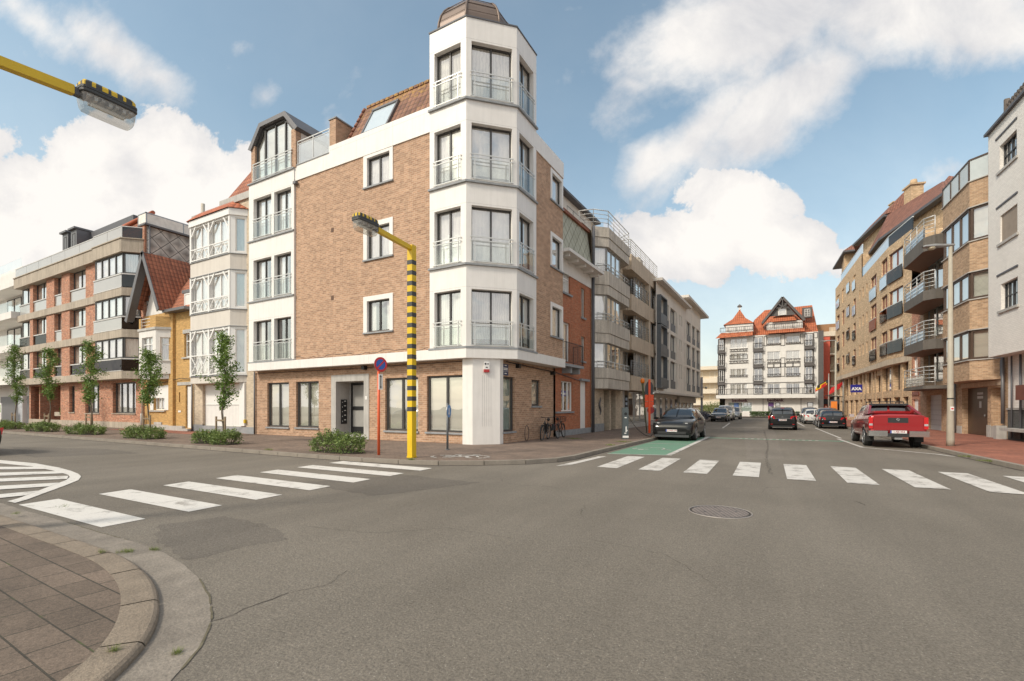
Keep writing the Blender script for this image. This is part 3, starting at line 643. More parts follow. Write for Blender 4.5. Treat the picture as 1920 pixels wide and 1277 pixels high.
def crack(pts,w=.006,seed=1,am=.02):
    r=random.Random(seed); P=[Vector(G(*p)) for p in pts]; L=[]
    for a,b in zip(P,P[1:]):
        n=max(2,int((b-a).length/.07)); t=(b-a).normalized(); q=Vector((-t.y,t.x)); L+=[a+(b-a)*k/n+q*r.uniform(-am,am) for k in range(n)]
    L.append(P[-1])
    for i,(a,b) in enumerate(zip(L,L[1:])):
        t=(b-a).normalized(); q=Vector((-t.y,t.x))*w*r.uniform(.3,1); m.face([(*(a-q),.0028+.00005*i),(*(b-q),.0028+.00005*i),(*(b+q),.0028+.00005*i),(*(a+q),.0028+.00005*i)])
crack([(372,1176),(440,1150),(541,1112)],.006,2); crack([(541,1112),(610,1098),(650,1070)],.003,3); crack([(1432,806),(1440,835),(1436,862),(1446,890)],.010,4,.05); crack([(1593,938),(1605,941),(1622,948)],.014,5,.03); crack([(1680,862),(1800,880),(1915,878)],.008,6,.03); crack([(560,985),(700,1000),(840,990),(960,1010)],.0035,7); crack([(1100,1010),(1250,1040),(1330,1090)],.003,8)
struct(m.build('road_crack',plain('crack_dark',(.055,.047,.04),.95)))
# manhole
mh=root('manhole_cover',(-.83,8.1,0),'round iron manhole cover set in the asphalt of the junction','manhole cover')
k=NT('cast_iron'); tcn=k.n('ShaderNodeTexCoord'); b=k.n('ShaderNodeTexChecker'); mp=k.n('ShaderNodeMapping'); k.l(tcn.outputs['Object'],mp.inputs[0]); mp.inputs['Rotation'].default_value=(0,0,R_(20)); k.l(mp.outputs[0],b.inputs['Vector']); b.inputs['Scale'].default_value=22; b.inputs['Color1'].default_value=(.30,.25,.22,1); b.inputs['Color2'].default_value=(.15,.125,.11,1)
k.l(k.mix(.6,b.outputs['Color'],k.ramp(k.noise(tcn.outputs['Object'],6),(.7,.7,.7),(1.2,1.2,1.2)),'MULTIPLY'),k.b.inputs['Base Color']); k.b.inputs['Roughness'].default_value=.6; k.b.inputs['Metallic'].default_value=.4; k.bump(b.outputs['Fac'],.8,.01); IRON=k.m
MBd=MB().disc((-.83,8.1,.004),(0,0,1),.41,.010,40); MBd.build('lid',IRON,mh)
m=MB(); m.ring((-.83,8.1,.004),(0,0,1),.455,.009,48,6); m.build('rim',plain('worn_iron',(.40,.36,.33),.5,.5),mh)
m=MB(); m.ring((-.83,8.1,.002),(0,0,1),.428,.010,48,4); m.build('joint',BLK,mh)
m=MB()
for (x,y) in ((0,0),(.22,.1),(-.2,-.14),(.08,-.25),(-.1,.27)): m.disc((-.83+x,8.1+y,.010),(0,0,1),.022,.004,8)
m.build('lift_hole',BLK,mh)
# service covers in the pavement
# ================================================================ corner apartment building
FA=FR(0,15.8,0); FL=FR(0,15.7,0); FG=FR(0,16.2,0); FC=FR(-11.0,15.7,45); FRt=FR(-9.5,0,90); FRb=FR(-9.6,0,90); FRg=FR(-10.12,0,90)
cb_=root('corner_apartment_building',(-17.5,19.5,0),'tan brick and white corner apartment block with a chamfered glazed tower and brown domed cap','apartment building')
rows=[(4.17,6.42),(7.55,9.80),(10.88,13.13),(14.2,16.42)]; sills=[4.07,7.42,10.75,14.08]
w=MB()
# brick: upper left facade, right facade
lh=[(-16.62,-15.22,5.10,6.52),(-16.62,-15.22,8.46,9.9),(-16.62,-15.22,11.81,13.12)]
wall(w,FA,-21.75,-12.87,4.07,13.27,lh,0,.0)
rh=[(20.86,22.0,5.10,6.52),(20.86,22.0,8.46,9.9),(20.86,22.0,11.66,12.95)]
wall(w,FRb,19.0,22.2,4.07,13.2,rh,0,.0)
# brick: ground floor
gh=[(-24.73,-22.85,.56,2.97),(-22.27,-20.48,.58,2.97),(-19.25,-17.2,.0,3.0),(-15.9,-13.93,.57,2.97),(-13.44,-11.36,.57,2.99)]
wall(w,FG,-25.85,-11.36,.0,3.66,[g for g in gh],0,.14)
gr=[(17.02,18.12,.60,2.94),(19.75,20.68,1.70,2.93)]
wall(w,FRg,17.0,22.2,.0,3.7,gr,0,.14)
# dormer cheeks and pier on the roof terrace, flank of the tower
w.box(FL,-25.42,-25.10,-.35,-.01,13.95,15.95); w.box(FL,-21.98,-21.62,-.35,-.01,13.95,15.95)
w.box(FA,-19.15,-18.72,-1.9,.02,13.9,15.62)
w.box(FA,-12.86,-12.80,-3.2,-.03,14.3,17.2)
w.build('wall',Bk1,cb_)
# closing walls and flat roofs so that rooms are dark
m=MB(); m.prism([(-25.8,16.6),(-10.6,16.6),(-10.6,22.2),(-25.8,27.5)],0,14.2,skip=(0,1),bot=False); m.face([(-25.4,16,14.2),(-21.75,16,14.2),(-21.75,27,14.2),(-25.4,27,14.2)]); m.box(WF,-25.42,-25.38,15.72,27,3.6,14.2)
m.build('rear_wall',Bk1,cb_)
m=MB(); m.face([(-25.6,15.75,3.64),(-11,15.75,3.64),(-9.55,17.2,3.64),(-9.55,22.2,3.64),(-25.6,22.2,3.64)])
for z in (7.3,10.6,13.6): m.face([(-25.35,15.95,z),(-11.1,15.95,z),(-9.75,17.3,z),(-9.75,22.1,z),(-25.35,22.1,z)])
m.build('floor_slab',WR,cb_)
# white panels: left block, ledge, bands, tower
w=MB()
lb=[(-25.2,-23.62,a+.05,b-.12) for a,b in ((4.1,6.45),(7.47,9.8),(10.82,13.15))]+[(-23.38,-21.98,a+.05,b-.12) for a,b in ((4.1,6.45),(7.47,9.8),(10.82,13.15))]
wall(w,FL,-25.62,-21.75,4.07,13.95,lb,0,.20)
w.face([FL.P(-21.75,0,4.07),FL.P(-21.75,-.1,4.07),FL.P(-21.75,-.1,13.95),FL.P(-21.75,0,13.95)]); w.face([FL.P(-25.62,0,3.63),FL.P(-25.62,-.8,3.63),FL.P(-25.62,-.8,13.95),FL.P(-25.62,0,13.95)])
w.face([FL.P(-25.62,0,13.95),FL.P(-21.75,0,13.95),FL.P(-21.75,-.35,13.95),FL.P(-25.62,-.35,13.95)])
# parapet band of the left facade (steps down beside the pier)
w.box(FA,-21.75,-19.15,-.25,.05,13.27,14.02); w.box(FA,-19.15,-12.87,-.25,.05,13.27,14.35)
w.box(FRb,19.0,22.2,-.25,.05,13.2,13.98)
# small upper windows' white surrounds
for (a,b,c,e) in lh:
    A,B,C_,E_=a-.23,b+.2,c-.02,min(e+.22,13.268)
    w.box(FA,A,a,-.12,.035,C_,E_); w.box(FA,b,B,-.12,.035,C_,E_)
    if E_>e: w.box(FA,a,b,-.12,.035,e,E_)
for (a,b,c,e) in rh:
    w.box(FRb,a-.17,a,-.12,.035,c-.02,min(e+.18,13.2)); w.box(FRb,b,b+.17,-.12,.035,c-.02,min(e+.18,13.2)); w.box(FRb,a,b,-.12,.035,e,min(e+.18,13.2))
# tower
def hl(a,b): return [(a,b,c,e) for c,e in rows]
wall(w,FL,-12.87,-11.0,4.07,17.35,hl(-12.62,-11.27),0,.20); wall(w,FC,0,2.121,4.07,17.35,hl(.22,1.92),0,.20); wall(w,FRt,17.2,19.0,4.07,17.35,hl(17.42,18.72),0,.20)
w.face([FL.P(-12.87,0,4.07),FL.P(-12.87,-.1,4.07),FL.P(-12.87,-.1,17.35),FL.P(-12.87,0,17.35)])
w.face([(-9.5,19.0,4.07),(-9.6,19.0,4.07),(-9.6,19.0,17.35),(-9.5,19.0,17.35)]); w.face([(-9.6,19,13.9),(-12.8,19,13.9),(-12.8,19,17.35),(-9.6,19,17.35)])
w.face([(-12.86,15.75,17.3),(-11,15.75,17.3),(-9.55,17.2,17.3),(-9.55,19,17.3),(-12.86,19,17.3)])
for (a,b) in (((-12.87,15.7),(-11,15.7)),((-11,15.7),(-9.5,17.2)),((-9.5,17.2),(-9.5,19.0))): pass
w.build('white_cladding',WH,cb_)
# ledge
led=[(-25.65,15.66),(-10.98,15.66),(-9.46,17.18),(-9.46,22.2),(-10.1,22.2),(-10.1,17.3),(-11.3,16.15),(-25.65,16.15)]
m=MB(); m.prism(led,3.63,4.05); m.build('ledge',WH,cb_)
m=MB(); m.box(FL,-25.4,-21.9,0,.0,4.0,4.0)
m=MB()
for z in sills:
    t=.05 if z>5 else .02
    m.prism([(-12.9,15.64-t+.02),(-10.975,15.64-t+.02),(-9.44+t-.02,17.175),(-9.44+t-.02,19.03),(-9.52,19.03),(-9.52,17.21),(-11.01,15.72),(-12.9,15.72)],z-.05,z+.03)
for z in (7.42,10.75,13.93): m.box(FL,-25.68,-21.72,-.0,.07,z-.05,z+.02)
m.box(FL,-25.68,-21.72,0,.05,4.05,4.11)
for (a,b,c,e) in lh: m.box(FA,a-.24,b+.22,-.12,.075,c-.09,c-.022)
for (a,b,c,e) in rh: m.box(FRb,a-.2,b+.2,-.12,.075,c-.09,c-.022)
for (a,b,c,e) in gh:
    if c>.3: m.box(FG,a-.06,b+.05,-.13,.07,c-.08,c-.003)
for (a,b,c,e) in gr: m.box(FRg,a-.04,b+.06,-.13,.07,c-.08,c-.003)
m.build('sill',STN,cb_)
# column
k=.07; m=MB(); m.prism([(-11.36,15.95),(-10.86,15.95),(-10.05,16.76),(-10.05,17.02),(-10.6,17.02),(-11.36,16.4)],.1,3.66)
col=m.build('corner_column',WH,cb_)
m=MB(); q=.007
for u in (-19.6,-17.3,-15.0): m.box(FA,u,u+q,.05,.0515,13.3,14.3)
m.box(FA,-19.1,-12.9,.05,.0515,14.12,14.12+q)
for z in (6.5,9.88,13.2,16.5):
    m.box(FL,-12.87,-11.0,0,.0015,z,z+q); m.box(FC,0,2.12,0,.0015,z,z+q); m.box(FRt,17.2,19.0,0,.0015,z,z+q)
for z in (6.42,9.76,13.1): m.box(FL,-25.6,-21.8,0,.0015,z,z+q)
for u in (-23.6,-21.2,-18.8,-16.4,-14): m.box(FR(0,15.66,0),u,u+q,0,.0015,3.65,4.04)
m.build('panel_joint',plain('grey_joint_line',(.42,.40,.38),.8),cb_)
Fcol=FR(-10.86,15.95,45); m=MB()
for i in range(5): u=.40+i*.09; m.box(Fcol,u,u+.012,-.001,.003,.85,2.95)
m.build('groove',plain('groove_shadow_line',(.50,.47,.44),.8),col)
# windows
for (a,b,c,e) in lb:
    window(cb_,FL,(a,b,c,e),0,.20,2,cur='s' if e>9 else ('p' if a<-24 else None),cfrac=(0,1) if e>9.9 else (0,.55)); juliet(cb_,FL,a-.04,b+.04,c-.03,c+1.02,.05,(.06,.94))
curs=['v','s','s','p']; rw=random.Random(21)
for i,(c,e) in enumerate(rows):
    for fr,a,b in ((FL,-12.62,-11.27),(FC,.22,1.92),(FRt,17.42,18.72)):
        window(cb_,fr,(a,b,c,e),0,.20,2,cur=curs[i],cfrac=(0,1) if fr is FC else rw.choice([(0,1),(0,.8),(.1,1),(0,1)]),cz=rw.choice([None,None,.12])); juliet(cb_,fr,a-.05,b+.05,c-.06,c+.98,.06,(.10,.90) if fr is not FRt else (.1,.9))
for i,(a,b,c,e) in enumerate(lh): window(cb_,FA,(a,b,c,e),0,.10,2,cur=['o','s','s'][i])
for (a,b,c,e) in rh: window(cb_,FRb,(a,b,c,e),0,.10,1,cur='s')
for (a,b,c,e) in gh:
    if c>.3: window(cb_,FG,(a,b,c,e),0,.11,2,cur='b',fw=.085)
window(cb_,FRg,gr[0],0,.10,1,cur='g',fw=.08); window(cb_,FRg,gr[1],0,.10,1,cur='b',fw=.08)
# entrance: stone surround, recess, letter boxes, glazed door
m=MB(); m.box(FG,-19.52,-19.18,-.85,.03,.1,2.90); m.box(FG,-17.25,-16.92,-.16,.03,.1,2.90); m.box(FG,-19.52,-16.92,-.16,.03,2.90,3.22); m.box(FG,-19.18,-17.25,-1.0,-.84,.1,3.1); m.box(FG,-19.18,-17.2,-.84,-.05,.1,.14); m.box(FG,-19.18,-17.2,-.84,-.5,.14,.30)
m.build('stone_surround',STL,cb_)
m=MB(); m.box(FG,-17.25,-17.18,-.84,-.16,.1,3.0); m.build('porch_wall',Bk1,cb_); m=MB(); m.box(FG,-19.18,-17.2,-.84,-.14,2.90,3.04); m.build('porch_ceiling',WR,cb_)
m=MB(); 
m.box(FG,-19.0,-18.9,-.84,-.76,.32,2.85); m.box(FG,-17.75,-17.50,-.84,-.76,.32,2.85); m.box(FG,-18.9,-17.75,-.84,-.76,.32,.66); m.box(FG,-18.9,-17.75,-.84,-.76,2.74,2.85); m.box(FG,-18.9,-17.75,-.84,-.76,1.50,1.68)
dr=m.build('door',BLK,cb_); m=MB(); m.box(FG,-18.9,-17.75,-.83,-.80,.66,1.5); m.box(FG,-18.9,-17.75,-.83,-.80,1.68,2.74); m.build('door_pane',plain('frosted_pane',(.34,.33,.31),.25,var=.05),dr)
m=MB(); m.tube([FG.P(-17.6,-.72,1.15),FG.P(-17.6,-.72,1.4)],.018,6); m.build('handle',STEEL,dr)
m=MB(); m.box(FG,-19.19,-19.12,-.62,-.28,.80,2.02); lbx=m.build('letter_boxes',BLK,cb_)
m=MB()
for i in range(5): m.box(FG,-19.13,-19.11,-.54,-.44,.98+i*.235,1.02+i*.235); m.box(FG,-19.13,-19.11,-.34,-.31,.92+i*.235,.96+i*.235)
m.build('name_plate',WFM,lbx)
m=MB(); m.box(FG,-17.14,-17.02,.03,.045,2.0,2.16); m.build('house_number_plate',WFM,cb_)
# cable, cameras and vents
m=MB(); pts=[]
for i in range(25):
    u=-21.7+i*.365; pts.append(FA.P(u,.12,4.14+.05*math.sin(i*1.9)+.05*math.cos(i*.7)))
m.tube(pts,.011,5); m.tube([(-25.6,16.12,3.52),(-18,16.12,3.50),(-11.4,16.12,3.55)],.014,5); m.tube([(-10.02,17.2,3.55),(-10.02,22.1,3.42)],.022,5); m.build('cable',BLK,cb_)
m=MB()
for (fr,u,d,z) in ((FG,-17.15,.12,3.50),(FRg,18.3,.10,3.45),(FRg,21.9,.14,3.36)): m.box(fr,u-.09,u+.09,.0,d+.08,z-.09,z+.09)
m.build('spot_lamp',BLK,cb_)
m=MB()
for z in (4.7,7.85): 
    pass
for (u,z) in ((-18.98,6.95),(-18.98,10.25)): m.box(FA,u-.09,u+.09,-.01,.012,z-.1,z+.1)
m.build('wall_vent',plain('terracotta_vent',(.13,.075,.05),.8),cb_)
m=MB(); m.box(FL,-21.72,-21.5,-.05,.10,13.05,13.18); m.build('wall_lamp',ZNC,cb_)
# alarm box and street sign (signs are parts fixed to the wall)
m=MB(); m.box(Fcol,.46,.68,.0,.09,3.18,3.50,0); m.box(Fcol,.46,.68,.0,.092,3.06,3.18,1); m.disc(Fcol.P(.52,.092,3.40),(Fcol.n[0],Fcol.n[1],0),.04,.006,12,2); m.disc(Fcol.P(.62,.092,3.40),(Fcol.n[0],Fcol.n[1],0),.03,.006,12,2); m.box(Fcol,.53,.61,.09,.096,3.24,3.28,2)
m.build('alarm_box',[WFM,plain('red_plastic',(.42,.03,.03),.4),BLK],cb_)
m=MB(); m.box(FRg,17.06,17.52,.0,.03,2.98,3.46,0)
for z,a,b in ((3.40,.14,.32),(3.28,.06,.40),(3.22,.06,.40),(3.06,.14,.32)): m.box(FRg,17.06+a,17.06+b,.03,.033,z-.02,z+.02,1)
m.box(FRg,17.08,17.50,.03,.033,3.145,3.155,1)
m.build('street_name_plate',[plain('navy_enamel',(.035,.05,.12),.3),WFM],cb_)
# iron ring rack by the small window
# roofs: dark caps, mansard, dome, dormer
m=MB(); 
m.prism([(-12.9,15.67),(-10.985,15.67),(-9.47,17.185),(-9.47,19.03),(-9.58,19.03),(-9.58,17.25),(-11.05,15.78),(-12.9,15.78)],17.352,17.41); m.box(FA,-12.92,-12.84,-3.3,0,17.2,17.26); m.build('coping',ZND,cb_)
m=MB(); cx,cy=-11.77,17.47; prof=[(17.25,1.84),(17.7,1.80),(18.05,1.70),(18.34,1.54),(18.56,1.34),(18.72,1.10),(18.84,.84),(18.90,.5)]
for i in range(len(prof)-1):
    for k in range(8):
        a0=R_(22.5+45*k); a1=R_(67.5+45*k); (z0,r0),(z1,r1)=prof[i],prof[i+1]
        m.face([(cx+r0*math.cos(a0),cy+r0*math.sin(a0),z0),(cx+r0*math.cos(a1),cy+r0*math.sin(a1),z0),(cx+r1*math.cos(a1),cy+r1*math.sin(a1),z1),(cx+r1*math.cos(a0),cy+r1*math.sin(a0),z1)])
m.face([(cx+.5*math.cos(R_(22.5+45*k)),cy+.5*math.sin(R_(22.5+45*k)),18.90) for k in range(8)])
dm=m.build('domed_roof',BZN,cb_)
m=MB()
for k in range(8):
    a=R_(22.5+45*k); m.tube([(cx+r*1.005*math.cos(a),cy+r*1.005*math.sin(a),z+.01) for z,r in prof],.05,6)
for (z,r) in ((17.8,1.77),(18.2,1.64),(18.55,1.39)): m.tube([(cx+r*1.0*math.cos(R_(22.5+45*k)),cy+r*1.0*math.sin(R_(22.5+45*k)),z) for k in range(9)],.016,5)
m.tube([(cx,cy,18.86),(cx,cy,19.0)],.18,8); m.build('standing_seam',BZN,dm)
m=MB(); X0,X1=-18.35,-12.87; Yb,Yt,Zb,Zt=16.03,17.32,14.2,16.78
m.face([(X0,Yb,Zb),(X1,Yb,Zb),(X1,Yt,Zt),(X0,Yt,Zt)]); m.face([(X0,Yt,Zt),(X1,Yt,Zt),(X1,20.5,17.2),(X0,20.5,17.2)]); 
for i in range(18): u=X0+.15+i*.31; m.box(WF,u,u+.26,-Yt-.10,-Yt+.07,Zt-.05,Zt+.07)
rf=m.build('tiled_roof',TL1,cb_)
m=MB(); m.face([(X0,Yb,Zb),(X0,Yt,Zt),(X0,20.5,17.2),(X0,20.5,14.2)]); m.build('gable_wall',Bk1,cb_)
m=MB()
for i in range(8): t0=i/8;t1=(i+.85)/8; m.tube([(X0-.02,Yb+(Yt-Yb)*t0,Zb+(Zt-Zb)*t0+.05),(X0-.02,Yb+(Yt-Yb)*t1,Zb+(Zt-Zb)*t1+.02)],.08,6)
m.build('verge_tile',plain('verge_clay',(.26,.11,.07),.8),rf)
def rp(x,t,o): # point on the mansard slope
    n=Vector((0,-(Zt-Zb),(Yt-Yb))).normalized(); return (x,Yb+(Yt-Yb)*t+n.y*o,Zb+(Zt-Zb)*t+n.z*o)
def rbar(m,x0,x1,t0,t1,o0,o1,mi=0):
    c=[rp(x,t,o) for o in (o0,o1) for x,t in ((x0,t0),(x1,t0),(x1,t1),(x0,t1))]; i=len(m.v); m.v+=c
    for q in ((0,1,5,4),(1,2,6,5),(2,3,7,6),(3,0,4,7),(4,5,6,7),(3,2,1,0)): m.f.append(tuple(i+k for k in q)); m.mi.append(mi); m.sm.append(False)
m=MB(); a,b,t0,t1=-17.45,-15.75,.13,.78
rbar(m,a,b,t0,t0+.05,.0,.10); rbar(m,a,b,t1-.05,t1,0,.13); rbar(m,a,a+.10,t0+.05,t1-.05,0,.11); rbar(m,b-.10,b,t0+.05,t1-.05,0,.11); sk=m.build('skylight',ZNC,rf)
m=MB(); rbar(m,a+.1,b-.1,t0+.05,t1-.05,.05,.07); m.build('skylight_pane',plain('skylight_glass',(.55,.62,.66),.05,var=.03,spec=1),sk)
m=MB(); m.prism([(-13.02,15.98),(-12.87,15.98),(-12.87,17.0),(-13.02,17.0)],14.25,14.4); m.box(WF,-13.05,-12.9,-16.6,-15.95,14.3,15.5); m.build('flashing',plain('pale_flashing',(.52,.50,.47),.6),cb_)
# small tiled ridge roof behind the pier
m=MB(); m.face([(-20.4,17.5,15.5),(-18.5,17.5,15.5),(-18.5,19.3,16.6),(-20.4,19.3,16.6)]); m.face([(-20.4,21,15.5),(-18.5,21,15.5),(-18.5,19.3,16.6),(-20.4,19.3,16.6)]); m.build('tiled_roof',TL2,cb_)
m=MB(); m.face([(-18.5,17.6,15.5),(-18.5,21,15.5),(-18.5,19.3,16.55)]); m.prism([(-20.4,18),(-18.5,18),(-18.5,21),(-20.4,21)],14.2,15.5); m.build('gable_wall',ZNC,cb_)
# terrace railing
juliet(cb_,FA,-21.58,-19.18,14.06,15.26,.02,(.0,.5,1.0),glass=GLM)
m=MB(); m.box(FA,-21.7,-19.16,-.2,.08,14.02,14.06); m.box(FA,-19.2,-18.66,-1.9,.06,15.62,15.68); m.build('coping',STN,cb_)
# dormer: zinc hood over a trapezoid window
m=MB(); out=[(-25.62,15.85),(-24.62,17.03),(-22.42,17.03),(-21.40,15.92)]; inn=[(-25.38,15.72),(-24.52,16.80),(-22.52,16.80),(-21.62,15.82)]
Fd=FR(0,15.7,0)
for i in range(3): m.ext(Fd,[out[i],out[i+1],inn[i+1],inn[i]][::-1],-4.2,.07)
m.build('dormer_hood',ZNC,cb_)
m=MB(); f=[(-25.1,13.99),(-25.1,15.95),(-24.45,16.72),(-22.6,16.72),(-21.98,16.05),(-21.98,13.99)]
def bar(p,q,wd=.05):
    p=Vector(p);q=Vector(q);t=(q-p).normalized();n=Vector((-t.y,t.x))*wd; m.ext(Fd,[tuple(p-n),tuple(q-n),tuple(q+n),tuple(p+n)],-.20,-.12)
for i in range(len(f)-1): bar(f[i],f[i+1])
for u,zt in ((-24.35,16.72),(-23.45,16.72),(-22.62,16.7)): bar((u,13.99),(u,zt),.045)
bar((-25.1,14.02),(-21.98,14.02)); dw=m.build('window',DK,cb_)
m=MB(); m.face([Fd.P(u,-.17,z) for u,z in f]); m.build('pane',GL,dw); m=MB(); m.face([Fd.P(u,-.24,z) for u,z in f]); m.build('curtain',C3m,dw)
juliet(cb_,FL,-25.25,-21.85,13.98,14.92,.05,(.03,.5,.97))
m=MB(); m.face([Fd.P(-25.4,-4,14),Fd.P(-25.4,-.3,14),Fd.P(-25.4,-.3,15.9),Fd.P(-25.4,-4,15.9)]); m.face([Fd.P(-21.6,-4,14),Fd.P(-21.6,-.3,14),Fd.P(-21.6,-.3,15.9),Fd.P(-21.6,-4,15.9)]); m.face([Fd.P(-25.4,-4.1,14),Fd.P(-21.6,-4.1,14),Fd.P(-22.5,-4.1,16.8),Fd.P(-24.5,-4.1,16.8)]); m.build('dormer_cheek',BGE,cb_)
m=MB(); m.tube([(-20.9,17.9,16.0),(-20.9,17.9,16.45)],.16,12); m.tube([(-20.9,17.9,16.5),(-20.9,17.9,16.56)],.22,12); m.build('roof_vent',STEEL,cb_)
m=MB(); m.tube([(-25.78,16.12,.1),(-25.78,16.12,3.6)],.045,8); m.build('downpipe',ZNC,cb_)
# ================================================================ beige house with white timber bay windows
def shell(rt,pts,z0,z1,mat,skip=(),name='wall',top=True):
    m=MB(); m.prism(pts,z0,z1,0,top,False,skip); return m.build(name,mat,rt)
b2=root('bay_window_house',(-29,19,0),'beige rendered house with stacked white timber bay windows over a white garage door','house')
F2=FR(0,15.6,0); F2g=FR(0,16.2,0)
shell(b2,[(-32.3,16.6),(-26.0,16.6),(-26.0,27),(-32.3,27)],0,13.5,Bcrm,(0,))
w=MB(); wall(w,F2g,-32.3,-25.9,.0,13.55,[(-31.25,-27.2,.5,3.0)]+[(-31.3,-27.0,a+.15,b-.1) for a,b in ((3.3,6.3),(7.2,9.55),(10.3,12.6))],0,.2); w.box(F2g,-26.0,-25.6,-10,-.0,3.64,3.66); w.build('wall',Bcrm,b2)
bay=[(-31.45-.0,15.6),(-27.25,15.6),(-26.65,16.2),(-32.0,16.2)]; bay=[(-32.05,16.2),(-31.45,15.6),(-27.25,15.6),(-26.65,16.2)]
m=MB()
for z0,z1 in ((3.06,3.45),(6.28,7.22),(9.50,10.38)): m.prism(bay,z0,z1)
m.build('bay_apron',BGE,b2)
m=MB()
for z in (3.45,7.22,10.38,6.25,9.47): m.prism([(-32.1,16.2),(-31.48,15.54),(-27.22,15.54),(-26.55,16.2)],z,z+.035)
m.build('bay_ledge',STN,b2)
Fs=FR(-27.25,15.6,45)
for z0,z1 in ((3.48,6.25),(7.26,9.47),(10.42,12.60)):
    fr=MB()
    for u in (-31.40,-29.42,-27.32): fr.box(F2,u-.07,u+.07,-.07,.03,z0,z1)
    fr.box(F2,-31.4,-27.3,-.10,.0,z1-.12,z1); fr.box(F2,-31.4,-27.3,-.02,.04,z0+.06,z0+.12); rl=z0+(1.28 if z1-z0>2.5 else .78); fr.box(F2,-31.4,-27.3,-.02,.04,rl-.06,rl)
    for a,b in ((-31.33,-29.49),(-29.35,-27.39)):
        for s,e in ((a,1),(b,-1)): fr.ext(F2,[(s,z1-.62),(s+e*.09,z1-.62),(s+e*.58,z1-.02),(s+e*.45,z1-.02)][::e],-.03,.035)
        nn=2 if z1-z0>2.5 else 4
        for k in range(nn):
            x0=a+(b-a)*k/nn; x1=a+(b-a)*(k+1)/nn
            for (p,q) in (((x0,z0+.12),(x1,rl-.06)),((x0,rl-.06),(x1,z0+.12))):
                if z1-z0<2.5 and (k+(1 if p[1]>z0+.2 else 0))%2==1: continue
                p=Vector(p);q=Vector(q);t=(q-p).normalized();n=Vector((-t.y,t.x))*.022; fr.ext(F2,[tuple(p-n),tuple(q-n),tuple(q+n),tuple(p+n)],-.0,.03)
    fr.build('timber_balustrade',WFM,b2)
    window(b2,F2,(-31.33,-29.49,z0+.1,z1-.12),0,.10,2,fm=WFM,cur='s',fw=.06); window(b2,F2,(-29.35,-27.39,z0+.1,z1-.12),0,.10,2,fm=WFM,cur='s',fw=.06)
    m=MB(); wall(m,Fs,0,.85,z0-.02,z1+.02,[(.27,.78,z0+.12,z1-.14)],0,.05); m.box(FR(-31.45,15.6,0),0,.0,0,0,0,0); m.face([(-32.05,16.2,z0),(-31.45,15.6,z0),(-31.45,15.6,z1),(-32.05,16.2,z1)]); m.build('bay_side',WFM,b2)
    window(b2,Fs,(.27,.78,z0+.12,z1-.14),0,.04,1,fm=WFM,cur='g',fw=.05)
m=MB(); m.prism([(-32.12,16.25),(-31.47,15.5),(-27.22,15.5),(-26.5,16.25)],12.58,12.95); m.build('cornice',WFM,b2)
m=MB(); ey=15.42; m.face([(-31.6,ey,12.96),(-27.2,ey,12.96),(-27.9,16.2,13.75),(-31.6,16.2,13.75)]); m.face([(-27.2,ey,12.96),(-26.42,16.2,12.96),(-27.9,16.2,13.75)]); m.face([(-32.2,16.2,12.96),(-31.6,ey,12.96),(-31.6,16.2,13.75)]); m.build('bay_roof',TL3,b2)
m=MB(); m.box(F2g,-32.3,-25.9,-.4,.12,13.55,13.64); m.box(F2g,-29.6,-25.9,-.5,-.1,13.64,14.1); m.box(F2g,-31.6,-29.6,-.5,-.1,13.64,13.8); m.build('parapet',STL,b2)
m=MB(); m.face([(-30.6,16.6,13.7),(-25.9,16.6,13.7),(-25.9,17.9,16.8),(-28.2,17.9,16.8)]); m.face([(-30.6,16.6,13.7),(-28.2,17.9,16.8),(-28.2,22,16.8),(-30.6,23,13.7)]); m.face([(-28.2,17.9,16.8),(-25.9,17.9,16.8),(-25.9,22,16.8),(-28.2,22,16.8)]); m.build('tiled_roof',TL2,b2)
m=MB(); m.box(F2g,-31.25,-27.2,-.22,-.16,.5,3.0); gd=m.build('garage_door',WFM,b2)
m=MB()
for i in range(27): u=-31.15+i*.148; m.box(F2g,u,u+.01,-.163,-.155,.5,1.75)
m.box(F2g,-31.25,-27.2,-.163,-.14,1.74,1.80); m.box(F2g,-29.3,-29.22,-.163,-.14,.5,3.0); m.build('door_board_line',plain('pale_grey_line',(.58,.57,.55),.6),gd)
m=MB(); m.box(F2g,-27.2,-26.72,-.10,.10,.55,3.04); m.build('white_panel',WFM,b2)
m=MB(); m.box(F2g,-32.3,-31.25,-.1,.03,.1,.55); m.box(F2g,-31.25,-25.9,-.1,.03,.1,.5); m.build('plinth',STN,b2)
m=MB(); m.box(F2g,-26.74,-26.62,.03,.14,.72,.92); m.build('gas_connection_box',plain('yellow_plastic',(.65,.45,.03),.5),b2)
m=MB(); m.tube([(-32.28,16.1,.1),(-32.28,16.1,3.1)],.05,8); m.build('downpipe',ZNC,b2)
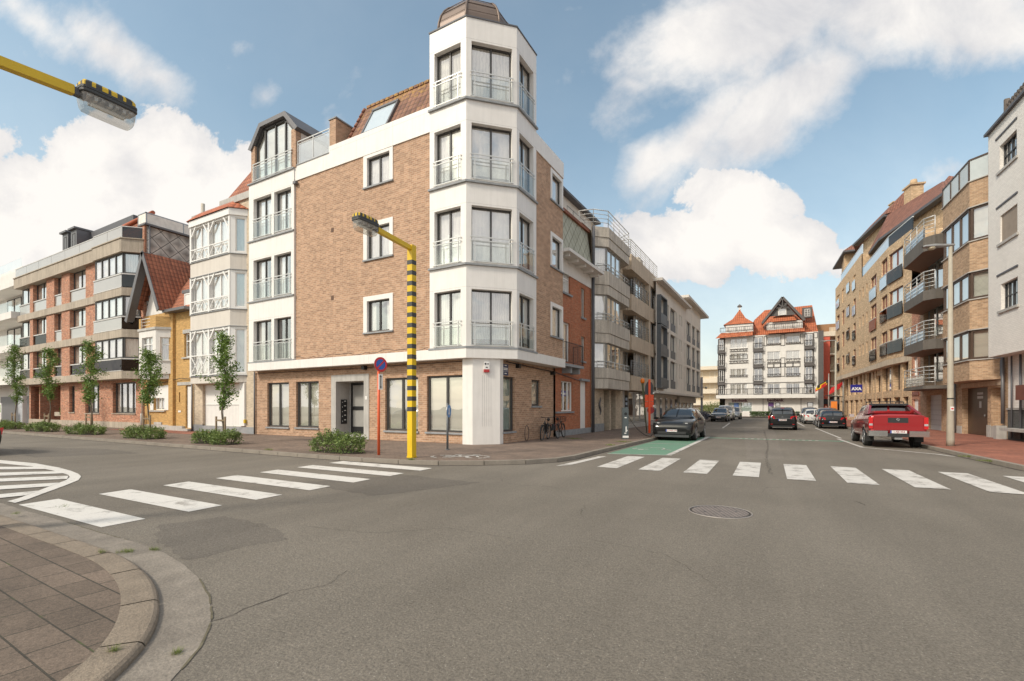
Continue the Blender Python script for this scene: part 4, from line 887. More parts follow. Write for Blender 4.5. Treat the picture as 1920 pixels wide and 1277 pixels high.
# ================================================================ ochre brick house with steep gable
b3=root('gabled_brick_house',(-35.6,19,0),'narrow ochre brick house with a steep orange tiled gable and white oriel','house')
F3=FR(0,16.2,0); F3b=FR(0,15.45,0)
holes=[(-37.3,-35.85,1.44,3.08),(-33.24,-32.5,.30,3.02),(-34.05,-33.9,1.95,2.6),(-33.4,-32.45,4.85,6.35)]
w=MB(); wall(w,F3,-38.85,-32.32,.1,7.95,holes,0,.18); w.box(F3,-35.05,-34.5,0,.16,.3,7.9); w.build('wall',Byel,b3)
shell(b3,[(-38.85,16.6),(-32.3,16.6),(-32.3,26),(-38.85,26)],0,7.9,Byel,(0,))
m=MB(); m.box(F3,-38.85,-35.05,0,.04,.1,.45); m.box(F3,-35.05,-33.3,0,.19,.1,.42); m.box(F3,-32.45,-32.3,0,.04,.1,.4); m.box(F3,-33.5,-32.4,0,.30,.1,.26); m.box(F3,-34.2,-32.4,0,.03,3.05,3.25); m.box(F3,-37.95,-35.7,0,.12,1.33,1.42);m.box(F3,-33.55,-32.4,0,.10,4.74,4.83); m.box(F3,-33.5,-32.35,0,.05,6.36,6.6); m.box(F3,-37.2,-36.2,0,.06,.45,.62); m.build('stone_trim',STL,b3)
window(b3,F3,holes[0],0,.12,2,fm=WFM,cur='s'); m=MB(); m.box(F3,-37.3,-35.85,-.10,.0,2.25,3.05); m.build('roller_shutter',WFM,b3)
m=MB(); m.box(F3,-37.75,-37.33,0,.04,1.44,3.1); m.box(F3,-35.82,-35.3,0,.04,1.44,3.1); m.build('shutter',WFM,b3)
m=MB(); m.box(F3,-33.2,-32.52,-.16,-.10,.30,3.0); d3=m.build('door',WFM,b3); m=MB(); m.box(F3,-32.68,-32.62,-.10,-.05,1.35,1.5); m.build('handle',BLK,d3)
window(b3,F3,holes[3],0,.12,1,fm=WFM,cur='p',trans=.68); m=MB(); m.box(F3,-34.08,-33.78,0,.03,1.3,1.42); m.build('house_number_plate',WFM,b3)
ori=[(-38.3,16.2),(-37.6,15.45),(-35.35,15.45),(-34.6,16.2)]; Fo=FR(-35.35,15.45,45)
m=MB(); wall(m,F3b,-37.6,-35.35,3.9,6.7,[(-37.2,-35.75,4.7,6.25)],0,.14); wall(m,Fo,0,1.06,3.9,6.7,[(.25,.85,4.7,6.2)],0,.14); m.face([(-38.3,16.2,3.9),(-37.6,15.45,3.9),(-37.6,15.45,6.7),(-38.3,16.2,6.7)]); m.prism(ori,3.82,3.9); m.prism([(-38.2,16.2),(-37.5,15.6),(-35.4,15.6),(-34.8,16.2)],3.5,3.82); m.build('oriel',WR,b3)
window(b3,F3b,(-37.2,-35.75,4.7,6.25),0,.10,2,fm=WFM,cur='p',trans=.7); window(b3,Fo,(.25,.85,4.7,6.2),0,.10,1,fm=WFM,cur='p',trans=.7)
m=MB(); m.prism([(-38.4,16.2),(-37.65,15.38),(-35.3,15.38),(-34.5,16.2)],6.7,6.86); m.box(Fo,.2,.9,0,.05,4.6,4.68); m.build('oriel_ledge',STL,b3)
m=MB(); m.box(F3b,-37.6,-37.35,-.12,.0,6.86,7.55); m.box(F3b,-36.1,-35.35,-.12,.0,6.86,7.55); m.box(Fo,0,1.0,-.12,0,6.86,7.55); m.build('balcony_parapet',Byel,b3)
barrail(b3,[(-37.35,15.5),(-36.1,15.5)],6.86,7.5,3,WFM)
# steep gable with overhanging verge boards
gp=(-37.0,12.0); gl_=(-39.35,7.55); gR_=(-34.85,7.9)
m=MB(); yo=15.35; yb=23
m.face([(gp[0],yo,gp[1]),(gp[0],yb,gp[1]),(gR_[0],yb,gR_[1]),(gR_[0],yo,gR_[1])][::-1]); m.face([(gp[0],yo,gp[1]),(gp[0],yb,gp[1]),(-38.9,yb,8.4),(-38.9,yo,8.4)])
m.face([(-35.9,16.05,7.95),(-32.3,16.05,7.95),(-32.3,18.4,11.6),(-35.9,18.4,11.6)]); m.face([(-32.3,18.4,11.6),(-38,18.4,11.6),(-38,22,8),(-32.3,22,8)]); m.build('tiled_roof',TL2,b3)
m=MB(); Fg=FR(0,yo,0)
for q in ((gp,gR_),(gp,gl_)):
    p=Vector(q[0]);e=Vector(q[1]);t=(e-p).normalized();n=Vector((-t.y,t.x)); n=n if n.y>0 else -n; m.ext(Fg,[tuple(p-n*.20),tuple(e-n*.20),tuple(e+n*.10),tuple(p+n*.10)],-.05,.0) if q[1] is gR_ else m.ext(Fg,[tuple(p-n*.22),tuple(e-n*.22),tuple(e+n*.10),tuple(p+n*.10)],-.05,.0); m.ext(Fg,[tuple(p-n*.06),tuple(e-n*.06),tuple(e-n*.01),tuple(p-n*.01)],-.5,-.05)
m.box(F3,-35.0,-32.3,-.1,.55,7.78,7.95); m.box(F3,-33.6,-32.4,-1.2,.05,8.95,9.15); m.build('verge_board',ZNC,b3)
m=MB(); m.face([(-38.6,16.25,7.95),(-35.1,16.25,7.95),(-37.0,16.25,11.4)]); m.build('gable_wall',WR,b3)
window(b3,FR(0,16.2,0),(-37.5,-36.05,7.35,9.1),0.06,.10,2,fm=WFM,cur='p')
m=MB(); m.box(F3,-33.4,-32.35,-1.2,.0,8.0,8.95); m.build('dormer_cheek',WR,b3); window(b3,F3,(-33.35,-32.4,8.02,8.9),.08,.05,1,fm=WFM,cur='p')
m=MB(); m.tube([(-38.7,16.1,.1),(-38.7,16.1,7.5)],.06,8); m.tube([(-38.5,15.98,.1),(-38.5,15.98,1.2)],.09,8); m.build('downpipe',plain('cream_pipe',(.5,.46,.40),.6),b3)
m=MB(); m.tube([(-38.6,16.1,3.4),(-36,16.08,3.25),(-33.5,16.08,3.5),(-32.4,16.1,3.4)],.02,5); m.build('cable',BLK,b3)
# ================================================================ red brick apartment block with concrete bands
b4=root('banded_apartment_block',(-50,20,0),'red brick apartment block with weathered concrete bands and smoked glass window fronts','apartment building')
F4=FR(0,15.62,0); F4b=FR(0,15.3,0); F4g=FR(0,16.2,0)
cols=[(-58.1,-57.35),(-54.3,-52.6),(-51.1,-49.5),(-46.5,-44.2)]; ops=[(-60.9,-58.1),(-57.35,-54.3),(-52.6,-51.1),(-49.5,-46.5)]
lv=[(4.15,5.06,6.5),(7.05,7.98,9.4),(9.95,10.95,12.4)]
w=MB()
for a,b in cols: w.box(F4,a,b,-.5,0,4.15,12.4)
gh4=[(-60.0,-53.2,.1,3.5),(-51.4,-50.3,1.2,3.37),(-48.3,-45.75,1.15,3.42),(-43.5,-39.9,1.17,3.44)]
wall(w,F4g,-60.4,-39.0,.1,3.7,gh4,0,.25); w.box(F4g,-39.25,-38.6,-12,.02,.1,14.35); w.box(F4g,-60,-53.2,-2.6,-2.5,.1,3.5); w.box(F4g,-58.7,-58.5,-2.5,-.2,.1,3.5); w.box(F4g,-56.4,-55.9,-2.5,-1.2,.1,1.1); w.box(F4g,-54.5,-53.2,-.8,-.7,.1,.9); w.build('wall',Bred,b4)
shell(b4,[(-60.9,16.6),(-38.7,16.6),(-38.7,27),(-60.9,27)],0,13.2,Bred,(0,))
bp4=[(-44.2,15.3),(-39.75,15.3),(-38.95,16.1),(-38.95,16.3),(-44.2,16.3)]
m=MB()
for z0,z1 in ((3.62,4.15),(6.5,7.05),(9.4,9.95)): m.box(F4,-60.95,-44.2,-.7,.10,z0,z1); m.prism(bp4,z0,z1)
m.box(F4,-60.95,-44.2,-.7,.30,12.4,13.3); m.prism([(-44.2,15.22),(-39.65,15.22),(-38.7,16.15),(-38.7,16.4),(-44.2,16.4)],12.4,13.3); m.box(F4,-60.97,-44.2,-.7,.36,13.3,13.37); m.prism([(-44.2,15.16),(-39.6,15.16),(-38.65,16.1),(-38.65,16.4),(-44.2,16.4)],13.3,13.37)
m.box(F4g,-60.4,-39,-.02,.04,.1,.55); m.box(F4g,-56.2,-53.3,-.7,-.5,.85,1.2); m.build('concrete_band',CON,b4)
Fc4=FR(-39.75,15.3,45)
for (z0,zm,z1) in lv:
    for (a,b) in ops:
        g=GLG if z0>9 or (z0>6.9 and a<-49 and a>-53 or (z0>6.9 and a>-50)) else GLK
        m=MB(); m.box(F4,a,b,-.16,-.08,z0+.05,zm-.10); m.build('spandrel_glass',g,b4); m=MB(); m.box(F4,a,b,-.2,-.02,zm-.10,zm-.02); m.box(F4,a,b,-.18,-.04,z0,z0+.05); m.build('spandrel_rail',plain('pale_aluminium',(.60,.57,.54),.4,.2),b4)
        window(b4,F4,(a,b,zm,z1),0,.26,2 if b-a>2 else 1,cur='p' if random.random()<.6 else 's')
    g=GLG if z0>5 else GLK
    m=MB(); m.box(F4b,-44.2,-39.75,-.06,-.01,z0+.05,zm-.10); m.build('spandrel_glass',g,b4); m=MB(); m.box(Fc4,0,1.1,-.06,-.01,z0+.05,zm-.10); m.build('spandrel_glass',GLK,b4)
    m=MB(); m.box(F4b,-44.2,-39.75,-.12,.03,zm-.10,zm-.02); m.box(Fc4,0,1.15,-.12,.03,zm-.10,zm-.02); m.box(F4b,-44.2,-39.75,-.1,0.02,z0,z0+.05); m.build('spandrel_rail',plain('pale_aluminium',(.60,.57,.54),.4),b4)
    window(b4,F4b,(-44.2,-39.82,zm,z1),0,.10,4,cur='s',fw=.09); window(b4,Fc4,(.08,1.05,zm,z1),0,.10,1,cur='p' if z0>5 else 's',fw=.09)
m=MB()
for i in range(6): a=-60.9+i*(16.7/6); m.box(F4,a+.02,a+16.7/6-.02,.16,.20,13.40,14.15)
for i in range(2): a=-44.2+i*2.27; m.box(F4b,a+.02,a+2.25,-.04,0,13.40,14.15)
m.build('terrace_glass',GLG,b4)
m=MB(); m.box(Fc4,.05,1.3,-.04,0,13.40,14.15); m.build('terrace_glass',GLK,b4); m=MB(); m.box(F4,-60.9,-44.2,.14,.22,14.15,14.21); m.box(F4b,-44.2,-39.75,-.06,.02,14.15,14.21); m.box(Fc4,0,1.4,-.06,.02,14.15,14.21); m.build('terrace_rail',plain('pale_aluminium',(.60,.57,.54),.4),b4)
for (a,b,c,e) in gh4[1:]: window(b4,F4g,(a,b,c,e),0,.2,{1:1,2:3,3:4}[gh4.index((a,b,c,e))],cur='p',fw=.10,sill=CON)
# slate hung flank wall of the block, above the gabled house
k=NT('embossed_grey_slates'); v,ob=wallvec(k); mp=k.n('ShaderNodeMapping'); k.l(v,mp.inputs[0]); mp.inputs['Rotation'].default_value=(0,0,R_(45)); mp.inputs['Scale'].default_value=(1.25,1.25,1)
sp_=k.n('ShaderNodeSeparateXYZ'); k.l(mp.outputs[0],sp_.inputs[0]); fx=k.math('FRACT',sp_.outputs[0],0); fy=k.math('FRACT',sp_.outputs[1],0)
ax=k.math('ABSOLUTE',k.math('SUBTRACT',fx,.5),0); ay=k.math('ABSOLUTE',k.math('SUBTRACT',fy,.5),0); mxx=k.math('MAXIMUM',ax,ay)
col=k.mix(1,k.ramp(mxx,(.30,.27,.24),(.62,.57,.51),.1,.42),k.ramp(k.noise(ob,1.6,6),(.55,.55,.55),(1.15,1.15,1.15),.3,.7),'MULTIPLY'); eg=k.math('GREATER_THAN',mxx,.47); col=k.mix(eg,col,(.12,.11,.10)); k.l(col,k.b.inputs['Base Color']); k.b.inputs['Roughness'].default_value=.8; k.bump(k.math('SUBTRACT',0.5,mxx),1.0,.08); SLT=k.m
m=MB(); m.face([(-38.55,16.3,8.0),(-38.55,26,8.0),(-38.55,26,14.3),(-38.55,16.3,14.3)]); m.build('slate_flank_wall',SLT,b4)
m=MB(); m.box(WF,-39.4,-38.35,-26,-16.1,14.33,14.45); m.tube([(-38.4,16.4,8),(-38.4,16.4,14.3)],.06,8); m.build('coping',ZNC,b4)
m=MB()
for y in (16.25,18.6,21,23.4): m.box(WF,-38.52,-38.46,-y-.04,-y+.02,14.45,15.2)
m.box(WF,-38.52,-38.46,-23.5,-16.2,15.18,15.24); m.box(WF,-39.6,-38.46,-16.25,-16.2,15.18,15.24); m.box(WF,-39.6,-39.54,-16.25,-16.2,14.45,15.2); m.build('roof_railing',STEEL,b4)
m=MB(); m.box(WF,-38.5,-38.48,-23.4,-16.2,14.5,15.16); m.box(WF,-39.55,-38.5,-16.24,-16.22,14.5,15.16); m.build('roof_screen',plain('translucent_screen',(.80,.75,.68),.5),b4)
m=MB(); m.tube([(-39.5,20.5,14.4),(-39.5,20.5,17.6)],.14,10); m.box(WF,-39.5,-38.8,-22.8,-22,14.4,15.9); m.build('chimney',CON2,b4)
# set back attic
m=MB(); m.face([(-54.5,17.0,13.4),(-40.4,17.0,13.4),(-40.4,17.6,16.0),(-52.2,17.6,15.6)][::-1]); m.build('tiled_roof',TL2,b4)
m=MB(); m.prism([(-54.5,17.9),(-44.5,17.9),(-44.5,24),(-54.5,24)],13.3,16.85); m.prism([(-44.5,17.6),(-40.4,17.6),(-40.4,24),(-44.5,24)],13.3,14.7); m.face([(-40.35,17.6,14.7),(-40.35,24,14.7),(-40.35,21,16.5)]); m.build('attic_wall',ZND,b4)
m=MB(); m.tube([(-52.4,17.5,15.55),(-46.5,17.5,15.8),(-40.4,17.5,16.05)],.14,8); m.build('ridge_tile',plain('red_ridge_clay',(.42,.12,.06),.8),b4)
for u in (-55.4,-53.6):
    m=MB(); m.box(FR(0,17.0,0),u,u+1.2,-4,0,13.3,16.9); m.box(FR(0,17.0,0),u-.1,u+1.3,-4,.2,16.9,17.05); m.build('attic_dormer',ZNC,b4); window(b4,FR(0,17,0),(u+.3,u+.9,14.8,16.6),.06,.04,1,cur='s')
# ================================================================ white modern block at far left
b5=root('white_modern_block',(-66,20,0),'white modern apartment block with clear glass balcony fronts, cut by the left edge','apartment building')
F5=FR(0,15.9,0)
shell(b5,[(-75,17.2),(-60.95,17.2),(-60.95,27),(-75,27)],0,13.6,WR,())
m=MB()
for z in (3.7,6.7,9.75): m.box(F5,-75,-60.95,-1.5,.75,z,z+.62)
m.box(F5,-75,-60.95,-1.5,.35,12.9,14.15); m.box(F5,-75,-62.5,-1.5,-.4,14.15,15.0); m.box(F5,-61.9,-60.95,-.3,0,.1,3.7); m.build('balcony_slab',WR,b5)
m=MB()
for z in (4.32,7.32,10.37): m.box(F5,-75,-61.0,.66,.70,z,z+.95); m.box(F5,-61.04,-61.0,-.3,.7,z,z+.95)
m.box(F5,-75,-63,-.5,-.46,15,15.9); m.build('balcony_glass',GLC,b5)
for z in (4.32,7.32,10.37): window(b5,FR(0,17.1,0),(-64.6,-61.2,z,z+2.3),0,.0,2,cur='g'); window(b5,FR(0,17.1,0),(-70,-66,z,z+2.3),0,.0,2,cur='p')
m=MB(); m.box(F5,-72,-62,-1.6,-1.2,.1,2.7); m.build('garage_door',ZNC,b5); m=MB(); m.box(F5,-62,-61,-.1,.02,.1,3.7); m.build('stone_pier',plain('pale_grey_stone',(.42,.43,.45),.6),b5)
m=MB(); m.box(FR(0,18,0),-62.8,-55.5,-3,-1.0,14.2,15.4); m.box(FR(0,18,0),-62.2,-61.2,-3,-.6,15.3,16.1); m.box(FR(0,18,0),-60.4,-59.4,-3,-.6,15.4,16.3); m.build('attic_wall',ZND,b5)
# ================================================================ right street, left side; frames run away from the viewer
def FRL(o): a=89.1; t=R_(a); n=(math.sin(t),-math.cos(t)); return FR(-10+n[0]*o,23.2+n[1]*o,a)
K0=FRL(0)
def LP(u,d): p=K0.P(u,d,0); return (p[0],p[1])
# ---- orange brick town house
c2=root('orange_brick_town_house',(-12,25,0),'narrow orange brick town house with a white cornice and iron balcony','house')
hs=[(-.30,1.22,1.42,3.02),(2.33,3.27,.30,3.13),(-.5,.87,6.2-2.2+.1,6.18),(2.45,3.05,4.32,5.72),(-.5,.9,7.75,9.05),(2.45,3.05,6.83,8.5)]
w=MB(); wall(w,K0,-1.0,4.05,.1,9.6,hs,0,.2); w.build('wall',Borg,c2)
p=[LP(-1,-.5),LP(4.05,-.5),LP(4.05,-10),LP(-1,-10)]; shell(c2,p,0,10.6,Borg,(0,))
m=MB(); m.box(K0,-1,4.05,0,.03,.1,.42); m.box(K0,-1,1.3,0,.08,1.32,1.41); m.box(K0,2.15,3.45,0,.16,3.14,3.26); m.box(K0,-.6,1.05,0,.10,7.64,7.74); m.box(K0,2.4,3.1,0,.08,6.72,6.82); m.box(K0,2.4,3.1,0,.08,4.2,4.3); m.box(K0,-1,1.35,0,.62,3.72,3.86); m.box(K0,-.2,-.0,0,.5,3.42,3.72); m.box(K0,.9,1.1,0,.5,3.42,3.72); m.build('stone_trim',STN,c2)
window(c2,K0,hs[0],0,.08,3,fm=WFM,cur='o'); window(c2,K0,hs[2],0,.1,2,fm=WFM,cur='s',fw=.08); window(c2,K0,hs[3],0,.08,1,fm=STL,cur='s'); window(c2,K0,hs[4],0,.1,3,fm=WFM,cur='s',trans=.6,bars=(6,2)); window(c2,K0,hs[5],0,.08,1,fm=STL,cur='s')
m=MB(); m.box(K0,2.33,3.27,-.15,-.08,.3,3.13); m.build('door',WFM,c2)
q=[K0.P(u,d,0)[:2] for u,d in ((-.95,.02),(-.95,.58),(1.3,.58),(1.3,.02))]; barrail(c2,q,3.88,4.95,1,BLK,posts=2,r=.014,name='iron_balcony',bal=.10)
m=MB(); m.box(K0,-1,4.1,-.1,.05,8.75,9.5); m.build('frieze',WR,c2)
m=MB(); m.box(K0,-1,4.15,-.1,.78,9.52,9.68)
for u in (-.6,.5,1.6,2.7,3.7): m.box(K0,u-.07,u+.07,0,.62,9.36,9.52)
m.build('cornice',WR,c2)
k=NT('pale_diamond_slates'); v,ob=wallvec(k); mp=k.n('ShaderNodeMapping'); k.l(v,mp.inputs[0]); mp.inputs['Rotation'].default_value=(0,0,R_(45)); mp.inputs['Scale'].default_value=(2.1,2.1,1); sp_=k.n('ShaderNodeSeparateXYZ'); k.l(mp.outputs[0],sp_.inputs[0]); mxx=k.math('MAXIMUM',k.math('ABSOLUTE',k.math('SUBTRACT',k.math('FRACT',sp_.outputs[0],0),.5),0),k.math('ABSOLUTE',k.math('SUBTRACT',k.math('FRACT',sp_.outputs[1],0),.5),0))
col=k.mix(k.math('GREATER_THAN',mxx,.46),k.ramp(k.noise(ob,1.2,5),(.36,.36,.28),(.46,.46,.37)),(.16,.15,.12)); k.l(col,k.b.inputs['Base Color']); k.b.inputs['Roughness'].default_value=.8
m=MB(); m.face([K0.P(-1,.1,9.7),K0.P(4.05,.1,9.7),K0.P(4.05,-.25,12.2),K0.P(-1,-.25,12.2)]); m.face([K0.P(4.05,.1,9.7),K0.P(4.05,-3,9.7),K0.P(4.05,-3,12.2),K0.P(4.05,-.25,12.2)]); m.build('slate_mansard',k.m,c2)
m=MB(); m.box(K0,-1,4.1,-.45,-.1,12.18,12.34); m.face([K0.P(-1,-.2,12.3),K0.P(4.05,-.2,12.3),K0.P(4.05,-4,13.2),K0.P(-1,-4,13.2)]); m.build('tiled_roof',TL2,c2)
m=MB(); m.tube([K0.P(4.0,.12,.1),K0.P(4.0,.12,9.5)],.06,8); m.tube([K0.P(4.05,.15,9.6),K0.P(4.05,.15,12.2)],.09,8); m.tube([K0.P(-1,.05,3.4),K0.P(2,.05,3.15),K0.P(2.2,.05,3.15)],.02,5); m.build('downpipe',ZND,c2)
# ---- concrete building with angled bays
c3=root('angled_bay_apartment_house',(-13,30,0),'grey concrete apartment house with angled glazed bays and curved balcony fronts','apartment building')
w=MB(); wall(w,K0,4.05,10.3,.1,12.8,[(6.3,7.4,.1,2.75),(7.75,8.7,.1,2.75)]+[(7.6,9.1,a,b) for a,b in ((4.0,5.6),(7.0,8.6),(10.0,11.6))],0,.5); w.build('wall',Bcrm,c3)
shell(c3,[LP(4.05,-.6),LP(10.3,-.6),LP(10.3,-11),LP(4.05,-11)],0,12.9,Bcrm,(0,))
bal=[LP(4.25,0),LP(5.05,.75),LP(9.35,.75),LP(9.9,0),]
m=MB()
for z0,z1,zb in ((2.78,3.40,4.02),(5.58,6.15,6.95),(8.52,9.1,9.95),(11.45,12.0,12.62)):
    m.prism(bal[::-1][::-1],z0,z1-.01); m.prism([LP(4.2,0),LP(5.03,.79),LP(9.4,.79),LP(9.95,0)],z1+.015,zb)
m.build('concrete_balcony',CON2,c3)
K7=FRL(.62); Kc=FR(*LP(4.45,.0),89.1-45)
for z0,z1 in ((4.02,5.58),(6.95,8.52),(9.95,11.45)):
    window(c3,K7,(5.15,7.7,z0,z1),0,.0,3,fm=plain('grey_aluminium',(.34,.33,.31),.4,.2),cur='s' if z0>5 else None); window(c3,Kc,(.02,.86,z0,z1),0,.0,1,fm=MATS['grey_aluminium'],cur='v')
    window(c3,K0,(7.7,9.05,z0,z1),0,.3,1,fm=MATS['grey_aluminium'],cur='s')
for z in (4.02,6.95,9.95): barrail(c3,[LP(4.4,.25),LP(5.1,.74),LP(9.35,.74),LP(9.8,.15)],z,z+.42,2,RAILW,posts=1.0,r=.022)
barrail(c3,[LP(4.1,-.8),LP(4.3,.05),LP(5.05,.72),LP(9.35,.72),LP(9.9,0),LP(9.9,-1)],12.65,13.65,4,RAILW,posts=1.2,r=.022)
m=MB(); m.box(K0,-1.0,9.9,-4,-2.0,12.9,15.0); m.build('penthouse',BGE,c3); window(c3,FRL(-2.0),(1.8,3.6,13.3,14.4),.0,.0,1,cur='bl'); window(c3,FRL(-2.0),(5,8,13.0,14.6),.0,.0,3,cur='s')
m=MB(); m.box(K0,-1.4,10.2,-4.2,-1.6,15.0,15.15); m.build('coping',ZND,c3)
m=MB(); m.box(K0,6.35,7.35,-.5,-.45,.1,2.7); m.box(K0,7.8,8.65,-.5,-.45,.1,2.7); m.build('door',plain('dark_brown_door',(.06,.045,.035),.5),c3); m=MB(); m.box(K0,4.05,6.3,0,.03,.1,.6); m.build('plinth',STN,c3)
m=MB(); pts=[K0.P(5.45+.12*math.sin(t*6.28/10),.06,1.15+t*.085) for t in range(14)]; m.tube(pts,[.02+.05*math.sin(math.pi*t/13) for t in range(14)],6); m.build('wall_ornament',ZNC,c3)
m=MB(); m.tube([K0.P(4.2,.1,.1),K0.P(4.2,.1,12.6)],.07,8); m.build('downpipe',ZND,c3)
# ---- tan concrete frame building with shop front
c4=root('tan_concrete_apartment_house',(-13,37,0),'tan concrete apartment house with recessed balconies, roof railing and glazed shop front','apartment building')
F7=FRL(.62)
zf=[(3.9,5.75),(6.8,8.55),(9.7,11.45)]
m=MB(); 
for z0,z1 in ((2.85,3.9),(5.75,6.8),(8.55,9.7),(11.45,12.55)): m.box(F7,10.35,18.2,-1.8,0,z0,z1); m.box(F7,10.15,10.35,-1.8,-.35,z0,z1)
for a,b in ((15.3,15.75),(17.9,18.2)): m.box(F7,a,b,-1.6,-.02,3.9,11.45)
m.build('concrete_frame',COT,c4)
shell(c4,[LP(10.35,-.9),LP(18.2,-.9),LP(18.2,-11),LP(10.35,-11)],0,12.3,COT,())
for z0,z1 in zf:
    window(c4,F7,(12.6,15.25,z0,z1),0,.35,3,fm=MATS['grey_aluminium'],cur='s'); window(c4,F7,(15.8,17.85,z0,z1),0,.2,2,fm=MATS['grey_aluminium'],cur='s'); window(c4,F7,(10.5,12.4,z0,z1),0,.9,2,fm=MATS['grey_aluminium'],cur='p')
    barrail(c4,[F7.P(u,-.05,0)[:2] for u in (10.4,15.25)],z0,z0+1.05,6,STEEL,posts=1.0,r=.02); barrail(c4,[F7.P(u,-.05,0)[:2] for u in (15.8,17.85)],z0,z0+1.05,6,STEEL,posts=1.0,r=.02)
barrail(c4,[F7.P(10.4,-1.5,0)[:2]]+[F7.P(u,-.08,0)[:2] for u in (10.4,18.15)],12.55,13.6,6,RAILW,posts=1.3,r=.024)
m=MB(); m.box(F7,18.2,19.0,-3,-1.5,12.3,14.5); m.box(F7,18.3,18.9,-2.8,-1.7,14.5,14.75); m.build('chimney',CON2,c4)
window(c4,K0,(11.6,18.0,.45,2.8),0,-.02,4,fm=MATS['grey_aluminium'],cur=None); m=MB(); m.box(K0,10.4,18.2,-.1,.3,.1,.42); m.box(K0,10.35,10.75,-.6,.0,.1,2.85); m.build('shop_plinth',STL,c4)
m=MB(); m.box(K0,10.85,11.5,-.05,.0,.9,2.5); pn=m.build('notice_panel',DARK,c4); m=MB()
for i in range(4): m.box(K0,10.95,11.4,.0,.01,1.1+i*.34,1.3+i*.34)
m.build('notice_sheet',plain('pale_blue_paper',(.35,.42,.5),.6),pn)
# ---- beige block with oversailing cornices
c5=root('beige_cornice_apartment_block',(-14,50,0),'long beige rendered apartment block with dark window strips and oversailing flat cornices','apartment building')
F8=FRL(.82)
zf=[(3.25,6.05),(6.35,8.7)]; 
rows5=[(3.3,5.15+1.0),(6.7-.5,8.75),(8.75+.3,10.9)]; rows5=[(3.35,5.9),(5.95+.2,8.05+.35),(8.72,10.85)]
cw=[(17.0,19.2),(19.8,21.5),(22.1,24.4)]
w=MB(); hs5=[(a,b,c,e) for a,b in cw for c,e in rows5]+[(24.7,25.1,c,e) for c,e in rows5]+[(26.2,26.6,c+1.1,e) for c,e in rows5]+[(27.1,27.5,c+1.1,e) for c,e in rows5]+[(28.9,29.3,c,e) for c,e in rows5]+[(a,b,c,e) for a,b in ((30.0,32.4),(33.3,35.3),(36.2,38.5)) for c,e in rows5]
wall(w,F8,16.6,39.0,2.95,12.2,hs5,0,.22); w.box(K0,16.6,39.0,-.02,.0,.1,3.0); w.box(F8,38.95,39.0,-8,0,2.95,13)
w.build('wall',GRP,c5)
shell(c5,[LP(18.2,-.1),LP(39,-.1),LP(39,-12),LP(18.2,-12)],0,12.2,GRP,())
for (a,b,c,e) in hs5: window(c5,F8,(a,b,c,e),0,.18,2 if b-a>1.2 else 1,fm=plain('slate_frame',(.10,.11,.12),.5),cur='s' if random.random()<.6 else 'p',fw=.09,trans=0 if e-c<2 else .32)
for (c,e) in rows5:
    m=MB(); m.box(F8,16.9,17.0,0,.34,c-.15,e+.1); m.box(F8,19.2,19.3,0,.34,c-.15,e+.1); m.box(F8,17.0,19.2,0,.34,e,e+.1); m.box(F8,17.0,19.2,0,.34,c-.15,c-.02); m.box(F8,17.0,19.2,.30,.33,c,c+.75); m.build('bay_frame',MATS['slate_frame'],c5)
    for a,b in cw[1:]+[(30.0,32.4),(33.3,35.3),(36.2,38.5)]: m=MB(); m.box(F8,a,b,-.06,-.02,c+.02,c+.72); m.build('slate_spandrel',MATS['slate_frame'],c5)
m=MB(); m.box(F8,16.5,29.8,-3,.55,12.0,12.22); m.box(F8,28.2,42.0,-3,.55,12.95,13.2); m.box(F8,16.2,39.2,-1.5,.35,2.78,2.97); m.box(F8,28.6,39.0,-3,-.02,12.2,12.95); m.build('cornice',BGE,c5)
m=MB(); m.box(F8,25.5,29,-4,-1.4,12.2,14.2); m.build('rooftop_block',plain('pale_slate',(.42,.41,.37),.85,streak=.3),c5)
m=MB()
for i in range(9): u=19.2+i*2.2; m.box(K0,u,u+.75,.02,.05,.6,2.45)
m.build('ground_floor_window',plain('dark_pane',(.05,.055,.06),.08,spec=.8),c5)
m=MB(); m.box(K0,18.3,39,.0,.04,.1,.5); m.build('plinth',STN,c5)
m=MB(); m.box(K0,29,39,.1,.3,2.1,2.75); m.build('shop_fascia',BGE,c5); m=MB(); text_mb(m,'IMMO',K0,35.5,.31,2.45,.45); 
# ---- far curved-balcony building
fb=root('cream_balcony_apartment_block',(-14,108,0),'cream apartment block with long rounded balconies, far behind the lamp post','apartment building')
FF=FR(0,105,0); m=MB(); m.prism([(-40,106),(-10.6,106),(-10.6,118),(-40,118)],0,9.6); m.build('wall',plain('cream_render',(.66,.56,.42),.8,var=.05),fb)
m=MB()
for z in (2.0,4.4,6.6,9.3): m.box(FF,-40,-10.6,-1,.4,z,z+.9 if z<9 else z+.7)
m.build('balcony_front',plain('cream_concrete',(.72,.63,.50),.8,var=.05),fb)
for z in (.2,2.95,5.35,7.55):
    for i in range(6): window(fb,FF,(-16-i*3.4+3.2,-16-i*3.4+5.2,z+.1,z+1.4),-1,-.02,2,cur='s' if i%2 else None,fm=WFM)
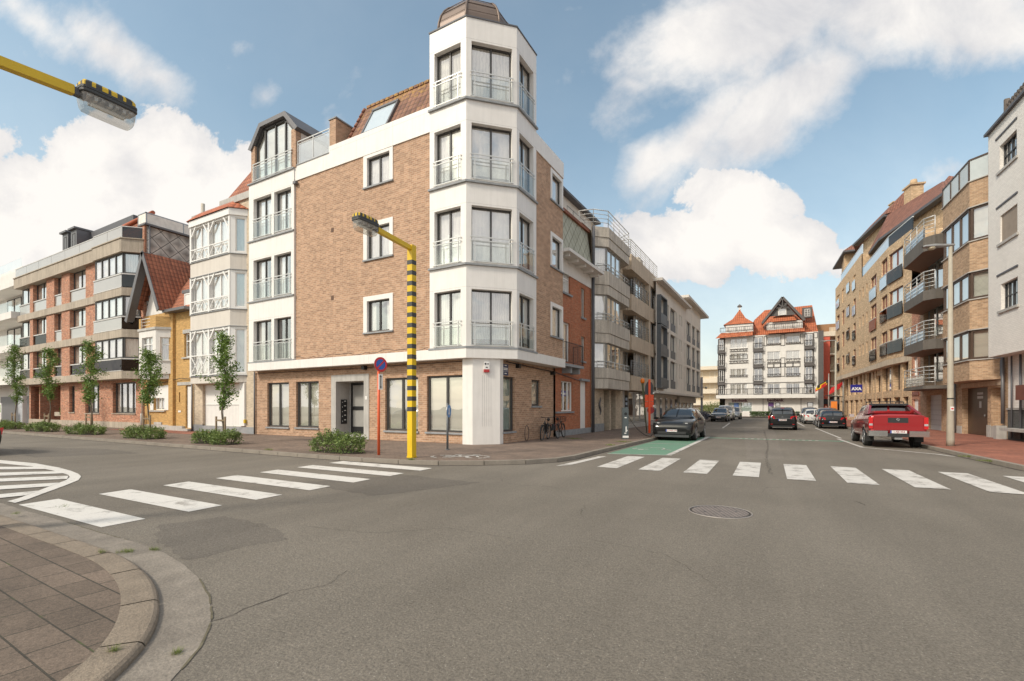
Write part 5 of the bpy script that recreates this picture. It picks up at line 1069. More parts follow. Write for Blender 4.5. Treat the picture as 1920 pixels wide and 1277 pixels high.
# ================================================================ white half-timbered building with bank at the end of the street
bk=root('white_bank_building',(-2,90,0),'white half timbered apartment building with orange roofs above a bank, closing the street','apartment building')
FB=FR(0,87,0); GT=plain('charcoal_timber',(.11,.10,.097),.7,var=.1)
w=MB()
hb=[(-7.32,-4.76,3.75,5.45),(-7.32,-4.76,6.54,7.96),(-7.32,-4.76,9.34,10.55),(-7.32,-4.76,11.4,13.0)]
hb+= [(a,b,c,e) for a,b in ((-1.85,-.05),(.75,2.65)) for c,e in ((3.75,5.4),(6.5,7.95),(9.1,10.55),(11.75,12.9))]
hb+= [(-7.65,-4.05,.86,2.44),(-1.74,-.95,.0,2.42),(-.72,-.05,1.4,2.32),(3.61,4.41,1.6,2.38)]
wall(w,FB,-8.1,5.05,.0,13.3,hb,0,.15); w.build('wall',WR,bk)
shell(bk,[(-9.0,87.5),(5.2,87.5),(5.2,97),(-9.0,97)],0,13.4,WR,(0,))
w=MB(); w.box(FB,5.05,5.75,-3,.05,0,13.4); w.build('dark_edge_wall',GT,bk)
for h in hb:
    if h[2]>3: window(bk,FB,h,0,.08,3 if h[0]<-5 else 2,fm=WFM,cur='p' if (h[0]<-5 or h[2]>9) and h[2]<11.5 else None,fw=.09,bars=(8,1) if h[0]<-5 else (6,1))
    elif h[0]<-5: window(bk,FB,h,0,.08,2,fm=WFM,cur='g',fw=.08)
    else: window(bk,FB,h,0,.05,1,fm=GT,cur='p' if h[2]>0 else None,fw=.08)
# grey recessed balcony stacks
m=MB()
for a,b in ((-9.2,-8.15),(-3.86,-2.46),(3.25,4.5)): 
    m.box(FB,a,b,.01,.04,3.5,13.1)
    for z in (5.3,8.0,10.6): m.box(FB,a-.05,b+.05,.0,.5,z,z+.42)
m.build('grey_balcony_bay',GT,bk)
for a,b in ((-9.0,-8.3),(-3.75,-2.55),(3.35,4.3)):
    for c,e in ((3.75,5.2),(5.9,7.9),(8.6,10.5),(11.2,12.95)): window(bk,FB,(a,b,c,e),.12,.0,2,fm=WFM,cur='p' if a<3 else None,fw=.07)
for a,b in ((-9.25,-8.1),(-3.9,-2.42),(3.2,4.55)):
    for z in (5.75,8.45,11.05): barrail(bk,[FB.P(u,.5,0)[:2] for u in (a,b)],z,z+.95,1,GT,posts=1.4,r=.035,bal=.2)
barrail(bk,[FB.P(u,1.0,0)[:2] for u in (-9.3,4.55)],3.65,4.6,1,GT,posts=1.6,r=.04,bal=.17)
m=MB(); m.box(FB,-9.4,4.65,-.2,1.15,3.05,3.62); m.build('balcony_slab',WR,bk)
m=MB()
for (a,b,z0,z1) in ((-7.4,-4.7,10.85,11.3),(-7.5,-4.6,8.9,9.35),(-7.4,-4.7,7.75-1.2+.05,6.95),(-1.9,-.0,8.75,9.3),(.7,2.7,8.75,9.3),(-1.9,0,6.5,6.95),(.7,2.7,6.5,6.95),(-1.9,0,11.6,11.85),(.7,2.7,11.6,11.85)):
    m.box(FB,a,b,.06,.14,z1-.08,z1); m.box(FB,a,b,.06,.14,z0,z0+.08); n=6
    for k in range(n):
        x0=a+(b-a)*k/n;x1=a+(b-a)*(k+1)/n; s=k%2; m.tube([FB.P(x0,.1,z0 if s else z1),FB.P(x1,.1,z1 if s else z0)],.03,4)
for (a,b,z0,z1) in ((-7.4,-4.7,9.6,10.3),(-2.35,-1.95,11.5,13.1),(.0,.62,11.4,13.2),(2.7,3.1,11.5,13.1),(-1.9,-.95,7.98,8.6),(-.95,0,7.98,8.6),(0,.62,7.98,8.6),(.62,1.7,7.98,8.6),(1.7,2.7,7.98,8.6),(.0,.62,6.5,9.5),(4.45,5.0,12.3,13.2)):
    for q in ((a,b,z0,z0+.08),(a,b,z1-.08,z1),(a,a+.08,z0,z1),(b-.08,b,z0,z1)): m.box(FB,q[0],q[1],.0,.05,q[2],q[3])
m.box(FB,-8.1,-3.9,0,.05,5.5,5.6); m.box(FB,-2.42,3.2,0,.05,5.5,5.6); m.box(FB,-2.5,-2.44,0,.05,0,3.0); m.box(FB,2.75,2.82,0,.05,0,3.0); m.build('dark_timber',GT,bk)
# roofs
m=MB(); Y0=86.6
m.face([(-9.5,Y0-.6,13.1),(-3.9,Y0-.6,13.25),(-3.9,Y0+.3,14.1),(-8.7,Y0+.3,14.1)]); m.face([(-2.4,Y0-.6,13.35),(3.25,Y0-.6,13.35),(3.25,Y0+.1,14.0),(-2.4,Y0+.1,14.0)])
m.face([(-3.9,87.3,13.3),(5.05,87.3,13.3),(4.5,92,18.35),(-2.35,92,18.2),(-3.9,91,16.5)]); m.face([(-3.9,87.3,13.3),(-3.9,91,16.5),(-2.35,92,18.2),(-6,95,13.3)])
ax_,ay_=-6.0,88.6; P4=[(-8.35,86.6),(-3.75,86.6),(-3.75,90.6),(-8.35,90.6)]
for k in range(4):
    a=P4[k];b=P4[(k+1)%4]; am=((a[0]+ax_)/2+.25*(a[0]-ax_)*-.3,(a[1]+ay_)/2); bm_=((b[0]+ax_)/2+.25*(b[0]-ax_)*-.3,(b[1]+ay_)/2)
    m.face([(a[0],a[1],15.35),(b[0],b[1],15.35),(bm_[0],bm_[1],16.4),(am[0],am[1],16.4)]); m.face([(am[0],am[1],16.4),(bm_[0],bm_[1],16.4),(ax_,ay_,18.1)])
m.face([(-1.4,86.2,15.2),(2.2,86.2,15.2),(1.7,86.9,16.1),(-.9,86.9,16.1)]); m.build('tiled_roof',TL3,bk)
m=MB(); m.prism([(-8.0,86.8),(-3.9,86.8),(-3.9,90),(-8.0,90)],14.0,15.35); m.prism([(-1.95,86.7),(3.0,86.7),(3.0,90),(-1.95,90)],13.9,15.2); m.box(WF,-6.15,-5.85,-88.75,-88.45,18.0,18.5); m.build('dormer_wall',WR,bk); m=MB(); m.box(FB,3.0,4.35,-1.9,-1.12,15.75,17.35); m.build('dormer_cheek',GT,bk)
for a,b in ((-7.6,-4.4),): window(bk,FR(0,86.8,0),(a,b,14.2,15.2),.02,0,4,fm=WFM,cur='p')
window(bk,FR(0,86.7,0),(-1.4,-.6,13.98,15.0),.02,0,2,fm=WFM,cur='p'); window(bk,FR(0,86.7,0),(.1,2.7,14.1,15.1),.02,0,4,fm=WFM,cur='p'); window(bk,FR(0,88.1,0),(3.3,4.05,15.95,17.1),.02,0,2,fm=WFM,cur='p',bars=(4,3)); window(bk,FR(0,86.3,0),(-.25,.75,16.2,17.2),.0,0,1,fm=WFM,cur='p')
barrail(bk,[(-8.8,86.3),(-3.9,86.3)],14.1,14.8,1,GT,posts=1.2,r=.04,bal=.3); barrail(bk,[(-2.2,86.2),(3.0,86.2)],14.0,14.8,1,GT,posts=1.2,r=.04,bal=.3)
m=MB(); Fgb=FR(0,86.1,0)
for q in (((.27,18.95),(3.25,15.05)),((.27,18.95),(-2.6,15.05)),((-.55,17.3),(1.1,17.3)),((.27,17.3),(.27,18.7)),((.27,17.3),(-.35,18.0)),((.27,17.3),(.9,18.0))):
    p=Vector(q[0]);e=Vector(q[1]);t=(e-p).normalized();n=Vector((-t.y,t.x))*(.16 if q[1][1]<16 else .06); m.ext(Fgb,[tuple(p-n),tuple(e-n),tuple(e+n),tuple(p+n)],-.12,.1)
m.face([(-1.6,86.45,16.1),(2.1,86.45,16.1),(.27,86.45,18.6)]); m.prism([(-6.35,88.3),(-5.65,88.3),(-5.65,89),(-6.35,89)],18.5,18.62); m.face([(-6.35,88.3,18.62),(-5.65,88.3,18.62),(-6,88.6,19)]); m.build('gable_timber',GT,bk)
m=MB(); m.face([(.27,86.0,19.0),(3.3,86.0,15.1),(3.3,89,15.1),(.27,91,19.0)]); m.face([(.27,86.0,19.0),(.27,91,19.0),(-2.7,89,15.1),(-2.7,86.0,15.1)]); m.build('gable_roof',TL3,bk)
m=MB(); text_mb(m,'beobank',FB,-5.9,.05,2.70,.66,bold=.02); text_mb(m,'beobank',FB,-.75,.05,2.72,.66,bold=.02); m.build('bank_lettering',plain('plum_letters',(.14,.045,.075),.5),bk)
m=MB(); m.box(FB,-1.72,-.97,.02,.08,1.75,2.35); m.build('purple_sign',plain('purple_sign_face',(.12,.05,.19),.4),bk); m=MB(); m.box(FB,-6.75,-6.05,-.04,-.02,1.25,2.3); m.build('blue_poster',plain('blue_poster_face',(.10,.17,.38),.4),bk)
# ---- coral red building beside the bank
rd=root('coral_red_apartment_building',(8,92,0),'apartment building with a coral red stair tower and cream balconies, beside the bank','apartment building')
FD=FR(0,91.5,0); m=MB(); m.box(FD,5.8,6.9,-4,.2,.0,13.0); m.build('red_tower',plain('coral_render',(.66,.125,.075),.7,var=.05),rd)
m=MB(); m.box(FD,6.9,14,-4,-1.2,0,14.6); m.build('wall',COT,rd)
m=MB(); 
for z in (3.3,4.9,7.3,10.0,13.0): m.box(FD,6.9 if z<12 else 5.4,14,-1.3,.3,z,z+(.25 if z<12 else .75))
m.build('balcony_slab',plain('cream_concrete',(.72,.63,.50),.8,var=.05),rd); m=MB()
for z in (7.55,10.25): m.box(FD,6.9,14,.15,.2,z,z+.95)
m.build('balcony_glass',GLM,rd)
for z in (5.3,7.7,10.4): window(rd,FD,(7.1,10.5,z,z+2.1),-1.15,0,3,cur='s',fm=BRN)
m=MB(); m.box(FD,5.0,14,-5,-1.5,13.7,15.2); m.build('brown_roof',plain('rusty_roof',(.33,.18,.09),.8),rd)
m=MB(); m.ext(FD,[(5.9,2.9),(5.9,2.1),(8.3,2.1),(8.3,2.9)],.2,1.3); m.box(FD,8.6,11,.2,1.0,1.7,2.9); m.build('awning',plain('dark_awning',(.04,.04,.042),.8),rd)
m=MB(); m.box(FD,8.9,10.3,1.0,1.03,2.55,2.7); m.box(FD,9.2,10.1,1.0,1.03,2.2,2.32); m.box(FD,8.8,10.9,.9,1.0,1.45,1.62); m.build('awning_lettering',WFM,rd)
m=MB(); m.box(FD,6.9,12,-1.25,-1.15,.1,3.2); m.build('shop_front',plain('dark_red_shop',(.07,.02,.02),.3),rd)
# ================================================================ right street, right side; u = distance along the street, counted towards the viewer
def FRR(o): a=-86.96; t=R_(a); n=(math.sin(t),-math.cos(t)); return FR(9.4+n[0]*o,30.2+n[1]*o,a)
def RP(s,o): p=FRR(0).P(-s,o,0); return (p[0],p[1])
J0=FRR(0); J7=FRR(.7); J9=FRR(.93)
class SF:  # same frame but measured with s away from the viewer
    def __init__(s,f): s.f=f; s.n=f.n; s.u=(-f.u[0],-f.u[1])
    def P(s,u,d,z): return s.f.P(-u,d,z)
S0,S7,S9=SF(J0),SF(J7),SF(J9)
# ---- white painted brick house
d1=root('white_brick_apartment_house',(11,27,0),'white painted brick apartment house with dark barred windows, cut by the right edge','house')
hs=[(-1.85,-.30,12.4,13.55),(-1.9,-.36,9.1,10.35),(-1.93,-.42,6.03,7.22),(-4.6,-3.1,12.4,13.55),(-4.6,-3.1,9.1,10.3),(-4.6,-3.1,6.03,7.2)]
w=MB(); wall(w,S7,-9,.85,4.02,14.62,hs,0,.16); w.box(S7,-9,.85,-9,-8.9,0,14.6); w.box(S7,.83,.85,-9,0,4.02,14.62); w.box(S7,-9,-8.9,-9,0,4.02,14.62); w.box(S0,-9,.85,-.02,0,1.6,4.02); w.face([S7.P(-9,0,4.02),S7.P(.85,0,4.02),S7.P(.85,-.7,4.02),S7.P(-9,-.7,4.02)]); w.box(S0,-9,.85,-8,0,14.4,14.6); w.build('wall',Bwht,d1)
m=MB(); m.box(S0,-9,.82,-.02,.03,.1,1.58); m.build('dark_base',Bblk,d1); m=MB(); m.box(S0,-9,.9,-.0,.06,1.52,1.58); m.box(S0,-9,.3,0,.5,.55,.68)
for (a,b,c,e) in hs: m.box(S7,a-.12,b+.2,-.1,.07,c-.12,c-.01)
m.build('sill',STL,d1)
m=MB(); 
for (a,b,c,e) in hs: m.box(S7,a-.05,b+.35,0,.035,e+.42,e+.50)
m.box(S7,-9.1,.95,-1,.14,14.62,14.74); m.build('eaves_strip',ZND,d1)
for i,h in enumerate(hs):
    if i==1:
        m=MB(); m.box(S7,h[0],h[1],-.12,-.06,h[2],h[3]); m.build('roller_shutter',plain('taupe_shutter',(.30,.235,.18),.6),d1)
    window(d1,S7,h,0,.14,2,cur='s',bars=(4,2) if i!=1 else None,fw=.06,fm=plain('near_black_frame',(.03,.03,.032),.4))
m=MB()
for i in range(34): s=.2-i*.25; m.box(S7,s,s+.10,-.5,-.42,14.75,15.75)
m.box(S7,-9,.35,-.5,-.42,15.6,15.7); m.box(S7,.25,.37,-.55,-.37,14.7,15.95); m.build('roof_balustrade',plain('weathered_timber',(.17,.14,.12),.85,streak=.4),d1)
window(d1,S0,(-3.2,-.85,1.65,3.75),0,.02,2,cur='s',fm=MATS['near_black_frame']); m=MB(); m.tube([S0.P(.25,.10,.2),S0.P(.25,.10,4.0)],.035,6); m.tube([S0.P(-.55,.10,.2),S0.P(-.55,.10,4.0)],.045,6); m.build('downpipe',ZND,d1)
m=MB(); m.box(S0,-3.2,-1.05,.02,.45,1.95,2.6); m.build('timber_balcony',BRD,d1)
# ---- brown brick house with angled bays
d2=root('brown_brick_bay_apartment_house',(11,33,0),'brown brick apartment house with stacked angled window bays over a brown metal door','apartment building')
w=MB(); hs=[(3.0,6.25,.1,2.70),(1.45,2.6,.1,2.62)]; wall(w,S0,.85,7.0,.1,13.8,hs+[(2.0,5.6,a,b) for a,b in ((4.2,5.4),(7.2,8.4),(10.2,11.7))],0,.35); w.box(S0,1.4,2.65,-.45,-.352,.1,2.7)
shell(d2,[RP(7,-.7),RP(.85,-.7),RP(.85,-9),RP(7,-9)],0,13.8,Bbrn,(0,))
fp=[(1.34,0),(2.27,.93),(5.95,.93),(6.9,0)]; fpp=[RP(*p) for p in fp][::-1]
for z0,z1 in ((3.0,4.0),(5.55,7.05),(8.5,10.0),(11.77,13.05)): w.prism(fpp,z0,z1)
w.build('wall',Bbrn,d2)
m=MB()
for z in (4.0,7.05,10.0,13.05,11.72,8.45,5.52): m.prism([RP(*p) for p in ((1.25,0),(2.25,1.0),(6.0,1.0),(7.0,0))][::-1],z,z+.05)
m.box(S0,.95,1.45,0,.05,.1,.75); m.box(S0,1.45,2.6,-.34,.02,.1,.68); m.box(S0,2.6,3.0,0,.05,.1,.72); m.box(S0,6.25,6.9,0,.05,.1,.55); m.build('ledge',STL,d2)
# chamfer runs from (1.34,0) to (2.27,.93)
ca=FR(*RP(2.27,.93),-86.96+45)
for z0,z1 in ((4.05,5.52),(7.10,8.45),(10.05,11.72)):
    window(d2,J9,(-5.75,-2.33,z0,z1),0,.0,3,fm=BRN,cur='bl' if z0>7 else 'p',fw=.10); window(d2,ca,(.05,1.2,z0,z1),0,.0,1,fm=BRN,cur='b',fw=.10)
    c0=FR(*RP(6.9,0),-86.96-45); window(d2,c0,(.1,1.25,z0,z1),0,.0,1,fm=BRN,cur='p',fw=.1)
m=MB(); m.box(J9,-5.95,-2.3,-.05,0,13.12,14.12); m.box(ca,.02,1.3,-.05,0,13.12,14.12); m.build('roof_screen',plain('milky_screen',(.50,.54,.54),.25,var=.04),d2)
m=MB()
for u in (-5.95,-4.75,-3.55,-2.33): m.box(J9,u-.05,u+.05,-.06,.03,13.1,14.2)
m.box(J9,-5.95,-2.3,-.06,.03,14.12,14.2); m.box(ca,.0,1.3,-.06,.03,14.12,14.2); m.build('roof_screen_frame',BRN,d2)
m=MB(); m.box(S0,3.0,6.25,-.31,-.26,.13,2.70); dd=m.build('door',plain('bronze_brown_door',(.085,.052,.034),.4,.2),d2); m=MB(); m.box(S0,4.3,5.0,-.26,-.25,2.32,2.44); m.box(S0,4.3,5.0,-.26,-.25,2.10,2.24); m.box(S0,4.5,4.75,-.26,-.25,1.6,1.95); m.build('sticker',plain('pale_sticker',(.45,.45,.45),.5),dd); m=MB(); m.tube([S0.P(4.0,-.23,1.1),S0.P(4.0,-.23,1.25)],.02,6); m.build('handle',STEEL,dd)
m=MB(); m.box(S0,1.4,6.3,0,.04,2.72,2.96); m.build('lintel',COT,d2)
m=MB(); m.tube([S0.P(1.05,.12,.85),S0.P(1.05,.12,4.0)],.07,8); m.tube([S0.P(6.95,.10,.1),S0.P(6.95,.10,3.1)],.05,8); m.tube([S0.P(1.3,.1,3.9),S0.P(1.2,.14,3.2),S0.P(1.0,.12,2.9)],.03,6); m.build('downpipe',ZNC,d2)
m=MB(); m.prism([RP(.9,.05),RP(1.2,.05),RP(1.2,.4),RP(.9,.4)][::-1],.1,.75); m.build('downpipe_guard',STL,d2)
# ---- house with deep balconies and garage
d3=root('deep_balcony_apartment_house',(11,41,0),'apartment house with deep grey wedge balconies and a white garage door','apartment building')
w=MB(); wall(w,S0,7.0,13.6,.1,12.8,[(9.5,12.3,.1,2.45)]+[(8.0,12.9,a,a+2.1) for a in (3.3,6.3,9.3)],0,.3); w.build('wall',Bbrn,d3)
shell(d3,[RP(13.6,-.4),RP(7.0,-.4),RP(7.0,-9),RP(13.6,-9)],0,12.7,Bbrn,(0,))
gp_=plain('pale_grey_garage',(.46,.46,.46),.5,var=.04); m=MB(); m.box(S0,9.5,12.3,-.28,-.22,.12,2.45); g=m.build('garage_door',gp_,d3); m=MB()
for i in range(1,7): m.box(S0,9.5,12.3,-.222,-.212,.12+i*.33,.135+i*.33)
m.build('panel_joint',ZNC,g)
for a in (3.3,6.3,9.3): window(d3,S0,(8.0,12.9,a,a+2.1),0,.25,3,fm=MATS['grey_aluminium'],cur='p' if a>4 else None,fw=.09)
bb=[RP(13.3,.0),RP(11.6,1.4),RP(7.6,1.4),RP(7.1,.95),RP(7.1,.0)]
m=MB()
for z0,z1 in ((2.75,2.95),(5.15,5.75),(8.15,8.75),(11.15,12.0)): m.prism(bb,z0,z1)
m.build('balcony_slab',plain('dark_grey_concrete',(.13,.115,.10),.8,var=.1,streak=.4),d3)
m=MB()
for z0 in (5.14,8.14,11.14): m.face([(p[0],p[1],z0) for p in bb])
m.build('timber_soffit',plain('brown_soffit',(.20,.09,.05),.6),d3)
pth=[RP(13.0,.2),RP(11.6,1.36),RP(7.6,1.36),RP(7.15,.95)]
for z in (2.95,5.75,8.75,12.0):
    barrail(d3,pth,z,z+1.15,5,RAILW,posts=1.3,r=.024)
for z,gm in ((5.75,GLB),(8.75,GLB),(12.0,GLB),(2.95,GLM)):
    m=MB(); Jb=FRR(1.30); m.box(Jb,-11.55,-7.7,-.02,.02,z+.05,z+.62); 
    a,b=RP(12.9,.22),RP(11.65,1.3); m.face([(a[0],a[1],z+.05),(b[0],b[1],z+.05),(b[0],b[1],z+.62),(a[0],a[1],z+.62)]); m.build('balcony_panel',gm,d3)
m=MB(); m.box(S0,7.0,13.6,-3,-1.5,12.6,13.5); m.build('rooftop_wall',Bred,d3)
# ---- narrow dark red brick house
d35=root('narrow_red_brick_house',(11,46,0),'narrow dark red brick house squeezed between the balconies and the sand coloured block','house')
w=MB(); wall(w,S0,13.6,15.6,.1,10.5,[(14.3,15.3,3.9,5.3),(14.1,15.3,.1,2.2)],0,.2); w.box(S0,13.6,15.6,-8,-.6,0,10.5); w.build('wall',Bred,d35); window(d35,S0,(14.3,15.3,3.9,5.3),0,.1,2,fm=WFM,cur='p'); m=MB(); m.box(S0,14.1,15.3,-.18,-.1,.1,2.2); m.build('door',WFM,d35)
m=MB(); m.box(S0,13.9,15.4,0,.05,2.5,2.75); m.build('sign_board',plain('red_brown_sign',(.20,.06,.04),.5),d35)
# ---- sand brick apartment block
d4=root('sand_brick_apartment_block',(12,62,0),'long sand coloured brick apartment block with bays, hipped brown roofs and shops below','apartment building')
J5=FRR(.5); S5=SF(J5)
PB=[(15.6,.0),(19.9,.5),(47,.5)]
w=MB(); cf=FR(*RP(20.1,.5),-86.96+5.0)
zz3=[(6.0,8.2),(9.0,11.25),(11.9,13.95)]
h1=[(20.25,22.2,6.1,8.1),(20.25,22.2,9.0,11.2),(20.25,22.2,11.9,14.35),(24.0,26.3,6.0,8.15),(24.0,26.3,8.85,11.2),(24.0,26.3,11.75,13.9)]
for s in (27.9,29.6,31.2):
    for z in (7.0,9.95,12.8): h1.append((s-.25,s+.3,z,z+1.1))
for s,n in ((33.6,1.1),(37.0,1.2),(40.4,1.4)):
    for z0,z1 in ((6.3,8.0),(9.1,10.9),(11.8,13.6),(14.6,16.2)): h1.append((s-.2,s+n,z0+(.5 if s>36 and s<39 else 0),z1))
for z0,z1 in ((6.3,8.0),(9.1,10.9),(11.8,13.6),(14.6,16.2)): h1.append((43.6,45.6,z0,z1))
wall(w,S5,20.1,30.3,5.6,15.0,[h for h in h1 if h[0]<30.3],0,.18); wall(w,S5,30.3,46.8,5.6,17.5,[h for h in h1 if h[0]>=30.3],0,.18)
hc=[(-4.4+.5,-0.25,6.05,8.2),(-4.4+.5,-.25,9.0,11.2),(-3.9,-.25,11.7,13.9)]
# slanting front end towards the viewer
a0=RP(20.1,.5); b0=RP(15.6,0); ang=math.degrees(math.atan2(b0[1]-a0[1],b0[0]-a0[0])); CE=FR(a0[0],a0[1],ang); Lc=math.dist(a0,b0)
hc=[(.25,3.0,6.1,8.1),(.25,3.0,9.0,11.2),(.25,3.0,11.9,14.3)]; wall(w,CE,0,Lc,5.6,15.0,hc,0,.18)
shell(d4,[RP(46.8,-.4),RP(15.6,-.7),RP(15.6,-12),RP(46.8,-12)],0,14.8,Bsnd,(0,)); w.prism([RP(46.8,.4),RP(30.3,.4),RP(30.3,-10),RP(46.8,-10)],14.8,17.4)
# piers and arches of the two shop storeys
for s in (15.7,17.9,20.6,24.2,26.6,27.9,30.6,32.2,34.2,37.2,40.2,43.2,46.3): w.box(S0,s,s+.62,-.4,.03,.1,5.2)
w.box(S0,15.6,46.9,-.35,.0,2.45,3.05); w.box(S0,15.6,46.9,-.3,-.02,.1,.5); w.box(S0,24.8,27.0,-.35,-.03,4.6,5.2); w.build('wall',Bsnd,d4)
sf=MB(); sf.prism([RP(46.8,.5),RP(20.1,.5),RP(15.6,0),RP(15.6,-1),RP(46.8,-1)],5.15,5.62); sf.build('oversailing_band',COT,d4)
for i,s in enumerate((16.3,18.5,21.2,24.8,28.5,31.2,34.8,37.8,40.8,43.8)):
    b=s+(1.5 if s<20 else 2.7) if s not in (24.8,) else s+1.8
    b=min(b,{16.3:17.9,18.5:20.6,21.2:24.2,24.8:26.6,28.5:30.6,31.2:32.2,34.8:37.2,37.8:40.2,40.8:43.2,43.8:46.3}[s]); window(d4,S0,(s,b,3.05,5.15),0,.2,1,fm=BRN,cur=None if i%2 else 's'); window(d4,S0,(s,b,.5,2.45),0,.2,2 if b-s>1.6 else 1,fm=BRN,cur='s' if i%3 else None)
for h in h1: window(d4,S5,h,0,.12,2 if h[1]-h[0]>1.5 else 1,fm=BRD,cur='s' if (h[0]<23) else ('p' if random.random()<.6 else None),fw=.09,cfrac=(0,.5) if h[0]<22 else (0,1))
for h in hc: window(d4,CE,h,0,.10,2,fm=BRD,cur='s',fw=.09)
for h in h1:
    if h[0] in (20.25,24.0) or h[0]>=43 or abs(h[0]-33.4)<.01 or abs(h[0]-36.8)<.01:
        top=h[2]+1.0; gm=GLB if h[2]>11 else (GLK if h[0]!=24.0 or h[2]<7 else plain('rust_panel',(.24,.07,.03),.5)); jj=.08
        m=MB(); m.box(S5,h[0]-.1,h[1]+.1,jj,jj+.04,h[2]-.05,h[2]+.9); m.build('balcony_panel',gm,d4); m=MB(); m.box(S5,h[0]-.1,h[1]+.1,jj-.02,jj+.05,h[2]+.93,h[2]+.98); m.build('balcony_rail',RAILW,d4)
for h in hc:
    m=MB(); m.box(CE,h[0]-.1,h[1]+.1,.08,.12,h[2]-.05,h[2]+.9); m.build('balcony_panel',GLK,d4); m=MB(); m.box(CE,h[0]-.1,h[1]+.1,.06,.13,h[2]+.93,h[2]+.98); m.build('balcony_rail',RAILW,d4)
m=MB(); m.box(S5,20.1,30.3,-.12,-.06,15.0,15.9); m.box(S5,30.3,43,-.12,-.06,17.5,18.4); m.build('terrace_panel',GLB,d4); m=MB(); m.box(CE,0,4.5,-.12,-.06,15.0,15.9); m.build('terrace_panel',GLK,d4)
m=MB(); m.box(S5,20.1,30.3,-.14,-.04,15.9,15.97); m.box(S5,30.3,43,-.14,-.04,18.4,18.47); m.box(CE,0,4.5,-.14,-.04,15.9,15.97); m.build('terrace_rail',RAILW,d4)
w=MB(); w.prism([(8.7,55.8),(11.2,45.9),(18,47),(17,56),(12,61),(8.6,61)],14.9,17.45); w.prism([(8.2,67.5),(9.3,60.5),(14,60.5),(13,67.5)],17.3,20.6); w.prism([RP(47.5,-.3),RP(42.3,.2),RP(42.3,-7),RP(47.5,-7)],17.4,21.0); w.build('attic_wall',Bsnd,d4)
def hip(m,s0,s1,o0,o1,z0,zt,ins=3.2,ov=.6):
    A=[RP(s0-ov,o1+ov),RP(s1+ov,o1+ov),RP(s1+ov,o0-ov),RP(s0-ov,o0-ov)]; B=[RP(s0+ins,(o0+o1)/2),RP(s1-ins,(o0+o1)/2)]
    a=[(p[0],p[1],z0) for p in A]; b=[(p[0],p[1],zt) for p in B]
    m.face([a[0],b[0],b[1],a[1]]); m.face([a[1],b[1],a[2]]); m.face([a[2],b[1],b[0],a[3]]); m.face([a[3],b[0],a[0]])
m=MB(); A,B,C_,D_,E_=(8.1,56,17.5),(10.4,46.2,17.5),(9.2,59,20.6),(11.7,52,20.4),(7.9,61.5,17.6); m.face([A,B,D_,C_]); m.face([A,C_,E_]); m.face([B,(13.8,43,17.5),(15.5,50,19.8),D_]); m.face([C_,D_,(15.5,50,19.8),(18,56,17.5),(15,66,17.5)]); m.face([(11.9,53.2,19.8),(14.5,52.0,19.8),(12.9,55.3,22.0)]); m.face([(11.9,53.2,19.8),(12.9,55.3,22.0),(11.2,57.5,19.8)]); m.face([(14.5,52.0,19.8),(12.9,55.3,22.0),(15,58,19.8)]); A,B,C_,D_=(7.4,68.2,20.7),(8.95,59.0,20.7),(9.2,69,22.9),(10.6,60,22.9); m.face([A,B,D_,C_]); m.face([A,C_,(8.5,74,20.7)]); m.face([C_,D_,(15,62,19),(14,72,19)]); m.face([B,(13,57,20.7),D_]); hip(m,41.8,49,-7,-.2,21.0,24.3,2.5); m.build('hipped_roof',TL4,d4)
m=MB()
for (a,b,z) in (((8.1,56),(10.6,45.6),17.28),((7.4,68.2),(8.95,59.0),20.48),((8.1,56),(7.9,61.5),17.28),((10.6,45.6),(13.8,43),17.28)):
    d=Vector(b)-Vector(a); q=FR(a[0],a[1],math.degrees(math.atan2(d.y,d.x))); sg=-1 if b[1]<a[1] else 1; m.box(q,0,d.length,-.5 if b[1]<a[1] else .5,.08 if b[1]<a[1] else -.08,z,z+.22)
m.box(S0,41.2,49.6,-.8,.45,20.8,21.0); m.build('gutter_fascia',ZND,d4)
m=MB(); q=FR(11.0,58,-75); m.box(q,-.62,.62,-.5,.5,18,22.5); m.box(q,-.74,.74,-.62,.62,22.5,22.65); m.tube([(11.0,58,22.65),(11.0,58,23.2)],[.34,.25],12); q=FR(10.2,61.2,-75); m.box(q,-.42,.42,-.4,.4,18,22.3); m.box(q,-.5,.5,-.48,.48,22.3,22.42); m.build('chimney',Bsnd,d4)
m=MB(); m.face([(*RP(24.2,-.2),15.9),(*RP(24.8,-.2),15.9),(*RP(24.8,-2),17.2),(*RP(24.2,-2),17.2)]); m.build('tile_strip',TL2,d4)
m=MB(); m.box(S5,42.35,42.45,.0,.9,3.45,4.15) if False else m.box(S0,30.0,30.12,.5,1.5,3.15,3.95,0); A_=FR(*RP(30.0,1.0),3.04)
text_mb(m,'AXA',FR(*RP(29.98,1.0),3.04),0,.02,3.5,.40,1,bold=.02,ext=.02); m.build('projecting_sign',[plain('royal_blue_sign',(.02,.02,.22),.4),WFM],d4)
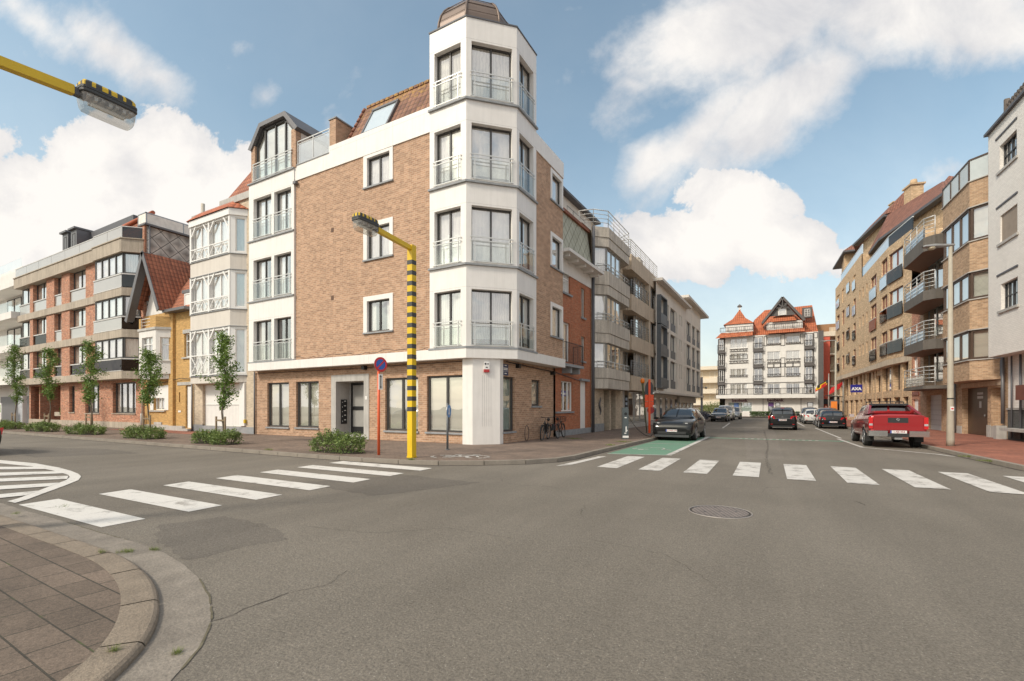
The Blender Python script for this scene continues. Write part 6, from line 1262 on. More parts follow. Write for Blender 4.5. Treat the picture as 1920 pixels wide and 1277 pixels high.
# ================================================================ planting
def leafmat(name,c1,c2):
    k=NT(name); oi=k.n('ShaderNodeNewGeometry'); col=k.ramp(oi.outputs['Random Per Island'],c1,c2,0,1); k.l(col,k.b.inputs['Base Color']); k.b.inputs['Roughness'].default_value=.5; k.b.inputs['Specular IOR Level'].default_value=.35
    tl=k.n('ShaderNodeBsdfTranslucent'); k.l(col,tl.inputs[0]); mx=k.n('ShaderNodeMixShader'); mx.inputs[0].default_value=.22; k.l(k.b.outputs[0],mx.inputs[1]); k.l(tl.outputs[0],mx.inputs[2]); k.l(mx.outputs[0],k.t.nodes['Material Output'].inputs[0]); return k.m
LF=leafmat('oak_leaf',(.075,.14,.025),(.22,.32,.07)); LS=leafmat('shrub_leaf',(.085,.14,.035),(.26,.33,.10)); LH=leafmat('hedge_leaf',(.04,.085,.02),(.09,.15,.035))
BARK=plain('grey_brown_bark',(.14,.11,.08),.9,var=.2,scale=10); STK=plain('weathered_stake',(.22,.16,.10),.9,var=.2,scale=8)
def leaves(m,c,n,r,size,rnd,stretch=1.0):
    for _ in range(n):
        a=rnd.gauss(0,1),rnd.gauss(0,1),rnd.gauss(0,1); p=Vector(c)+Vector((a[0]*r,a[1]*r,a[2]*r*stretch)); d=Vector((rnd.uniform(-1,1),rnd.uniform(-1,1),rnd.uniform(-.5,.9))).normalized(); s=Vector((rnd.uniform(-1,1),rnd.uniform(-1,1),rnd.uniform(-.6,.6))).cross(d)
        if s.length<.1: continue
        s=s.normalized(); L=size*rnd.uniform(.7,1.35); w=L*.42
        m.face([p-d*L*.5,p+s*w*.5-d*L*.05,p+d*L*.5,p-s*w*.5-d*L*.05])
def sapling(x,y,h,lean,seed,label,bot=1.7,wid=.5,group='young street trees in the planting beds'):
    rnd=random.Random(seed); t=root('street_tree',(x,y,PH),label,'tree',group); pts=[]
    for i in range(8): f=i/7; pts.append((x+lean*f+.05*math.sin(i*1.7+seed),y+.05*math.cos(i*1.3+seed),PH+h*f*.96))
    m=MB(); m.tube(pts,[.045-.034*i/7 for i in range(8)],7)
    lm=MB()
    def at(f): i=min(6,int(f*7)); g=f*7-i; return Vector(pts[i]).lerp(Vector(pts[i+1]),g)
    fb=bot/h
    nb=30
    for b in range(nb):
        f=fb+(1.0-fb)*(b+.5)/nb; o=at(f); az=rnd.uniform(0,6.28); env=wid*(math.sin(math.pi*min(1,((f-fb)/(1-fb))*.86+.10))**.7)*rnd.uniform(.45,1.25)
        e=o+Vector((math.cos(az)*env,math.sin(az)*env,env*.75)); mid=o.lerp(e,.5)+Vector((0,0,.04)); m.tube([o,mid,e],.009,4,r1=.004)
        for q in (.35,.7,1.0):
            c=o.lerp(e,q); leaves(lm,c,int(22+16*rnd.random()),.09+.03*rnd.random(),.115,rnd,1.0)
        leaves(lm,o,14,.09,.11,rnd)
    leaves(lm,at(.99),30,.07,.09,rnd,2.2)
    m.build('trunk',BARK,t); lm.build('crown',LF,t); return t
def stakes(x,y,label):
    t=root('tree_stake',(x,y,PH),label,'tree stake','timber stakes tied round the young trees'); 
    for s in (-.33,.33): m=MB(); m.tube([(x+s,y-.12,PH),(x+s,y-.12,PH+1.12)],.042,8); m.build('post',STK,t)
    m=MB(); m.box(FR(x,y-.12,0),-.36,.36,-.02,.02,PH+.92,PH+.99); m.build('crossbar',STK,t)
    m=MB(); m.tube([(x-.33,y-.12,PH+.96),(x,y-.02,PH+.90),(x+.33,y-.12,PH+.96)],.016,5); m.build('tie',BLK,t)
def shrub(x,y,rx,ry,h,seed,label,dens=1.0):
    rnd=random.Random(seed); t=root('shrub',(x,y,PH),label,'shrub','clipped evergreen shrubs in the planting beds'); lm=MB(); sm_=MB(); n=int(150*rx*ry/.5*dens)
    for i in range(n):
        a=rnd.uniform(0,6.28); r=math.sqrt(rnd.random()); px=x+rx*r*math.cos(a)*.95; py=y+ry*r*math.sin(a)*.95; top=h*(1-.42*r**3)*(rnd.uniform(.72,1.12)+.10*math.sin(px*5+seed)); e=(px+(px-x)*.18+rnd.gauss(0,.05),py+(py-y)*.18+rnd.gauss(0,.05),PH+top)
        if i%3==0: sm_.tube([(px*.6+x*.4,py*.6+y*.4,PH),e],.008,4)
        for q in (.15,.4,.62,.82,1.0):
            if r<.75 and q<.5: continue
            c=Vector((px,py,PH)).lerp(Vector(e),q); leaves(lm,c,5 if q<.8 else 7,.055,.085,rnd,.8)
    sm_.build('stem',BARK,t); lm.build('foliage',LS,t)
    d=MB(); d.prism([(x+rx*.95*math.cos(k*.5236),y+ry*.95*math.sin(k*.5236)) for k in range(12)],PH,PH+.03); d.build('soil',plain('dark_soil',(.045,.035,.025),.95),t)
TX=[(-46.9,11.9,6.0,-.35,'young tree beside the white modern block, leftmost in the row',1.9,.55),(-40.2,11.7,5.3,.1,'young tree in front of the recessed brick entrance of the banded block',2.1,.5),(-33.95,11.65,5.3,-.1,'young tree with a dense crown in front of the large windows of the banded block',1.8,.55),(-27.15,11.6,4.35,-.12,'young tree with a pale slim trunk in front of the ochre gabled house',1.75,.5),(-20.75,11.6,4.75,.05,'young tree with a low side branch in front of the white garage door',1.55,.48)]
for i,(x,y,h,l,lab,bt,wd) in enumerate(TX):
    t=sapling(x,y,h,l,i+3,lab,bt,wd); stakes(x,y,['stakes of the leftmost young tree by the white modern block','stakes of the young tree before the recessed brick entrance','stakes of the dense crowned young tree before the banded block','stakes of the young tree before the ochre gabled house','stakes of the young tree before the white garage door'][i])
m=MB(); rnd=random.Random(5); o=Vector((-20.75,11.6,2.5)); e=Vector((-22.0,11.3,3.0)); m.tube([o,e],.008,4,r1=.004); tr=[c for c in bpy.data.objects if c.name.startswith('street_tree')][-1]; m.build('branch',BARK,tr)
m=MB()
for q in (.5,.7,.85,1): leaves(m,o.lerp(e,q),16,.07,.10,rnd)
m.build('branch_foliage',LF,tr)
SH=[(-47.7,11.5,.95,.6,'left shrub at the foot of the leftmost young tree'),(-46.0,11.5,.8,.6,'right shrub at the foot of the leftmost young tree'),(-41.2,11.45,.85,.6,'left shrub in the bed before the recessed brick entrance'),(-39.6,11.45,.85,.6,'right shrub in the bed before the recessed brick entrance'),(-34.7,11.4,.8,.6,'left shrub in the bed of the dense crowned young tree'),(-33.2,11.4,.8,.6,'right shrub in the bed of the dense crowned young tree'),(-27.85,11.35,.82,.6,'left shrub in the bed before the ochre gabled house'),(-26.4,11.35,.75,.6,'right shrub in the bed before the ochre gabled house'),(-21.2,11.2,.80,.55,'left shrub in the bed before the white garage door'),(-19.85,11.2,.78,.55,'right shrub in the bed before the white garage door'),(-13.05,11.1,1.35,.5,'wide shrub in the treeless bed in front of the stone entrance')]
for i,(x,y,rx,ry,lab) in enumerate(SH): shrub(x,y,rx*(.80 if i<10 else .88),ry*.9,.54 if i<10 else .64,40+i,lab,1.0 if i>7 else .7)
# far hedge, bush and lavender
def clump(name,x0,x1,y0,y1,z0,z1,n,mat,label,cat,size=.16,seed=1):
    rnd=random.Random(seed); m=MB()
    for _ in range(n): leaves(m,(rnd.uniform(x0,x1),rnd.uniform(y0,y1),z0+(z1-z0)*rnd.random()**.7),1,.02,size,rnd)
    return solo(m,name,mat,((x0+x1)/2,(y0+y1)/2,z0),label,cat)
clump('hedge',-4.2,2.8,82.8,83.8,.1,.95,5200,LH,'low clipped green hedge across the end of the street below the bank','hedge',.16,3)
rnd=random.Random(9); m=MB()
for _ in range(2600):
    a=rnd.uniform(0,6.28); e=rnd.random()**.5; z=rnd.random(); leaves(m,(-9.9+2.6*math.cos(a)*e,88.5+1.5*math.sin(a)*e,.1+2.5*(1-.5*e*e)*z),1,.1,.22,rnd)
solo(m,'bush',leafmat('pale_bush_leaf',(.12,.16,.05),(.22,.27,.09)),(-9.9,88.5,.1),'large rounded pale green bush beside the bank building','bush')
clump('lavender_bed',-9.3,-7.8,60,66,.12,1.1,1500,leafmat('lavender_leaf',(.10,.12,.08),(.20,.17,.26)),'grey green flowering shrubs behind the grey lamp post','shrub',.14,6)
# entrance planter of the banded block
rnd=random.Random(3); m=MB()
for _ in range(500):
    x=rnd.uniform(-54.4,-53.3); z=1.0+rnd.random()*.7; m.face([(x,16.5+rnd.random()*.3,.95),(x+.04,16.5+rnd.random()*.3,.95),(x+rnd.gauss(0,.08),16.5,z)])
solo(m,'planter_grass',LF,(-53.9,16.7,.9),'tuft of green ornamental grass in the brick entrance of the banded block','plant')
# weeds in the kerb joints
rnd=random.Random(12); m=MB()
def tuft(x,y,z,r,n,h):
    for _ in range(n):
        a=rnd.uniform(0,6.28); q=r*rnd.random(); px,py=x+q*math.cos(a),y+q*.5*math.sin(a); dx,dy=rnd.gauss(0,h*.5),rnd.gauss(0,h*.5); m.face([(px-.004,py,z),(px+.004,py,z),(px+dx,py+dy,z+h*rnd.uniform(.4,1))])
for (px,py,r,n) in ((620-380,1030,.10,90),(288,1027,.08,90),(190,1040,.06,60),(30,966,.12,80),(212,1227,.05,60),(330,1218,.05,60),(228,1032,.10,60),(120,952,.2,40)): q=G(px,py,.03); tuft(q[0],q[1],.0 if px>225 else .05,r,n,.05)
for (x,y,r) in ((5.25,20.3,.3),(5.3,18.9,.3),(-8.6,21.2,.5),(-6.0,20.4,.4),(-15.8,10.4,.2),(-5.9,18.4,.2),(-9.3,10.5,.15)): tuft(x,y,.06 if x>0 else PH,r,160,.08)
struct(m.build('grass',leafmat('weed',(.10,.14,.03),(.22,.24,.07))),'stuff')
# ================================================================ street furniture
YEL=plain('signal_yellow',(.72,.47,.012),.42,var=.04); CHB=plain('charcoal_band',(.05,.05,.05),.5)
def sqpost(m,x,y,w,z0,z1,mi,ang=0):
    f=FR(x,y,ang); m.box(f,-w/2,w/2,-w/2,w/2,z0,z1,mi)
def cross_lamp(x,y,yl,ht,sgn,label,group='yellow crossing lamps'):
    t=root('crossing_lamp',(x,y,PH),label,'street lamp',group); m=MB(); w=.19
    f=FR(x,y,0)
    z=PH; segs=[(PH,1.52,0)]; z=1.52
    for i in range(15): segs+= [(z,z+.13,1),(z+.13,z+.315,0)]; z+=.315
    segs[-1]=(segs[-1][0],ht,0) if segs[-1][0]<ht else segs[-1]
    for a,b,mi in segs: m.box(f,-w/2-(.003 if mi else 0),w/2+(.003 if mi else 0),-w/2-(.003 if mi else 0),w/2+(.003 if mi else 0),a,b,mi)
    m.box(f,-w/2-.01,w/2+.01,-w/2-.01,w/2+.01,PH,PH+.05,0); m.box(f,-.05,.05,w/2,w/2+.004,.45,.80,0); m.box(f,-w/2-.004,-w/2,-.03,.03,2.2,2.32,1)
    m.build('pole',[YEL,CHB],t)
    m=MB(); y1=yl-sgn*.42; zA=ht-.10; zB=ht+.02
    b=[(-.06,-.065),(.06,-.065),(.06,.065),(-.06,.065)]; A=[(x+q[0],y+sgn*.0,zA+q[1]) for q in b]; B=[(x+q[0],y1,zB+q[1]) for q in b]
    for k in range(4): j=(k+1)%4; m.face([A[k],A[j],B[j],B[k]])
    m.face(B); m.build('arm',YEL,t)
    m=MB(); m.box(WF,x-.05,x+.05,-y1,-(y1+sgn*.14),zB-.06,zB+.05); m.build('arm_bracket',ZND,t)
    y0=min(yl-.46,yl+.46); y1_=max(yl-.46,yl+.46); zc=zB+.02
    m=MB(); R=[(0,-.045,1.0),(.0,.06,1.0),(.0,.13,.86),(0,.165,.62)]
    def ringp(s,z,r): 
        o=[]
        for k in range(20):
            a=2*math.pi*k/20; cx=math.copysign(abs(math.cos(a))**.35,math.cos(a)); cy=math.copysign(abs(math.sin(a))**.35,math.sin(a)); o.append((x+.175*s*cx,yl+.37*(1-(1-s)*.45)*cy,z))
        return o
    def loft(m,L,mi): 
        for (s0,z0),(s1,z1) in zip(L,L[1:]):
            a=ringp(s0,z0,0);b=ringp(s1,z1,0)
            for k in range(20): j=(k+1)%20; m.face([a[k],a[j],b[j],b[k]],mi)
    loft(m,[(.90,zc-.02),(1.0,zc),(1.0,zc+.03),(.96,zc+.035),(.96,zc+.045),(1.0,zc+.05),(1.0,zc+.085),(.93,zc+.09)],0); m.face(ringp(.9,zc-.02,0),2); m.face(ringp(.93,zc+.09,0),0)
    hd=m.build('lamp_housing',[CHB,YEL,plain('lamp_reflector',(.50,.47,.43),.3,.3)],t)
    m=MB()
    L=[(.90,zc+.09),(.90,zc+.15),(.76,zc+.185),(.5,zc+.195)]
    for (s0,z0),(s1,z1) in zip(L,L[1:]):
        a=ringp(s0,z0,0);b=ringp(s1,z1,0); n=10
        def dense(P):
            o=[]
            for k in range(20):
                p,q=Vector(P[k]),Vector(P[(k+1)%20]); o+=[p.lerp(q,t/6) for t in range(6)]
            return o
        A6,B6=dense(a),dense(b); ctr=Vector((x,yl,0))
        for k in range(120):
            j=(k+1)%120; mid=(A6[k]+A6[j])/2; dy=mid.y-yl; dx=mid.x-x
            c=int(math.floor((dy+5)/.066)) if abs(dx)>.155 or abs(dy)<.33 else int(math.floor((dx+5)/.058)); m.face([A6[k],A6[j],B6[j],B6[k]],c%2)
    m.face(ringp(.5,zc+.195,0),0); m.build('chequered_cover',[YEL,CHB],hd)
    m=MB(); loft(m,[(.90,zc-.02),(.87,zc-.10),(.78,zc-.20),(.66,zc-.245),(.4,zc-.265)],0); m.face(ringp(.4,zc-.265,0),0); m.build('lamp_bowl',plain_bowl(),hd)
    m=MB()
    for i in range(7): yy=yl-.27+i*.09; m.box(WF,x-.13,x+.13,-yy-.022,-yy+.022,zc-.05-.035*(i%2),zc-.021)
    m.build('reflector_fins',[MATS['lamp_reflector']],hd); m=MB(); m.tube([(x,yl-.2,zc-.11),(x,yl+.22,zc-.11)],.035,10); m.build('bulb',plain('milky_bulb',(.75,.72,.66),.3),hd)
    return t
def plain_bowl():
    if 'lamp_bowl_acrylic' in MATS: return MATS['lamp_bowl_acrylic']
    k=NT('lamp_bowl_acrylic'); tr=k.n('ShaderNodeBsdfTransparent'); tr.inputs[0].default_value=(.88,.87,.84,1); gl=k.n('ShaderNodeBsdfGlossy'); gl.inputs['Roughness'].default_value=.08; df=k.n('ShaderNodeBsdfDiffuse'); df.inputs[0].default_value=(.6,.58,.54,1)
    a=k.n('ShaderNodeMixShader'); a.inputs[0].default_value=.16; k.l(tr.outputs[0],a.inputs[1]); k.l(df.outputs[0],a.inputs[2]); b=k.n('ShaderNodeMixShader'); k.l(schlick(k,.06),b.inputs[0]); k.l(a.outputs[0],b.inputs[1]); k.l(gl.outputs[0],b.inputs[2]); k.l(b.outputs[0],k.t.nodes['Material Output'].inputs[0]); MATS['lamp_bowl_acrylic']=k.m; return k.m
cross_lamp(-9.69,10.98,9.15,6.52,-1,'yellow lamp post banded in black, standing on the pavement corner before the brick building')
cross_lamp(-9.38,1.45,3.42,6.45,1,'chequered lamp on a yellow arm reaching in at the top left of the photo')
# no parking post
RO=plain('orange_red_post',(.72,.12,.04),.45,var=.05); t=root('no_parking_sign',(-11.15,11.08,PH),'orange red post with a round blue and red sign beside the banded lamp post','road sign')
m=MB(); m.tube([(-11.15,11.08,PH),(-11.15,11.08,2.85)],.045,12); m.ring((-11.15,11.08,1.35),(0,0,1),.047,.006,12,4); m.ring((-11.15,11.08,2.0),(0,0,1),.047,.006,12,4); m.build('post',RO,t)
RED=plain('sign_red',(.60,.025,.03),.35,var=.03); BLU=plain('sign_blue',(.02,.12,.48),.35,var=.03); c=Vector((-11.07,11.08,3.0)); ax=Vector((.97,-.22,0)).normalized()
m=MB(); m.disc(c,ax,.235,.02,40,0,2); m.disc(c+ax*.012,ax,.165,.006,40,1); sd=m.build('disc',[RED,BLU,STEEL],t)
tv=ax.cross(Vector((0,0,1))).normalized(); m=MB(); A=Vector((0,0,1)); p=c+ax*.017; d1_=(tv*(1)+A*(-1)).normalized(); d1_=(tv*-1+A*1).normalized(); nn=(tv+A).normalized()*.024; m.face([p-d1_*.165-nn,p+d1_*.165-nn,p+d1_*.165+nn,p-d1_*.165+nn]); m.build('slash',RED,sd)
m=MB(); f=FR(-11.07,11.08,math.degrees(math.atan2(ax.y,ax.x))+90); m.box(f,-.075,.075,-.005,.01,2.20,2.70); pl=m.build('plate',WFM,t); m=MB(); m.box(f,-.014,.014,.01,.014,2.30,2.60); m.ext(f,[(-.04,2.30),(.04,2.30),(0,2.23)],.01,.014); m.ext(f,[(-.04,2.60),(0,2.67),(.04,2.60)],.01,.014); m.build('arrow',BLK,pl)
# low blue sign
t=root('low_blue_sign',(-10.4,13.68,PH),'low grey post with a small round blue sign seen edge on by the white column','road sign'); m=MB(); m.tube([(-10.4,13.68,PH),(-10.4,13.68,1.78)],.04,12); m.disc((-10.4,13.68,PH+.01),(0,0,1),.09,.02,16); m.build('post',plain('grey_post',(.16,.17,.18),.5,.3),t)
ax=Vector((.94,.33,0)).normalized()*-1; ax=Vector((-.42,-.907,0)); ax=Vector((.955,.30,0)).normalized(); c=Vector((-10.4,13.68,1.50))+ax*.05; m=MB(); m.disc(c,ax,.23,.02,32,0,1); sd=m.build('disc',[plain('faded_sign_blue',(.06,.22,.50),.4),STEEL],t)
m=MB(); tv=ax.cross(Vector((0,0,1))); f=FR(c.x,c.y,math.degrees(math.atan2(ax.y,ax.x))+90); m.box(f,-.03,.03,.011,.014,1.36,1.60); m.ext(f,[(-.09,1.44),(.09,1.44),(0,1.34)],.011,.014); m.build('arrow',WFM,sd)
# charging column with cable
t=root('charging_column',(-6.47,22.41,PH),'dark grey electric car charging column on the pavement edge','charging point'); f=FR(-6.47,22.41,30); m=MB(); m.box(f,-.14,.14,-.11,.11,PH,1.62); m.build('cabinet',plain('slate_cabinet',(.075,.09,.095),.4,var=.04),t)
m=MB(); m.box(f,-.14,.14,.111,.116,PH+.06,PH+.16); m.box(f,.0,.05,.111,.116,.45,.72); m.box(f,.03,.09,.111,.116,.5,.56); m.box(f,-.06,.03,.111,.116,.38,.42); m.box(f,-.05,.05,.111,.116,1.12,1.16); m.build('pale_symbol',WFM,t); m=MB(); m.disc(f.P(0,.115,1.32),(f.n[0],f.n[1],0),.07,.02,20); m.build('socket',BLK,t)
m=MB(); pts=[]
for i in range(19): q=i/18; pts.append((-6.40+.95*q,22.35+1.8*q,(1.25*(1-q)**2.2+.14) if q<.85 else .14+(q-.85)*3.6)); 
m.tube(pts,.014,6); m.build('cable',BLK,t)
# orange warning post with backs of signs, and lamp on green post
t=root('temporary_sign_post',(-6.67,28.1,PH),'bright orange post carrying the backs of several temporary traffic boards','road sign'); f=FR(-6.67,28.1,25); ORP=plain('fluorescent_orange',(.80,.09,.02),.45); m=MB(); m.box(f,-.06,.06,-.03,.03,PH,3.25); m.build('post',ORP,t)
m=MB(); g=[(-.24,2.4),(-.24,2.75)]+[(-.24*math.cos(a*math.pi/10),2.75+.40*math.sin(a*math.pi/10)) for a in range(1,10)]+[(.24,2.75),(.24,2.4)]; m.ext(f,g[::-1],-.05,-.035); m.build('dark_board',plain('black_board_back',(.05,.05,.055),.5),t)
for z0,z1 in ((1.98,2.36),(1.62,1.96),): m=MB(); m.box(f,-.25,.25,-.05,-.036,z0,z1); m.build('orange_board',ORP,t)
m=MB(); m.disc(f.P(.08,-.045,1.45),(f.n[0],f.n[1],0),.20,.02,20); m.build('red_disc',plain('dull_red_back',(.35,.03,.03),.5),t); m=MB(); m.box(f,.2,.3,-.034,-.03,2.42,2.5); m.box(f,.2,.3,-.034,-.03,1.66,1.74); m.build('sticker',WFM,t)
t=root('warning_lamp_post',(-7.1,28.3,PH),'olive green leaning pole topped with an amber warning lamp','warning lamp'); m=MB(); m.tube([(-6.85,28.2,PH),(-7.12,28.3,3.05)],[.025,.07],8); m.build('pole',plain('olive_pole',(.10,.105,.05),.7),t); m=MB(); m.tube([(-7.12,28.3,3.05),(-7.12,28.3,3.12),(-7.12,28.3,3.28),(-7.12,28.3,3.34)],[.10,.13,.12,.05],12); m.build('amber_lamp',plain('amber_plastic',(.75,.18,.01),.3),t)
# street lamps
PG_=plain('galvanised_post',(.33,.32,.29),.5,.2,var=.08,streak=.15)
def street_lamp(x,y,h,hx,hy,label,r0=.095,r1=.055,group='street lamps',sticker=False,pm=None):
    t=root('street_lamp',(x,y,PH),label,'street lamp',group); m=MB(); m.tube([(x,y,PH),(x,y,PH+.25),(x,y,1.6),(x,y,h)],[r0*1.25,r0*1.2,r0,r1],16); m.build('pole',pm or plain('beige_post',(.40,.36,.29),.6,var=.08,streak=.25),t)
    d=Vector((hx,hy,0)); m=MB(); L=d.length; u=d.normalized(); w=Vector((-u.y,u.x,0)); prof=[(-.12,.07,.07),(.25,.09,.10),(.5*L+.1,.16,.13),(L,.13,.08),(L+.06,.05,.03)]
    for (a,wa,ha),(b,wb,hb) in zip(prof,prof[1:]):
        P=[Vector((x,y,h+.06))+u*a+w*s*wa+Vector((0,0,v*ha*.5)) for s,v in ((-1,-.4),(-.7,1),(.7,1),(1,-.4),(.7,-1),(-.7,-1))]; Q_=[Vector((x,y,h+.06))+u*b+w*s*wb+Vector((0,0,v*hb*.5)) for s,v in ((-1,-.4),(-.7,1),(.7,1),(1,-.4),(.7,-1),(-.7,-1))]
        for k in range(6): j=(k+1)%6; m.face([P[k],P[j],Q_[j],Q_[k]])
    hd=m.build('lamp_head',plain('grey_lamp_head',(.27,.27,.27),.45,.3),t); m=MB(); c=Vector((x,y,h-.02))+u*(L*.72); m.tube([c+Vector((0,0,.03)),c+Vector((0,0,-.02)),c+Vector((0,0,-.07))],[.14,.13,.06],12); m.build('lamp_glass',plain('amber_lamp_glass',(.42,.36,.26),.2),hd)
    if sticker:
        m=MB(); m.tube([(x,y,1.95),(x,y,2.0)],r0*1.02,16); m.build('band',BLK,t); m=MB(); f=FR(x,y,15); m.box(f,-.05,.06,r0-.02,r0+.006,1.50,1.66,0); m.box(f,-.03,.045,r0,r0+.008,1.55,1.61,1); m.build('sticker',[WFM,RED],t)
    return t
street_lamp(5.81,24.72,7.95,-.85,-.25,'tall beige lamp post on the red pavement beside the red pickup',.105,.06,sticker=True)
street_lamp(6.0,71.5,9.9,-1.6,0,'tall pale lamp post between the flag poles at the end of the street',.14,.09)
m=MB(); 
t=root('grey_mast',(-8.4,62.0,PH),'short square grey mast with a small camera near the left row of parked cars','mast'); m.box(FR(-8.4,62,20),-.11,.11,-.11,.11,PH,5.3); m.build('pole',plain('blue_grey_mast',(.27,.27,.29),.5,.2),t); m=MB(); m.tube([(-8.3,61.8,4.05),(-7.85,61.7,4.05)],.04,6); m.tube([(-7.85,61.7,4.1),(-7.85,61.7,3.85)],.12,10); m.build('camera',STEEL,t)
for (px,dd,hh,lab) in ((1554,62,6.0,'left flag pole beside the tall pale lamp post'),(1581,60,5.6,'right flag pole beside the sand coloured block')):
    kx=(px-960)/F0; X=dd*(-math.sin(ya)+kx*math.cos(ya)); Y=dd*(math.cos(ya)+kx*math.sin(ya)); t=root('flag_pole',(X,Y,PH),lab,'flag pole','flag poles'); m=MB(); m.tube([(X,Y,PH),(X,Y,hh)],.10,10,r1=.06); m.build('pole',PG_,t)
    m=MB(); cols=[plain('black_flag_cloth',(.02,.02,.025),.8),plain('yellow_flag_cloth',(.75,.5,.02),.8),plain('red_flag_cloth',(.60,.03,.03),.8)]
    sg=-1 if px<1560 else -1
    for s in range(3):
        for i in range(5):
            a0=.08+i*.24+ s*.10; w0=.10*math.sin(i*1.2+s); w1=.10*math.sin((i+1)*1.2+s); z=hh-.75-i*.16-s*.20; z2=z-.16
            m.face([(X+sg*a0,Y+w0,z),(X+sg*(a0+.24),Y+w1,z2),(X+sg*(a0+.24),Y+w1,z2-.42),(X+sg*a0,Y+w0,z-.42)],s if px<1560 else 2)
    m.build('flag',cols,t)
# parking ticket pillar / orange sign
t=root('ticket_machine',(4.5,57,PH),'parking ticket machine with an orange panel and a small black roof, behind the parked cars','ticket machine'); m=MB(); m.box(FR(4.62,57,0),-.3,.3,-.2,.2,PH,2.3); m.build('cabinet',ZND,t); m=MB(); m.box(FR(4.62,57,0),-.26,.26,.2,.22,.9,2.2); m.build('orange_panel',plain('orange_panel_face',(.75,.22,.03),.4),t); m=MB(); m.ext(FR(4.62,57,0),[(-.7,2.75),(.75,2.62),(.75,2.68),(-.7,2.82)],-.3,.3); m.box(FR(4.62,57,0),-.05,.05,-.05,.05,2.3,2.7); m.build('small_roof',BLK,t)
t=root('bicycle_hoop',(-9.95,18.9,PH),'narrow oval iron hoop fixed to the foot of the brick wall beside the bicycles','bicycle hoop'); m=MB(); pts=[(-9.85,18.75+.16*math.cos(a*math.pi/12)*1.0,PH+.34-.33*math.cos(a*math.pi/12*1)) for a in range(25)]; pts=[(-9.85,18.75+.19*math.sin(2*math.pi*a/24),PH+.36-.34*math.cos(2*math.pi*a/24)) for a in range(25)]; m.tube(pts,.017,6); m.build('hoop',plain('rusty_iron',(.05,.035,.03),.6),t)
# advertising banner on the pavement at far left
t=root('banner_stand',(-62.5,14.8,PH),'white fence banner with a green printed panel at the far left pavement','banner'); m=MB(); m.box(FR(-63.3,14.8,0),-2,1.3,-.03,.03,.5,2.0); m.build('board',WFM,t); m=MB(); m.box(FR(-63.3,14.8,0),-1.9,1.1,.03,.04,1.15,1.85); m.build('green_print',plain('lime_print',(.25,.42,.06),.6),t)
for s in (-1.9,1.2): m=MB(); m.tube([(-63.3+s,14.8,PH),(-63.3+s,14.8,2)],.04,6); m.build('leg',STEEL,t)
